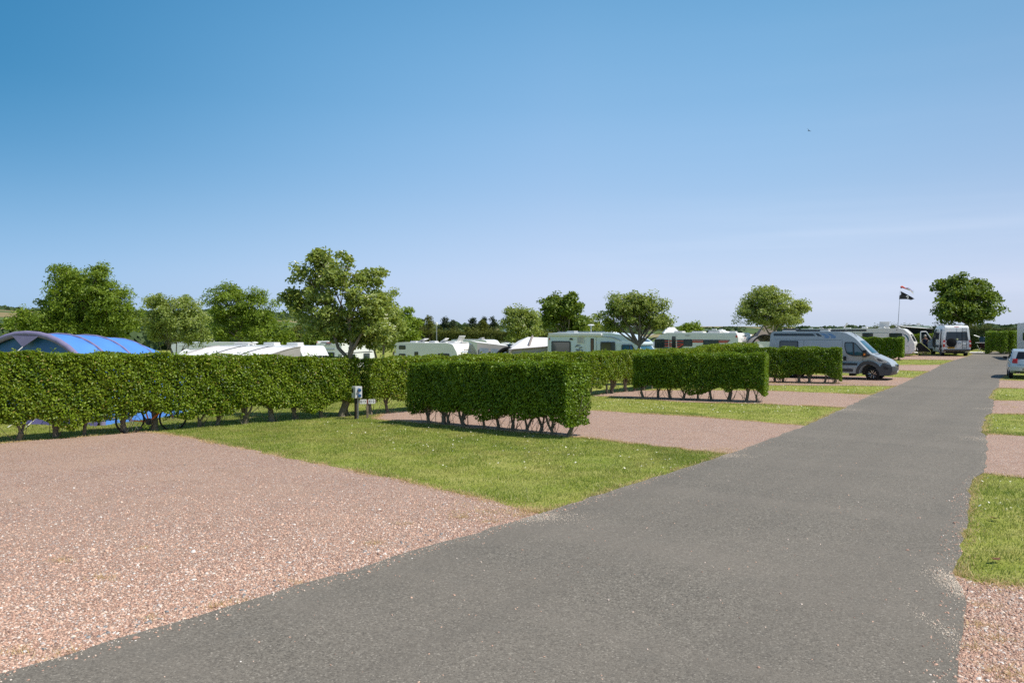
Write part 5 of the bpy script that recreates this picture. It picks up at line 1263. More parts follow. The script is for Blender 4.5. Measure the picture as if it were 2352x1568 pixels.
# long cream caravan beside the road end
c3 = caravan('long cream caravan with curved blue trim and raised rooflights by the road', 1903, 2101, 6.8, 2.25, 2.46, [(.22, 0, .05), (.0, .12, .1), (.02, .38, .15), (.42, .78, .3), (.85, .97, .3), (1.3, 1.0, .4)], [(.1, 0, .05), (0, .3, .1), (.05, .86, .2), (.35, 1.0, .3)], 'cream_gel', dz=-.12)
c3.window(2.75, 3.6, 1.55, 2.05, .03, .07); c3.window(4.85, 5.85, 1.3, 2.05, .03, .08)
c3.side('blue_line', rrect(1.6, 4.8, 2.06, 2.08, .005), MATS['teal_trim'], .012, .01)
c3.side('decal', stroke(bez((5.88, 1.98), (6.44, 1.80), (6.27, 1.25), 10), .055), MATS['teal_trim'], .012, .01)
c3.endwin(-.75, .75, 1.36, 1.95, .05, 'window_glass', inset=.08); c3.side('hatch', rrect(5.95, 6.35, .52, .95, .04), MATS['cream_gel'], .014)
c3.side('hatch_gap', rrect(5.93, 6.37, .50, .97, .05), MATS['grey_plastic'], .006); c3.side('side_marker', rrect(5.4, 5.47, 2.28, 2.35, .02), MATS['black_plastic'], .02)
c3.rooflight(1.3, .1, 2.46, .5, .45, 1.0); c3.rooflight(2.75, 0, 2.46, .4, .4, 0, .09, 'white_plastic'); c3.rooflight(4.4, -.3, 2.46, .10, .8, 1.35)
rl = c3.box('rooflight', 4.3, -.1, 2.49, .85, .6, .06, MATS['white_plastic']); c3.box('rooflight_lid', 4.3, .12, 2.78, .80, .05, .50, MATS['pale_acrylic'], rl, Matrix.Rotation(-.25, 3, 'X'))
c3.box('satellite_dish', 5.4, .3, 2.52, .5, .5, .05, MATS['white_plastic'], None, Matrix.Rotation(.5, 3, 'Y')); c3.rooflight(5.45, -.3, 2.40, .55, .5, .5, .05, 'grey_plastic')
m = MB(); m.tube([(c3.X(6.6), 0, .42), (c3.X(7.4), 0, .44)], .05); m.tube([(c3.X(6.6), -.7, .42), (c3.X(7.3), 0, .42), (c3.X(6.6), .7, .42)], .035); m.build('drawbar', MATS['steel'], c3.root)
m = MB(); m.tube([(c3.X(7.05), 0, .16), (c3.X(7.05), 0, .75)], .028); m.lathe([(.1, -.04), (.12, 0), (.1, .04)], (c3.X(7.05), 0, .11), 'y', 14); m.build('jockey_wheel', MATS['black_rubber'], c3.root)
m = MB(); m.tube([(c3.X(6.0), -.8, .36), (c3.X(6.05), -.85, 0)], .03); m.box((c3.X(6.05), -.85, .015), (.18, .18, .03)); m.build('corner_steady', MATS['steel'], c3.root)
m = MB(); m.tube([(c3.X(6.78), -.6, .72), (c3.X(6.92), -.6, .8), (c3.X(6.96), -.6, .6)], .02, 5); m.tube([(c3.X(6.78), .6, .72), (c3.X(6.92), .6, .8), (c3.X(6.96), .6, .6)], .02, 5); m.build('grab_handle', MATS['white_plastic'], c3.root)
# dark hitch cover hung over the drawbar
cp = c3.root.matrix_basis @ Vector((c3.X(7.1), 0, 0)); ang = c3.root.rotation_euler.z
m = MB(); prof = rpoly([(-.28, .36, .08), (-.32, .75, .1), (-.18, 1.12, .12), (.02, 1.15, .1), (.62, .62, .15), (.82, .40, .08), (.72, .32, .05), (.3, .36, .1)], 4)
m.prism(prof, lambda a, b, dd: (a, -.26 + dd, b), .52); hc = m.build('hitch_cover', MATS['black_cloth'], None, 50, .09); hc.location = (cp.x, cp.y, float(terrain(cp.x, cp.y))); hc.rotation_euler.z = ang
tag(hc, 'black fabric hitch cover over the drawbar of the long cream caravan', 'cover')
m = MB(); m.tube([(a, -.27, b) for a, b in prof] + [(prof[0][0], -.27, prof[0][1])], .016, 5); m.build('piping', simple('lime_piping', (.38, .45, .12), .6), hc)

# rear of a caravan seen end-on behind the left hedge
def rear_caravan():
    Wd = 2.2; Y_ = 62.0; pl = at(726, 800, Y_); pr_ = at(845, 800, Y_)
    # the end seen faces the camera: body runs away from it, turned so that the right side shows
    v = Veh('caravan', 'white caravan seen from behind, through the trunk of the blossoming tree', 'caravan', 5.6, Wd, Vector((pl.x + 2.1, Y_ - .6)), Vector((math.sin(R(17)), math.cos(R(17)))), 'caravans')
    v.body(rpoly([(.06, .36, .05), (0, 1.0, .05), (.03, 2.3, .1), (.10, 2.48, .12), (5.0, 2.48, .3), (5.55, 1.7, .3), (5.6, .9, .1), (5.5, .36, .05)], 5), MATS['white_gel'], bev=.06)
    for far in (0, 1): v.wheel(2.7, .32, .19, far=bool(far))
    r0 = v.end('rear_moulding', -.62, .62, 2.12, 2.44, MATS['white_plastic'], .03, False, inset=-.12)
    v.end('lamp_strip', -.66, .66, 2.36, 2.43, MATS['black_plastic'], .045, False, r0, nv=1); v.end('brake_light', -.18, .18, 2.355, 2.40, MATS['red_lamp'], .055, False, r0, nv=1)
    M = frame_m((v.xe(2.24, False) - .04, 0, 2.24), (0, -1, 0), (0, 0, 1)); text('lettering', 'SWIFT', .19, MATS['ink'], r0, M, .004, .004)
    v.end('grab_rail', -.55, .55, 1.82, 1.87, MATS['grey_plastic'], .045, False, nv=1); v.endwin(-.5, .5, 1.1, 1.62, .05, 'window_glass', False)
    v.side('dark_line', rrect(.6, 5.2, 1.52, 1.58, .01), MATS['black_plastic'], .014); v.window(1.2, 2.2, 1.0, 1.45); v.window(3.6, 4.7, 1.0, 1.45)
    for sg in (-1, 1): v.box('corner_marker', .03, sg * 1.04, 2.40, .06, .08, .09, MATS['red_lamp'], bev=.01)
    v.rooflight(.9, -.5, 2.48, .6, .4, 0, .07); v.rooflight(3.0, .1, 2.48, .6, .5, 0, .08)
    return v
sw = rear_caravan()

# low white caravan with bulging awning at left
c4 = caravan('white caravan joined to a bulging white awning behind the long hedge', 452, 700, 7.0, 2.2, 2.45, [(.08, 0, .05), (0, .3, .1), (.1, .75, .2), (.4, 1.0, .25)], [(.08, 0, .05), (0, .3, .1), (.5, .9, .5), (1.2, 1.0, .4)], 'white_gel', az=112, dz=-.12)
c4.rooflight(2.2, .1, 2.45, .95, .6, 0, .08); c4.rooflight(4.0, .1, 2.45, .7, .5, 0, .12, 'white_plastic'); c4.rooflight(5.5, .1, 2.45, .7, .5, 0, .12, 'white_plastic'); c4.aerial(2.95, 0, 2.45, .10, .2)
c5 = caravan('white caravan at the left, half hidden by the rounded flowering tree', 392, 560, 6.6, 2.2, 2.45, [(.08, 0, .05), (0, .3, .1), (.3, .8, .3), (.8, 1.0, .3)], TAIL_F, 'white_gel', az=105, dz=.1)
c5.side('decal', rrect(.8, 4.2, 2.12, 2.16, .01), MATS['grey_plastic'], .012); c5.window(1.0, 2.2, 1.3, 1.9); c5.window(3.4, 4.6, 1.3, 1.9)
c6 = caravan('low white caravan seen over the end of the blue tent', 352, 395, 5.2, 2.2, 2.4, TAIL_F, TAIL_F, 'cream_gel', az=95, dz=-.1); c6.window(.8, 1.9, 1.4, 1.9)

# far ones
def far_caravan(label, uL, uR, L, H, mat='white_gel', az=AZ_PITCH, dz=0, wins=((.6, 1.6), (3.2, 4.4)), name='caravan'):
    v = caravan(label, uL, uR, L, 2.2, H, [(.06, 0, .05), (0, .3, .1), (.25, .8, .3), (.7, 1.0, .3)], TAIL_F, mat, az=az, dz=dz, name=name)
    for a, b in wins: v.window(a, b, 1.25, 1.85)
    return v
c7 = far_caravan('white caravan with a dark band and black awning behind the red striped one', 1612, 1665, 4.4, 2.75, wins=(), dz=.1)
c7.side('dark_band', rpoly([(.12, 2.02, .05), (3.1, 2.02, .05), (2.7, 2.62, .08), (.45, 2.62, .15)], 4), MATS['tinted_glass'], .012); c7.side('window', rrect(.75, 2.3, 2.12, 2.52, .08), MATS['window_glass'], .024)
c7.rooflight(2.0, 0, 2.75, .8, .5, 0, .14); c7.rooflight(3.3, 0, 2.75, .5, .5, 0, .12)
c8 = far_caravan('white caravan roof just left of the long cream caravan', 1838, 1912, 5.6, 2.75, dz=.0); c8.rooflight(1.6, 0, 2.75, .6, .5, 0, .06); c8.rooflight(3.4, .2, 2.75, .6, .5, 0, .06)
c9 = far_caravan('pale caravan behind the small flowering tree', 1156, 1212, 6.4, 2.9, 'cream_gel', wins=((.4, .9), (1.6, 2.0), (4.4, 5.6)), dz=.4)
c10 = far_caravan('white motor caravan with black awning behind the open door of the white van', 2062, 2146, 5.6, 2.65, az=120, wins=(), dz=.15)
c10.rooflight(2.9, -.4, 2.65, .08, .7, 1.35); rl = c10.box('rooflight', 3.1, -.3, 2.68, .6, .5, .05, MATS['white_plastic']); c10.box('rooflight_lid', 3.1, 0, 2.9, .6, .05, .42, MATS['pale_acrylic'], rl, Matrix.Rotation(-.3, 3, 'X'))
c10.side('dark_panel', rrect(.2, 1.4, 2.1, 2.5, .05), MATS['tinted_glass'], .02)
c11 = far_caravan('low white caravan under the blossoming tree, right of the one seen from behind', 866, 908, 5.0, 2.2, wins=((.5, 1.5),), dz=-.1)
# ------------------------------------------------------------------ white van with open side door, rear to camera
def sprinter():
    Y_, Wd, L = 66.0, 2.0, 5.6; h = 17.0
    fw = Vector((math.sin(R(h)), math.cos(R(h)))); rt = Vector((math.cos(R(h)), -math.sin(R(h))))
    kL = (2167 - CU) / F_PX; RL = Vector((kL * Y_, Y_))                  # rear left corner on the ground
    A = RL + rt * Wd                                                     # visible-side convention: right side is y=-W/2
    v = Veh('van', 'white high roof van with rear ladder, spare wheel and open side doors', 'van', L, Wd, A, fw, None, -.08)
    def warp(p):
        x, y, z = p; k = max(0, (z - .95) / 1.65); y = y * (1 - .13 * k ** 1.4)
        f = max(0, (x - (L / 2 - 1.3)) / 1.3); return (x - .2 * f * (abs(y)) ** 2, y * (1 - .14 * f * f), z)
    v.warp = warp; v.levels = [.7, .95, 1.2, 1.5, 1.8, 2.1, 2.35]
    pr = [(.02, .52), (.55, .48)] + arc(1.05, .36, .46, math.pi, 0, 8) + [(3.9, .42)] + arc(4.55, .36, .46, math.pi, 0, 8) + [(5.3, .36), (5.55, .5), (5.58, .85), (5.35, 1.08), (4.85, 1.3), (4.55, 1.4), (3.95, 2.15), (3.6, 2.42), (3.2, 2.55), (2.6, 2.60), (.5, 2.60), (.25, 2.56), (.12, 2.42), (.04, 1.6), (0, 1.0)]
    v.body(pr, MATS['white_gel'], bev=.09, seg=4)
    for x in (1.05, 4.55):
        v.well(x); v.wheel(x, .36, .23); v.wheel(x, .36, .23, far=True)
    E = lambda n, y0, y1, z0, z1, m, out=.014, par=None, **k: v.end(n, y0, y1, z0, z1, MATS[m], out, False, par, **k)
    E('rear_bumper', -1.0, 1.0, .44, .64, 'van_grey_trim', .07, nv=2); 
    bw = E('rear_window', -.86, .86, 1.36, 2.08, 'window_rubber', .012, inset=.06); E('pane', -.82, -.02, 1.40, 2.04, 'tinted_glass', .022, bw, inset=.0); E('pane', .02, .82, 1.40, 2.04, 'tinted_glass', .022, bw)
    E('door_gap', -.008, .008, .68, 2.42, 'window_rubber', .008, nu=1)
    for sg in (-1, 1):
        t = E('tail_light', sg * .97 - .07, sg * .97 + .07, .82, 1.40, 'red_lamp', .03, nu=2); E('reversing_light', sg * .97 - .06, sg * .97 + .06, 1.08, 1.20, 'plate_white', .04, t, nu=2, nv=2)
        E('reflector', sg * .8 - .12, sg * .8 + .12, .50, .56, 'red_lamp', .085, nu=2, nv=1)
    E('brake_light', -.18, .18, 2.47, 2.50, 'red_lamp', .03, nv=1)
    pl = E('number_plate', .17, .69, .70, .81, 'plate_yellow', .03, nu=2, nv=2)
    M = frame_m((v.xe(.755, False) - .04, .43, .755), (0, -1, 0), (0, 0, 1)); text('lettering', 'WR64 OFW', .085, MATS['ink'], pl, M, .003, .002)
    E('door_handle', -.36, -.08, 1.11, 1.14, 'black_plastic', .03, nv=1); E('black_strip', .05, .86, .83, .86, 'black_plastic', .03, nv=1)
    m = MB(); cx = v.xe(1.15, False)
    m.lathe([(.02, -.20), (.30, -.20), (.36, -.17), (.37, -.10), (.37, .02), (.3, .03)], (cx, .42, 1.18), 'x', 28); m.build('spare_wheel', MATS['black_cloth'], v.root, 40)
    m = MB(); m.lathe([(.07, 0), (.07, -.02), (.05, -.02)], (v.xe(1.48, False) - .03, -.02, 1.48), 'x', 16); m.build('badge', MATS['chrome'], v.root, 40)
    # ladder
    m = MB()
    for y in (-.38, -.68): m.tube([(v.xe(z, False) - .09, y, z) for z in (.68, 1.0, 1.4, 1.8, 2.1, 2.4)], .016, 6)
    for z in (.74, 1.0, 1.28, 1.56, 1.84, 2.12, 2.36): m.tube([(v.xe(z, False) - .09, -.38, z), (v.xe(z, False) - .09, -.68, z)], .013, 6)
    for z in (1.0, 2.3): m.tube([(v.xe(z, False), -.53, z), (v.xe(z, False) - .09, -.53, z)], .015, 5)
    m.build('ladder', MATS['black_plastic'], v.root, 50)
    v.box('solar_panel', 2.1, 0, 2.66, 1.6, 1.0, .04, MATS['tinted_glass']); v.rooflight(.8, -.2, 2.6, .5, .5, 0, .06, 'tinted_glass')
    # left side (far=True is the side at +y, the one turned to the camera)
    v.side('lower_moulding', rrect(.5, 4.0, .78, .96, .03), MATS['van_grey_trim'], .014, far=True)
    v.side('door_opening', rrect(2.35, 3.55, .60, 2.30, .06), MATS['black_plastic'], .006, .01, far=True)
    v.side('cab_opening', rpoly([(3.62, .7, .05), (4.3, .8, .05), (4.35, 1.4, .05), (3.95, 2.05, .1), (3.62, 2.1, .1)], 4), MATS['black_plastic'], .006, .01, far=True)
    # slid-back door standing proud of the side
    sd_ = MB(); sd_.prism(rrect(v.X(1.0), v.X(2.25), .58, 2.34, .1), lambda a, b, dd: (a, Wd / 2 + .10 - .13 * max(0, (b - .95) / 1.65) ** 1.4 + dd, b), .06); sdo = sd_.build('sliding_door', MATS['white_gel'], v.root, None, .015)
    q = MB(); q.prism(rrect(v.X(1.15), v.X(2.1), 1.45, 2.05, .08), lambda a, b, dd: (a, Wd / 2 + .165 - .13 * max(0, (b - .95) / 1.65) ** 1.4 + dd, b), .015); q.build('door_window', MATS['tinted_glass'], sdo)
    q = MB(); q.prism(rrect(v.X(1.02), v.X(2.23), .78, .96, .02), lambda a, b, dd: (a, Wd / 2 + .162 + dd, b), .012); q.build('lower_moulding', MATS['van_grey_trim'], sdo)
    # cab door swung wide open
    hx, hy = v.X(4.32), Wd / 2 - .02; dv = Vector((-.18, .984)); 
    fd = lambda a, b, dd: (hx + dv.x * a + dv.y * dd * .6, hy + dv.y * a - dv.x * dd * .6, b)
    door = MB(); outer = rpoly([(0, .6, .05), (1.02, .6, .08), (1.05, 1.36, .05), (1.02, 2.1, .12), (.55, 2.12, .2), (0, 1.42, .1)], 5)
    inner = [(.12, 1.40), (.93, 1.40), (.93, 2.0), (.56, 2.02)]
    door.prism(rpoly([(0, .6, .05), (1.02, .6, .08), (1.05, 1.34, .03), (0, 1.34, .03)], 4), fd, .10)
    for a_, b_ in (((0.03, 1.34), (.55, 2.08)), ((.55, 2.08), (1.0, 2.06)), ((1.0, 2.06), (1.01, 1.34))): door.tube([fd(a_[0], a_[1], .05), fd(b_[0], b_[1], .05)], .05, 6)
    dro = door.build('cab_door', MATS['white_gel'], v.root, 40)
    q = MB(); q.prism(rpoly([(.12, 1.36, .02), (.96, 1.36, .02), (.96, 2.02, .03), (.57, 2.04, .03)], 3), lambda a, b, dd: fd(a, b, .045 + dd), .01)
    q.build('door_glass', MATS['window_glass'], dro)
    q = MB(); q.box(fd(.18, 1.5, .2), (.14, .2, .34)); q.build('mirror', MATS['black_plastic'], dro, 40, .04)
    return v
spv = sprinter()

# ------------------------------------------------------------------ pale blue hatchback and coach-built motorhome cut by the right edge
def hatchback():
    Y_, Wd, L, h = 41.0, 1.66, 3.62, 30.0
    fw = Vector((math.sin(R(h)), math.cos(R(h)))); rt = Vector((math.cos(R(h)), -math.sin(R(h))))
    RL = Vector(((2317.5 - CU) / F_PX * Y_, Y_)); v = Veh('hatchback', 'pale blue small hatchback seen from behind at the right edge', 'car', L, Wd, RL + rt * Wd, fw)
    def warp(p):
        x, y, z = p; k = max(0, (z - .85) / .65); y = y * (1 - .27 * k ** 1.15)
        lo = max(0, (.55 - z) / .3); y *= 1 - .06 * lo
        e = max(0, (-(x) - (L / 2 - .55)) / .55); y *= 1 - .10 * e * e; x = x + .22 * e * (abs(y) / (Wd / 2)) ** 2.6
        f = max(0, (x - (L / 2 - .6)) / .6); return (x - .25 * f * (abs(y) / (Wd / 2)) ** 2, y * (1 - .12 * f * f), z)
    v.warp = warp; v.levels = [.45, .6, .75, .85, .95, 1.05, 1.15, 1.25, 1.35, 1.44]
    pr = [(.20, .30), (.40, .26)] + arc(.62, .30, .36, math.pi - .05, .05, 8) + [(2.6, .22)] + arc(2.92, .30, .36, math.pi, 0, 8) + [(3.4, .24), (3.58, .4), (3.60, .62), (3.45, .82), (2.9, .98), (2.65, 1.02), (1.95, 1.42), (1.6, 1.49), (1.1, 1.51), (.62, 1.48), (.42, 1.42), (.28, 1.2), (.12, .98), (.05, .80), (.0, .62), (.02, .42)]
    v.body(pr, MATS['car_blue'], bev=.07, seg=4)
    for x in (.62, 2.92): v.well(x, .6, .4); v.wheel(x, .29, .19); v.wheel(x, .29, .19, far=True)
    E = lambda n, y0, y1, z0, z1, m, out=.014, par=None, **k: v.end(n, y0, y1, z0, z1, MATS[m], out, False, par, **k)
    E('rear_window', -.58, .58, 1.02, 1.38, 'tinted_glass', .016, inset=.06); E('tailgate_gap', -.5, .5, .70, .712, 'window_rubber', .008, nv=1)
    for sg in (-1, 1):
        t = E('tail_light', sg * .62 - .12, sg * .62 + .12, .80, 1.02, 'red_lamp', .03, nu=4)
        m = MB(); m.lathe([(.075, 0), (.085, -.012), (.055, -.014), (.05, 0)], (v.xe(.92, False) - .02 + .12, sg * .60, .92), 'x', 18); m.build('lamp_ring', MATS['pale_acrylic'], t, 40)
    E('plate_recess', -.42, .42, .42, .56, 'car_blue', .012); pl = E('number_plate', -.26, .26, .44, .545, 'plate_yellow', .025, nu=2, nv=2)
    E('blue_band', .21, .258, .445, .54, 'socket_blue', .032, pl, nu=1, nv=1)
    M = frame_m((v.xe(.49, False) - .035, .14, .49), (0, -1, 0), (0, 0, 1)); text('lettering', 'C', .085, MATS['ink'], pl, M, .003, .002)
    E('lower_valance', -.62, .62, .28, .36, 'black_plastic', .02, nv=2)
    for sg in (-1, 1):
        m = MB(); m.tube([(v.X(.05), .42 + sg * .05, .27), (v.X(.3), .42 + sg * .05, .27)], .035, 10); m.build('exhaust', MATS['chrome'], v.root, 40)
    for far in (False, True):
        v.side('window', rpoly([(.75, 1.02, .05), (2.5, 1.02, .03), (1.95, 1.36, .08), (.85, 1.40, .12)], 4), MATS['tinted_glass'], .012, far=far)
        v.box('mirror', 2.42, (1 if far else -1) * .92, 1.02, .12, .2, .14, MATS['black_plastic'], bev=.04)
    m = MB(); m.box((v.X(1.3), .32, 1.15), (.12, .36, .3)); m.box((v.X(1.3), -.32, 1.15), (.12, .36, .3)); m.build('headrest', MATS['black_cloth'], v.root, None, .05)
    return v
hatchback()

def edge_motorhome():
    Y_, Wd, L = 58.0, 2.25, 6.5; h = 205.0
    fw = Vector((math.sin(R(h)), math.cos(R(h)))); rt = Vector((math.cos(R(h)), -math.sin(R(h))))
    FR = Vector(((2367 - CU) / F_PX * Y_, Y_)); A = FR - fw * L
    v = Veh('motorhome', 'white coach built motorhome with wide windscreen, cut by the right edge', 'motorhome', L, Wd, A, fw)
    v.body(rpoly([(.05, .4, .05), (0, 2.4, .1), (.2, 2.72, .2), (5.6, 2.78, .3), (6.22, 2.60, .2), (6.36, 1.35, .1), (6.48, 1.1, .1), (6.5, .45, .1), (6.3, .34, .05)], 5), MATS['white_gel'], bev=.10)
    for x in (1.6, 5.4): v.wheel(x, .34, .22); v.wheel(x, .34, .22, far=True)
    v.end('windscreen', -1.0, 1.0, 1.42, 2.55, MATS['tinted_glass'], .016); v.end('front_panel', -1.0, 1.0, .55, 1.25, MATS['grey_plastic'], .014)
    for sg in (-1, 1):
        v.end('headlight', sg * .85 - .14, sg * .85 + .14, .9, 1.1, MATS['pale_acrylic'], .03)
        v.box('mirror', 6.45, sg * 1.22, 1.55, .14, .14, .4, MATS['black_plastic'], bev=.03)
    v.box('mirror_arm', 6.42, 1.15, 1.42, .08, .25, .05, MATS['sky_decal']); v.window(3.0, 4.4, 1.4, 2.0)
    return v
edge_motorhome()
p = at(2336, 800, 62.0); m = MB(); m.box((0, 0, .33), (.6, .55, .62)); b = m.build('storage_box', MATS['grey_plastic'], None, None, .04); b.location = (p.x, p.y, float(terrain(p.x, p.y)))
tag(b, 'grey plastic storage box at the foot of the bright far hedge', 'box'); m = MB(); m.box((0, 0, .66), (.66, .6, .06)); m.build('lid', MATS['van_grey_trim'], b, None, .02)

# ------------------------------------------------------------------ white off-road car in the distance
def offroad():
    A, d = side_fit(1128, 1156, 2.2 * 1.0, AZ_PITCH); A = Vector(at(1130, 800, 76)[:2])
    v = Veh('offroad_car', 'white off-road car with roof rails behind the caravan awnings', 'car', 4.7, 1.9, A, Vector((math.sin(R(300)), math.cos(R(300)))), None, .0)
    A2 = Vector(at(1181, 800, 76)[:2])
    v.root.location.x = A2.x - .9; v.root.location.y = 77.6; v.root.location.z = float(terrain(A2.x, 77)); v.root.rotation_euler.z = R(172)
    pr = [(.05, .5), (.5, .42)] + arc(.95, .38, .44, math.pi, 0, 8) + [(3.2, .40)] + arc(3.75, .38, .44, math.pi, 0, 8) + [(4.5, .45), (4.68, .7), (4.6, 1.05), (3.6, 1.16), (3.3, 1.2), (2.75, 1.72), (2.4, 1.80), (.35, 1.82), (.15, 1.70), (.02, 1.15)]
    v.warp = lambda p: (p[0], p[1] * (1 - .16 * max(0, (p[2] - 1.1) / .7)), p[2]); v.levels = [1.1, 1.4]
    v.body(pr, MATS['white_gel'], bev=.07)
    for x in (.95, 3.75): v.well(x, .8, .46); v.wheel(x, .38, .24); v.wheel(x, .38, .24, far=True)
    for far in (False, True):
        v.side('window', rpoly([(.35, 1.2, .05), (3.0, 1.2, .05), (2.65, 1.65, .1), (.45, 1.68, .1)], 4), MATS['tinted_glass'], .014, far=far)
        v.box('roof_rail', 1.4, (.75 if far else -.75), 1.87, 1.8, .05, .06, MATS['black_plastic'])
    v.end('rear_window', -.66, .66, 1.25, 1.68, MATS['tinted_glass'], .014, False)
    for sg in (-1, 1): v.end('tail_light', sg * .82 - .08, sg * .82 + .08, 1.15, 1.6, MATS['red_lamp'], .02, False)
    return v
offroad()

# ------------------------------------------------------------------ awnings and tents
def arch_shell(mb, c0, ax, half, height, s0, s1, hs0=1.0, hs1=1.0, n=18, m=8, a0=0.0, a1=math.pi, wob=0.0, thick=0.0, power=0.95):
    """half tunnel along direction ax from s0 to s1"""
    lat = Vector((ax[1], -ax[0]))
    rng = random.Random(3); rows = []
    for j in range(m + 1):
        t = j / m; s = s0 + (s1 - s0) * t; hs = hs0 + (hs1 - hs0) * t; row = []
        for i in range(n + 1):
            a = a0 + (a1 - a0) * i / n; ca, sa = math.cos(a), math.sin(a)
            x = half * hs * math.copysign(abs(ca) ** power, ca); z = height * (0.35 + 0.65 * hs) * sa ** power
            k = 1 - wob * math.sin(math.pi * t) * (0.6 + 0.4 * math.sin(a * 3))
            q = Vector(c0) + Vector(ax) * s + lat * x * k; row.append((q.x, q.y, z * k))
        rows.append(row)
    V = [p for r in rows for p in r]; w = n + 1
    mb.add(V, [(j * w + i, j * w + i + 1, (j + 1) * w + i + 1, (j + 1) * w + i) for j in range(m) for i in range(n)])
def tube_arch(mb, c0, ax, half, height, s, r, hs=1.0, n=22, power=0.95, a0=0.0, a1=math.pi):
    lat = Vector((ax[1], -ax[0])); pts = []
    for i in range(n + 1):
        a = a0 + (a1 - a0) * i / n; ca, sa = math.cos(a), math.sin(a)
        q = Vector(c0) + Vector(ax) * s + lat * half * hs * math.copysign(abs(ca) ** power, ca); pts.append((q.x, q.y, height * (0.35 + 0.65 * hs) * max(sa, 0) ** power))
    mb.tube(pts, r, 9)
def blue_tent():
    c = Vector((-15.12, 24.9)); z = float(terrain(c.x, c.y)); az = 21.0; ax = (math.sin(R(az)), math.cos(R(az))); lat = Vector((ax[1], -ax[0]))
    root = thing('tunnel_tent', 'large blue tunnel tent with purple grey air beams behind the long hedge', 'tent', (c.x, c.y, z)); o = (0, 0)
    half, H = 3.1, 2.82
    hs = [1.0, .99, .965, .91, .66]; ss = [0, 1.05, 2.1, 3.25, 4.75]
    for k in range(4):
        m = MB(); arch_shell(m, o, ax, half, H, ss[k], ss[k + 1], hs[k], hs[k + 1], wob=.008 if k < 3 else 0, m=8); m.build('fly_sheet', MATS['tent_blue'], root, 60)
    m = MB(); lat3 = Vector((ax[1], -ax[0]))
    arch_shell(m, o, ax, half, H, 4.75, 5.9, .66, .15, m=6); m.build('fly_sheet', MATS['tent_blue'], root, 60)
    for k in range(4):
        m = MB(); tube_arch(m, o, ax, half, H, ss[k] - (.03 if k == 0 else 0), (.095, .045, .04, .02)[k], hs[k]); m.build('air_beam', MATS['tent_beam'], root, 60)
    # front wall, set slightly inside the first arch and creased
    n = 22; V = []; rows = 10
    for j in range(rows + 1):
        for i in range(n + 1):
            a = math.pi * i / n; f = j / rows; ca, sa = math.cos(a), math.sin(a)
            x = half * .97 * math.copysign(abs(ca) ** .95, ca); zt = H * .97 * max(sa, 0) ** .95
            zz = zt * f; q = lat * x + Vector(ax) * (0.10 - 0.10 * (1 - f) + .03 * math.sin(x * 5 + zz * 4) + .02 * math.sin(x * 11 - zz * 3)); V.append((q.x, q.y, zz))
    m = MB(); m.add(V, [(j * (n + 1) + i, j * (n + 1) + i + 1, (j + 1) * (n + 1) + i + 1, (j + 1) * (n + 1) + i) for j in range(rows) for i in range(n)])
    m.build('front_wall', MATS['tent_navy'], root, 60)
    q = lambda x, s, zz: tuple(Vector((*(lat * x + Vector(ax) * s), zz)))
    m = MB(); m.add([q(-.55, -.13, H - .06), q(.6, -.13, H - .08), q(.0, -.20, H - .42), q(-.55, -.10, H - .06), q(.6, -.10, H - .08), q(.0, -.16, H - .42)], [(0, 1, 2), (5, 4, 3), (0, 3, 4, 1), (1, 4, 5, 2), (2, 5, 3, 0)]); m.build('guy_tab', MATS['tent_beam'], root)
    m = MB(); m.tube([q(.0, -.18, H - .40), q(-.45, -1.2, 1.35), q(-.95, -2.2, .02)], .014, 5); m.build('guy_line', MATS['rope'], root)
    m = MB()
    for i in range(16):
        x0, x1 = -half + 2 * half * i / 16, -half + 2 * half * (i + 1) / 16; b0, b1 = -.25 - .05 * math.sin(i * 1.7), -.25 - .05 * math.sin((i + 1) * 1.7)
        k = len(m.v); m.v += [q(x0, -.06, .45), q(x1, -.06, .45), q(x1, b1, .03), q(x0, b0, .03), q(x0, -.04, .45), q(x1, -.04, .45), q(x1, b1 + .03, .02), q(x0, b0 + .03, .02)]
        m.f += [(k, k + 1, k + 2, k + 3), (k + 7, k + 6, k + 5, k + 4), (k + 3, k + 2, k + 6, k + 7)]
    m.build('skirt', MATS['tent_skirt'], root, 40)
    m = MB(); m.add([q(half * .80, 2.35, 1.55), q(half * .86, 2.9, 1.42), q(half * .88, 2.95, 1.36), q(half * .84, 2.3, 1.47), q(half * .80 + .03, 2.35, 1.57), q(half * .86 + .04, 2.9, 1.44), q(half * .88 + .04, 2.95, 1.38), q(half * .84 + .04, 2.3, 1.48)], [(0, 1, 2, 3), (7, 6, 5, 4), (0, 4, 5, 1), (1, 5, 6, 2), (2, 6, 7, 3), (3, 7, 4, 0)]); m.build('vent', MATS['black_cloth'], root)
    for dx, s in ((-.9, -1.5), (.7, -1.1), (1.2, -.9)):
        m = MB(); m.tube([q(dx, -.06, .75), q(dx - .2, s, .02)], .013, 5); m.build('guy_line', MATS['rope'], root)
blue_tent()

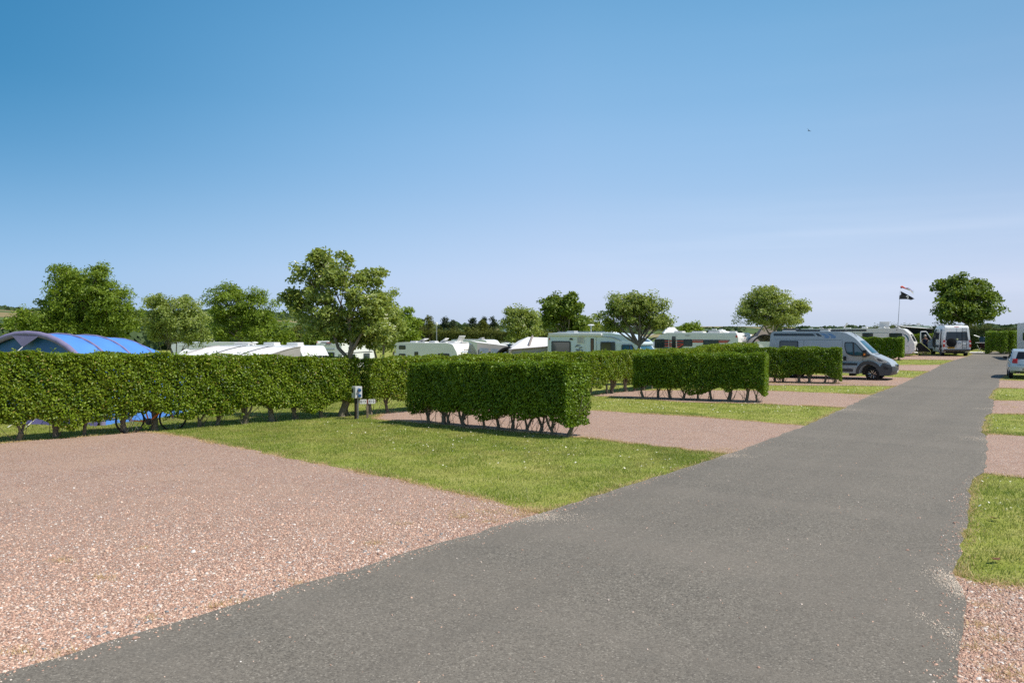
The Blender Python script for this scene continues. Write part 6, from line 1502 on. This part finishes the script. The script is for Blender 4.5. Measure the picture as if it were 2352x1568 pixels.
def bicycle():
    p = G(300, 986); q0 = (-12.0 * 0, 0); root = thing('bicycle', 'bicycle with black tyres standing behind the long hedge by the blue tent', 'bicycle', (-9.85, 21.75, float(terrain(-9.85, 21.75))), R(38))
    r = .35
    for x in (-.55, .55):
        m = MB(); n = 30; m.tube([(x + r * math.cos(2 * math.pi * k / n), 0, r + r * math.sin(2 * math.pi * k / n)) for k in range(n + 1)], .026, 7, False); w_ = m.build('wheel', MATS['black_rubber'], root, 60)
        m = MB()
        for k in range(14): a = 2 * math.pi * k / 14; m.tube([(x, 0, r), (x + (r - .02) * math.cos(a), 0, r + (r - .02) * math.sin(a))], .003, 3)
        m.lathe([(.02, -.05), (.03, 0), (.02, .05)], (x, 0, r), 'y', 10); m.build('spokes', MATS['steel'], w_)
    m = MB(); bb = (-.08, 0, .28); st = (-.22, 0, .82); hd = (.40, 0, .88); hb = (.44, 0, .70)
    for a, b, rr in ((bb, st, .02), (st, hd, .02), (hb, bb, .024), ((-.55, 0, r), bb, .014), ((-.55, 0, r), st, .012), (hd, hb, .022), (hb, (.55, 0, r), .018)): m.tube([a, b], rr, 7)
    m.build('frame', simple('bike_orange', (.55, .12, .02), .35), root, 50)
    m = MB(); m.box((-.24, 0, .93), (.26, .14, .05)); m.tube([st, (-.24, 0, .92)], .014); m.build('saddle', MATS['black_plastic'], root, None, .02)
    m = MB(); m.tube([hd, (.40, 0, .98)], .016); m.tube([(.36, -.3, 1.0), (.42, 0, .98), (.36, .3, 1.0)], .014); m.build('handlebar', MATS['black_plastic'], root)
    m = MB(); m.lathe([(.09, -.03), (.095, 0), (.09, .03)], bb, 'y', 16); m.tube([(bb[0], -.08, bb[2]), (bb[0] + .1, -.08, bb[2] - .14)], .012); m.tube([(bb[0], .08, bb[2]), (bb[0] - .1, .08, bb[2] + .14)], .012); m.build('crankset', MATS['black_plastic'], root, 40)
bicycle()

def awning(name, label, c, az, parts, cat='awning'):
    """parts: list of (part name, material, list of quads in local (x along az+90 right, y away along az, z))"""
    root = thing(name, label, cat, (c[0], c[1], float(terrain(*c))), -R(az))
    for nm, mat, shapes in [(a, b, s_) for a, b, ss_ in parts for s_ in ([[q] for q in ss_] if a in ('rim', 'window', 'frame_tube') else [ss_])]:
        m = MB()
        for kind, dat in shapes:
            if kind == 'q':                                   # quad patch with thickness and a little sag
                a, b, cc, dd = [Vector(p) for p in dat]; n = 6; nr = (b - a).cross(dd - a).normalized()
                for lay in (0, 1):
                    V = []
                    for j in range(n + 1):
                        for i in range(n + 1):
                            s, t = i / n, j / n; p = a * (1 - s) * (1 - t) + b * s * (1 - t) + cc * s * t + dd * (1 - s) * t
                            V.append(p - nr * (.05 * math.sin(math.pi * s) * math.sin(math.pi * t) * (1 if len(dat) == 4 else 0) + lay * .015))
                    m.add(V, [(j * (n + 1) + i, j * (n + 1) + i + 1, (j + 1) * (n + 1) + i + 1, (j + 1) * (n + 1) + i)[::1 if lay == 0 else -1] for j in range(n) for i in range(n)])
            elif kind == 't': m.tube(dat[0], dat[1], 7)
            elif kind == 'shell':                             # tunnel segment: x half width, height, y0,y1, scale0, scale1
                h_, H_, y0, y1, s0, s1 = dat[:6]; arch_shell(m, (dat[6] if len(dat) > 6 else 0, 0), (0, 1), h_, H_, y0, y1, s0, s1, a0=dat[7] if len(dat) > 7 else 0, a1=dat[8] if len(dat) > 8 else math.pi)
            elif kind == 'arch': tube_arch(m, (dat[5] if len(dat) > 5 else 0, 0), (0, 1), dat[0], dat[1], dat[2], dat[3], dat[4])
        m.build(nm, MATS[mat], root, 50)
    return root
# white and grey air awning left of the motorhome
p = at(1214, 800, 50.0)
aw = awning('awning', 'white roofed awning with grey front panels left of the motorhome', (p.x, 50.0), 0,
    [('roof', 'awning_white', [('q', [(-1.15, -.6, 1.95), (1.4, -.6, 2.15), (1.5, 2.0, 2.72), (.0, 2.0, 2.78)]), ('q', [(-1.15, -.6, 1.95), (.0, 2.0, 2.78), (-.6, 2.2, 2.5), (-1.5, 1.6, 1.8)])]),
     ('wall', 'awning_grey', [('q', [(-1.5, -.7, .05), (1.4, -.7, .05), (1.4, -.6, 2.10), (-1.2, -.6, 1.90)]), ('q', [(-1.5, 2.0, .05), (-1.5, -.7, .05), (-1.2, -.6, 1.9), (-1.4, 1.6, 1.8)])]),
     ('window', 'awning_window', [('q', [(-1.05, -.75, .9), (.0, -.75, .9), (.0, -.66, 1.66), (-.95, -.66, 1.60)]), ('q', [(.15, -.75, .9), (1.2, -.75, .9), (1.2, -.66, 1.75), (.15, -.66, 1.68)])]),
     ('frame_tube', 'awning_taupe', [('t', ([(-.2, -.74, .0), (-.15, -.70, 1.5), (.1, .2, 2.4), (.3, 2.0, 2.85)], .07)), ('t', ([(-1.6, -.72, 0), (-1.35, -.68, 1.5), (-1.0, -.66, 1.92), (1.4, -.66, 2.14)], .05))])])
aw.scale.z = .87
p = at(1175, 800, 52.0)
awning('awning', 'dark rimmed porch awning beside the white roofed awning', (p.x - .2, 51.0), 0,
    [('wall', 'awning_grey', [('shell', (1.05, 1.75, -.6, 1.6, 1, .9))]), ('rim', 'black_cloth', [('arch', (1.08, 1.78, -.62, .09, 1.0)), ('arch', (1.0, 1.65, 1.4, .07, .95))]), ('front_panel', 'awning_window', [('q', [(-.8, -.55, .2), (.8, -.55, .2), (.6, -.55, 1.4), (-.6, -.55, 1.4)])])])
# lean-to awning on the front of the long white caravan
cf = c1.root.matrix_basis
def on_caravan(v, pts): return [v.root.matrix_basis @ Vector(q) for q in pts]
p = at(1128, 800, 54.0)
awning('awning', 'white porch awning with clear panes on the sunny end of the long caravan', (p.x, 54.0), 0,
    [('roof', 'awning_white', [('q', [(-.9, -.9, 2.15), (1.15, -.3, 1.90), (1.0, 1.6, 1.95), (-1.5, 1.2, 2.25)])]),
     ('wall', 'awning_grey', [('q', [(-.9, -.95, .05), (1.2, -.35, .05), (1.15, -.3, 1.88), (-.9, -.9, 2.10)]), ('q', [(1.2, -.35, .05), (1.05, 1.6, .05), (1.0, 1.6, 1.9), (1.15, -.3, 1.88)])]),
     ('window', 'awning_window', [('q', [(-.75, -.98, .7), (-.15, -.82, .7), (-.15, -.76, 1.75), (-.75, -.93, 1.8)]), ('q', [(-.0, -.78, .7), (.52, -.62, .7), (.52, -.57, 1.70), (.0, -.72, 1.74)]), ('q', [(.62, -.60, .7), (1.1, -.46, .7), (1.1, -.41, 1.66), (.62, -.55, 1.69)])])])
# grey dome awning between the striped caravan and the campervan
p = at(1745, 800, 52.5)
awning('awning', 'pale grey domed awning behind the silver campervan', (p.x, 52.5), 0,
    [('fly_sheet', 'awning_grey', [('shell', (1.15, 2.15, -1.0, 1.8, 1.0, .9))]), ('rim', 'black_cloth', [('arch', (1.17, 2.17, -1.02, .05, 1.0))]), ('front_panel', 'awning_white', [('q', [(-.95, -.9, .05), (.95, -.9, .05), (.72, -.95, 1.75), (-.72, -.95, 1.75)])])])
p = at(1760, 800, 56.0)
awning('tent', 'taupe pitched tent peak behind the egg shaped tree', (p.x + .1, 57.0), 0,
    [('fly_sheet', 'awning_taupe', [('q', [(-2.0, -1.2, .05), (2.0, -1.2, .05), (.5, 0, 3.15), (.3, 0, 3.15)]), ('q', [(-2.0, 1.2, .05), (-2.0, -1.2, .05), (.3, 0, 3.15), (.3, .05, 3.15)]), ('q', [(2.0, -1.2, .05), (2.0, 1.2, .05), (.5, .05, 3.15), (.5, 0, 3.15)]), ('q', [(2.0, 1.2, .05), (-2.0, 1.2, .05), (.3, .05, 3.15), (.5, .05, 3.15)])])], 'tent')
# black awning of the far caravan and its neighbour
p = at(1690, 790, 74.0)
aw = awning('awning', 'black sided awning with pale roof on the dark banded caravan', (p.x, 74.0), 0,
    [('roof', 'awning_white', [('q', [(-1.6, -1.1, 2.62), (1.0, -1.1, 2.05), (1.9, 1.3, 2.30), (-1.4, 1.2, 2.82)])]), ('wall', 'black_cloth', [('q', [(-1.6, -1.05, .05), (1.0, -1.05, .05), (1.0, -1.0, 2.0), (-1.6, -1.0, 2.56)]), ('q', [(1.0, -1.05, .05), (1.9, 1.2, .05), (1.9, 1.2, 2.2), (1.0, -1.0, 2.0)])]),
     ('gable', 'black_cloth', [('q', [(.9, -1.12, 1.6), (2.4, -.9, 1.6), (1.55, -1.0, 2.55), (1.5, -1.0, 2.55)])])])
aw.scale.z = .86
p = at(2122, 790, 70.0)
awning('awning', 'black porch awning between the long cream caravan and the white van', (p.x + .2, 72.0), 0,
    [('wall', 'black_cloth', [('q', [(-1.1, -.6, .05), (1.3, -.6, .05), (1.3, -.5, 2.15), (-1.1, -.5, 2.38)])]), ('roof', 'awning_white', [('q', [(-1.3, -.7, 2.42), (1.4, -.7, 2.22), (1.4, 1.4, 2.35), (-1.3, 1.4, 2.55)])]), ('window', 'awning_window', [('q', [(-.3, -.63, .9), (1.0, -.63, .9), (1.0, -.58, 1.25), (-.1, -.58, 1.3)])])])
p = at(1542, 800, 70.0)
awning('tent', 'white pointed tent top behind the red striped caravan', (p.x, 70.0), 0,
    [('fly_sheet', 'awning_white', [('q', [(-2.6, -2.0, .05), (2.8, -2.0, .05), (.25, 0, 2.85), (-.35, 0, 2.85)]), ('q', [(-2.6, 2.0, .05), (-2.6, -2.0, .05), (-.35, 0, 2.85), (-.35, .1, 2.85)]), ('q', [(2.8, -2.0, .05), (2.8, 2.0, .05), (.25, .1, 2.85), (.25, 0, 2.85)]), ('q', [(2.8, 2.0, .05), (-2.6, 2.0, .05), (-.35, .1, 2.85), (.25, .1, 2.85)])])], 'tent')
p = at(1512, 800, 58.5)
awning('awning', 'charcoal and white awning behind the motorhome cab', (p.x + .3, 60.0), 0,
    [('wall', 'black_cloth', [('shell', (1.5, 2.1, -1.2, .2, 1, 1))]), ('roof', 'awning_white', [('shell', (1.6, 2.42, -.4, 1.2, 1, .95))])])
# bulging white awning on the caravan at left
def left_awning():
    root = thing('awning', 'wide white awning with thin dark seams sloping from the caravan behind the long hedge', 'awning', tuple(c4.root.location), c4.root.rotation_euler.z)
    X0, X1, y0 = c4.X(1.55), c4.X(6.75), -c4.W / 2 - .01
    def pt(u, t, lift=0.0):
        sag = .035 * math.sin(math.pi * ((u * 3) % 1.0)) * math.sin(math.pi * min(1, t * 1.1))
        if t < .72:
            q = t / .72; return (X0 + (X1 - X0) * u - .25 * q, y0 - 2.3 * q, 2.42 - .42 * q ** 1.5 - sag + lift)
        q = (t - .72) / .28; return (X0 + (X1 - X0) * u - .25, y0 - 2.3 - .35 * math.sin(q * 1.57), 2.0 * (1 - q) + .02 - .10 * math.sin(q * 3.14) * 0 + lift * (1 - q))
    n, w = 36, 24
    for k in range(3):
        m = MB(); V = [pt((k + i / 12) / 3, j / w) for j in range(w + 1) for i in range(13)]
        m.add(V, [(j * 13 + i, j * 13 + i + 1, (j + 1) * 13 + i + 1, (j + 1) * 13 + i) for j in range(w) for i in range(12)]); m.build('roof', MATS['awning_white'], root, 60)
    for k in range(4):
        m = MB(); m.tube([pt(k / 3, j / w, .01) for j in range(w + 1)], .03 if k else .045, 6); m.build('seam', MATS['van_grey_trim'] if 0 < k < 3 else MATS['awning_grey'], root, 60)
    for u in (0.0, 1.0):
        m = MB(); base = (X0 + (X1 - X0) * u, y0, .05); V = [base, (base[0], y0, 2.40)] + [pt(u, j / w) for j in range(w + 1)]
        m.v = V; m.f = [tuple(range(len(V)))]; m.build('end_wall', MATS['awning_grey'], root)
    return root
left_awning()
p = c4.root.matrix_basis @ Vector((c4.X(.95), -c4.W / 2 - .9, 0))
awning('awning', 'silvery rounded porch awning left of the wide white awning', (p.x, p.y), 112, [('fly_sheet', 'white_gel', [('shell', (1.15, 2.22, -.75, .6, .97, 1.0))]), ('rim', 'awning_white', [('arch', (1.17, 2.24, .6, .05, 1.0)), ('arch', (1.15, 2.2, -.75, .05, .97))]), ('end_wall', 'awning_grey', [('q', [(-.9, .5, .05), (.9, .5, .05), (.6, .5, 1.8), (-.6, .5, 1.8)])])])

# ------------------------------------------------------------------ pitch furniture: hook-up post, sign post, rail
def hookup():
    x, y = G(819, 962); z = float(terrain(x, y)); root = thing('hookup_post', 'grey electric hook-up box with blue sockets on a dark post', 'hook-up post', (x, y, z), R(-52)); root.scale = (.92, .92, .94)
    # local x: right face with sockets is +x
    m = MB(); m.box((0, 0, .34), (.11, .11, .70)); m.build('post', MATS['timber_dark'], root, None, .008)
    b = MB(); b.box((0, 0, .88), (.20, .26, .38)); bx = b.build('box', MATS['box_grey'], root, None, .015)
    m = MB(); m.box((.102, 0, .88), (.012, .27, .39)); m.build('lid_seam', MATS['grey_plastic'], bx, None, .003)
    b = MB(); b.box((.135, 0, .88), (.06, .25, .37)); b.build('socket_panel', MATS['box_grey'], bx, None, .012)
    for zz in (.97, .79):
        m = MB(); m.tube([(.15, .0, zz + .01), (.215, .0, zz - .015)], [.058, .05], 14); s_ = m.build('socket', MATS['steel'], root, 40)
        m = MB(); m.tube([(.21, 0, zz - .01), (.245, 0, zz - .022)], .056, 14); m.build('socket_cap', MATS['socket_blue'], s_, 40)
        m = MB(); m.box((.172, 0, zz - .055), (.04, .09, .014)); m.build('red_rim', MATS['red_lamp'], s_)
    m = MB(); m.box((-.02, -.134, .93), (.10, .012, .14)); m.build('meter_window', MATS['tinted_glass'], bx, None, .004)
    m = MB(); m.tube([(.14, -.02, .70), (.14, -.02, .0)], .018, 8); m.build('conduit', MATS['galvanised'], root, 40)
hookup()
def signpost():
    x, y = G(844, 961); z = float(terrain(x, y)); root = thing('sign_post', 'low wooden post with white E13 and E12 arrow boards', 'sign', (x, y, z), R(14))
    m = MB(); m.box((0, 0, .27), (.065, .055, .58)); m.build('post', MATS['timber'], root, None, .006)
    m = MB(); m.box((0, -.03, .53), (.05, .006, .11)); m.build('dymo_strip', simple('faded_red', (.30, .10, .08), .6), root)
    for sg, tx in ((-1, 'E13'), (1, 'E12')):
        m = MB(); m.prism([(sg * .028, .46), (sg * .235, .46), (sg * .28, .53), (sg * .235, .60), (sg * .028, .60)], lambda a, b, dd: (a, -.045 + dd, b), .016)
        bd = m.build('arrow_board', MATS['timber'], root, None, .002)
        m = MB(); m.prism([(sg * .030, .463), (sg * .232, .463), (sg * .232, .597), (sg * .030, .597)], lambda a, b, dd: (a, -.0485 + dd, b), .0033); fp = m.build('face_plate', MATS['sign_white'], bd)
        text('lettering', tx, .112, MATS['ink'], bd, frame_m((sg * .132, -.0495, .528), (1, 0, 0), (0, 0, 1)), .0012, .0025)
signpost()
x0, y0 = G(809, 957); x1, y1 = G(815, 957); x2, y2 = G(770, 962)
rl = thing('wooden_rail', 'dark wooden rail on posts behind the hook-up box', 'rail', (x0 - .12, y0 + .22, float(terrain(x0, y0))), R(8))
m = MB(); m.box((0.0, 0, .48), (.46, .05, .12)); m.build('rail', MATS['timber_dark'], rl, None, .006)
for q in (-.10, .20):
    m = MB(); m.box((q, .05, .27), (.08, .06, .56)); m.build('post', MATS['timber_dark'], rl, None, .006)

# ------------------------------------------------------------------ clothes airer, flag, lamp, bird
p = at(2258, 800, 70.8); x, y = p.x, p.y; z = float(terrain(x, y))
da = thing('clothes_airer', 'folding white clothes airer against the dark far hedge', 'clothes airer', (x, y, z), R(-15)); da.scale = (.8, .8, .82)
m = MB()
for sx in (-.35, .35):
    m.tube([(sx - .25, 0, 0), (sx + .25, 0, .95)], .018, 6); m.tube([(sx + .25, 0, 0), (sx - .25, 0, .95)], .018, 6)
m.tube([(.42, 0, 0), (.42, 0, 1.15)], .03, 6); m.build('leg', MATS['white_plastic'], da)
m = MB()
for q in (-.6, -.2, .2, .6): m.tube([(q * .9, -.25, 1.18), (q * .9, .25, 1.18)], .018, 5)
m.tube([(-.7, -.25, 1.18), (.7, -.25, 1.18)], .022, 5); m.tube([(-.7, .25, 1.18), (.7, .25, 1.18)], .022, 5); m.tube([(-.95, 0, 2.0), (-.2, 0, 1.72)], .06, 6); m.tube([(-.2, 0, 1.75), (.75, 0, 1.88)], .02, 5); m.build('rail', MATS['white_plastic'], da)
for nm, lab, mt, px, z0_, z1_, w_ in (('towel', 'dark teal towel hung over the clothes airer', 'towel_teal', -.05, 1.05, 1.82, .95), ('towel', 'dark maroon cloth hung lowest on the clothes airer', 'towel_maroon', -.25, .62, 1.15, .5)):
    V = []; n = 10
    for j in range(7):
        for i in range(n + 1): V.append((px - w_ / 2 + w_ * i / n, .30 + .03 * math.sin(i * 1.3) + .02 * j / 6, z1_ + (z0_ - z1_) * j / 6 + .03 * math.sin(i * .8)))
    V2 = [(a, b + .012, c) for a, b, c in V]; m = MB(); F = [(j * (n + 1) + i, j * (n + 1) + i + 1, (j + 1) * (n + 1) + i + 1, (j + 1) * (n + 1) + i) for j in range(6) for i in range(n)]
    m.add(V, F); m.add(V2, [f[::-1] for f in F]); o = m.build(nm, MATS[mt], None, 60); o.location = (x, y - .35, z); o.rotation_euler.z = R(-15); o.scale = (.8, .8, .82); tag(o, lab, 'towel', None)

def flag():
    D = 67.0; b = at(2060, 800, D); t = at(2067, 668, D); z = float(terrain(b.x, D))
    root = thing('flagpole', 'thin leaning flagpole behind the long cream caravan', 'flagpole', (b.x, D, z)); h = t.z - z; off = t.x - b.x + .02
    m = MB(); m.tube([(-.18, 0, 0), (off * .35, 0, h * .5), (off, 0, h)], [.03, .024, .014], 7); m.build('pole', MATS['galvanised'], root, 50)
    fl = thing('pirate_flag', 'black flag with a white skull emblem flying from the thin pole', 'flag', (b.x + off, D, z + h))
    pts = [(.07, -.03), (.10, -.28), (.12, -.42), (.04, -.50), (-.10, -.56), (-.14, -1.02), (.95, -1.03), (1.12, -1.10), (1.28, -1.13), (1.48, -1.08), (1.55, -1.02), (1.76, -.98), (1.30, -.72), (.70, -.36)]
    m = MB(); m.prism(pts, lambda a, bb, dd: (a, -.01 + dd + .05 * math.sin(a * 4), bb), .02); cl = m.build('cloth', MATS['flag_black'], fl)
    m = MB()
    m.prism(arc(.82, -.74, .17, -.2, math.pi + .2, 10) + [(.67, -.86), (.74, -.98), (.92, -.98), (.97, -.86)], lambda a, bb, dd: (a, -.022 + .05 * math.sin(a * 4) + dd, bb), .008)
    m.prism(stroke(bez((.30, -.92), (.45, -.98), (.62, -.96)), .03), lambda a, bb, dd: (a, -.022 + .05 * math.sin(a * 4) + dd, bb), .008); m.prism(stroke(bez((.52, -.68), (.60, -.70), (.66, -.90)), .03), lambda a, bb, dd: (a, -.022 + .05 * math.sin(a * 4) + dd, bb), .008)
    m.build('skull', MATS['sign_white'], cl)
    fl.scale = (.70, .70, .68)
    m = MB()
    for q in (.765, .875): m.prism(arc(q, -.78, .045, 0, 2 * math.pi - .4, 10), lambda a, bb, dd: (a, -.032 + .05 * math.sin(a * 4) + dd, bb), .008)
    m.build('eye_socket', MATS['flag_black'], cl)
    ws = thing('windsock', 'red windsock with fluttering coloured tails above the black flag', 'windsock', (b.x + off + .06, D, z + h + .30)); ws.scale = (.72, .72, .72)
    m = MB(); m.tube([(.0, 0, .0), (.12, 0, .06), (.30, 0, -.02), (.55, 0, -.16)], [.12, .13, .10, .05], 10); m.build('cone', MATS['sock_red'], ws, 60)
    m = MB(); m.tube([(-.02, 0, -.02), (.10, 0, -.02)], [.10, .1], 10); m.build('mouth', MATS['sock_violet'], ws, 60)
    for nm, pp in (('sock_cream', [(.5, 0, -.14), (.75, .03, -.25), (1.1, -.02, -.40), (1.35, 0, -.62), (1.48, 0, -.80)]), ('sock_red', [(.52, .02, -.12), (.9, .06, -.20), (1.15, .02, -.42), (1.3, .0, -.55)]), ('sock_violet', [(.5, -.02, -.10), (.8, -.05, -.08), (1.05, -.02, -.20), (1.3, 0, -.42), (1.5, 0, -.36)]), ('sock_green', [(.55, 0, -.08), (.75, .04, -.10), (1.25, .02, -.50), (1.48, 0, -.55)])):
        m = MB(); m.tube(pp, [.04, .035, .03, .03, .012][:len(pp)], 5); m.build('ribbon', MATS[nm], ws)
flag()
p = at(1003, 800, 64.0); z = float(terrain(p.x, 64)); lp = thing('lamp_post', 'slim grey lamp post rising behind the long white caravan', 'lamp post', (p.x, 64, z))
m = MB(); m.tube([(0, 0, 0), (0, 0, 2.0), (0, 0, 3.55)], [.05, .042, .035], 8); m.build('pole', MATS['galvanised'], lp, 50); m = MB(); m.lathe([(.05, 3.5), (.09, 3.56), (.09, 3.72), (.06, 3.78)], n=12); m.build('lamp', MATS['white_plastic'], lp, 50)
p = at(1858, 301, 120.0); m = MB()
m.add([(-.55, .1, .18), (-.28, .02, .10), (0, 0, 0), (.28, .02, .12), (.55, .12, .06), (.28, -.12, .10), (0, -.2, -.02), (-.28, -.12, .09), (0, .32, -.02), (0, -.3, .0), (0, 0, .05), (0, 0, -.07)], [(0, 1, 7), (1, 2, 6, 7), (2, 3, 5, 6), (3, 4, 5), (9, 10, 2), (9, 2, 11), (8, 2, 10), (8, 11, 2), (9, 6, 10), (9, 11, 6)])
bd = m.build('bird', MATS['black_plastic']); bd.location = p; bd.rotation_euler = (.3, .25, .6); tag(bd, 'tiny dark bird gliding high in the blue sky', 'bird')

# ------------------------------------------------------------------ people
def person(label, loc, rz, J, radii, links, skin, clothes):
    root = thing('person', label, 'person', loc, rz)
    me = bpy.data.meshes.new('body'); me.from_pydata([J[k] for k in J], [(list(J).index(a), list(J).index(b)) for a, b in links], [])
    o = bpy.data.objects.new('body', me); COL.objects.link(o)
    sk = o.modifiers.new('skin', 'SKIN'); keys = list(J)
    for i, kx in enumerate(keys):
        r = radii[kx]; me.skin_vertices[0].data[i].radius = (r, r) if not hasattr(r, '__len__') else r
    me.skin_vertices[0].data[0].use_root = True
    sb = o.modifiers.new('sub', 'SUBSURF'); sb.levels = 2; sb.render_levels = 2
    bpy.context.view_layer.update(); m2 = bpy.data.meshes.new_from_object(o.evaluated_get(bpy.context.evaluated_depsgraph_get()))
    bpy.data.objects.remove(o); m2.name = 'body'; m2.materials.clear(); link('body', m2, MATS[skin], root, 80)
    for nm, mat, mb in clothes: mb.build(nm, MATS[mat], root, 60)
    return root
def ell_loft(rows, n=14):
    m = MB(); k = 0
    for (cx, cy, z, a, b) in rows: m.v += [(cx + a * math.cos(2 * math.pi * i / n), cy + b * math.sin(2 * math.pi * i / n), z) for i in range(n)]
    for j in range(len(rows) - 1): m.f += [(j * n + i, j * n + (i + 1) % n, (j + 1) * n + (i + 1) % n, (j + 1) * n + i) for i in range(n)]
    m.f.append(tuple(range(n))[::-1]); return m
# facing -y: the woman looks towards the camera
J = {'pelvis': (0, 0, .92), 'waist': (0, 0, 1.06), 'chest': (0, .01, 1.26), 'collar': (0, .01, 1.38), 'neck': (0, 0, 1.45), 'chin': (0, -.02, 1.52), 'head': (0, -.01, 1.60), 'crown': (0, 0, 1.66), 'nose': (0, -.115, 1.575),
     'shl': (.17, .01, 1.36), 'ell': (.24, .0, 1.10), 'wrl': (.16, -.20, 1.02), 'hal': (.10, -.27, 1.05), 'shr': (-.17, .01, 1.36), 'elr': (-.25, .03, 1.10), 'wrr': (-.20, -.10, .92), 'har': (-.15, -.16, .88),
     'hil': (.10, 0, .86), 'knl': (.10, -.02, .47), 'anl': (.10, .02, .09), 'tol': (.11, -.15, .03), 'hir': (-.10, 0, .86), 'knr': (-.10, -.02, .47), 'anr': (-.10, .02, .09), 'tor': (-.11, -.15, .03)}
Rd = {'pelvis': .15, 'waist': .13, 'chest': (.15, .11), 'collar': .09, 'neck': .055, 'chin': .062, 'head': .088, 'crown': .07, 'nose': .014, 'shl': .062, 'ell': .042, 'wrl': .028, 'hal': .03, 'shr': .062, 'elr': .042, 'wrr': .028, 'har': .03,
      'hil': .095, 'knl': .06, 'anl': .038, 'tol': .03, 'hir': .095, 'knr': .06, 'anr': .038, 'tor': .03}
LK = [('pelvis', 'waist'), ('waist', 'chest'), ('chest', 'collar'), ('collar', 'neck'), ('neck', 'chin'), ('chin', 'head'), ('head', 'crown'), ('head', 'nose'), ('collar', 'shl'), ('shl', 'ell'), ('ell', 'wrl'), ('wrl', 'hal'), ('collar', 'shr'), ('shr', 'elr'), ('elr', 'wrr'), ('wrr', 'har'),
      ('pelvis', 'hil'), ('hil', 'knl'), ('knl', 'anl'), ('anl', 'tol'), ('pelvis', 'hir'), ('hir', 'knr'), ('knr', 'anr'), ('anr', 'tor')]
for sd_ in ('l', 'r'):                                               # five fingers on each hand
    h = Vector(J['ha' + sd_]); w_ = Vector(J['wr' + sd_]); dv = (h - w_).normalized(); sv = dv.cross(Vector((0, 0, 1))).normalized()
    for k in range(4):
        q = h + sv * (k - 1.5) * .018 + dv * (.075 - .008 * abs(k - 1.3)) + Vector((0, 0, -.02)); J[f'f{sd_}{k}'] = tuple(q); Rd[f'f{sd_}{k}'] = .008; LK.append(('ha' + sd_, f'f{sd_}{k}'))
    J[f't{sd_}'] = tuple(h - sv * .05 + dv * .02); Rd[f't{sd_}'] = .009; LK.append(('ha' + sd_, f't{sd_}'))
dress = ell_loft([(0, 0, .42, .27, .22), (0, 0, .62, .25, .21), (0, 0, .86, .215, .185), (0, 0, 1.0, .185, .16), (0, 0, 1.10, .175, .15), (0, -.005, 1.22, .185, .15), (0, 0, 1.30, .15, .13), (0, .0, 1.33, .12, .115)])
straps = MB(); straps.tube([(.10, -.10, 1.30), (.07, -.04, 1.42), (.07, .06, 1.42), (.09, .10, 1.30)], .016, 5); straps.tube([(-.10, -.10, 1.30), (-.07, -.04, 1.42), (-.07, .06, 1.42), (-.09, .10, 1.30)], .016, 5)
hair = MB(); hair.lathe([(.02, 1.745), (.06, 1.73), (.095, 1.69), (.105, 1.62), (.10, 1.56), (.085, 1.53)], (0, .03, 0), n=16)
gl = MB(); gl.box((.035, -.098, 1.605), (.05, .02, .032)); gl.box((-.035, -.098, 1.605), (.05, .02, .032)); gl.box((0, -.10, 1.61), (.03, .01, .01))
eyes = MB()
p = at(2127, 800, 69.4); z = float(terrain(p.x - .1, 69.4))
person('woman with grey hair in a long navy dress beside the open van door', (p.x - .1, 69.4, z), R(-30), J, Rd, LK, 'skin', [('dress', 'navy_dress', dress), ('dress_strap', 'navy_dress', straps), ('hair', 'hair_grey', hair), ('sunglasses', 'tinted_glass', gl)])
shorts = ell_loft([(0, 0, .52, .20, .16), (0, 0, .7, .195, .16), (0, 0, .9, .185, .155), (0, 0, 1.0, .17, .145)])
hair2 = MB(); hair2.lathe([(.02, 1.74), (.06, 1.725), (.092, 1.69), (.098, 1.63), (.085, 1.58)], (0, .025, 0), n=16)
p = at(1121, 800, 98.0)
person('bare chested man in dark shorts far off by the olive hedge', (p.x, 98.0, float(terrain(p.x, 98))+.0), R(-60), J, Rd, LK, 'skin_pale', [('shorts', 'black_cloth', shorts), ('hair', 'hair_dark', hair2)])
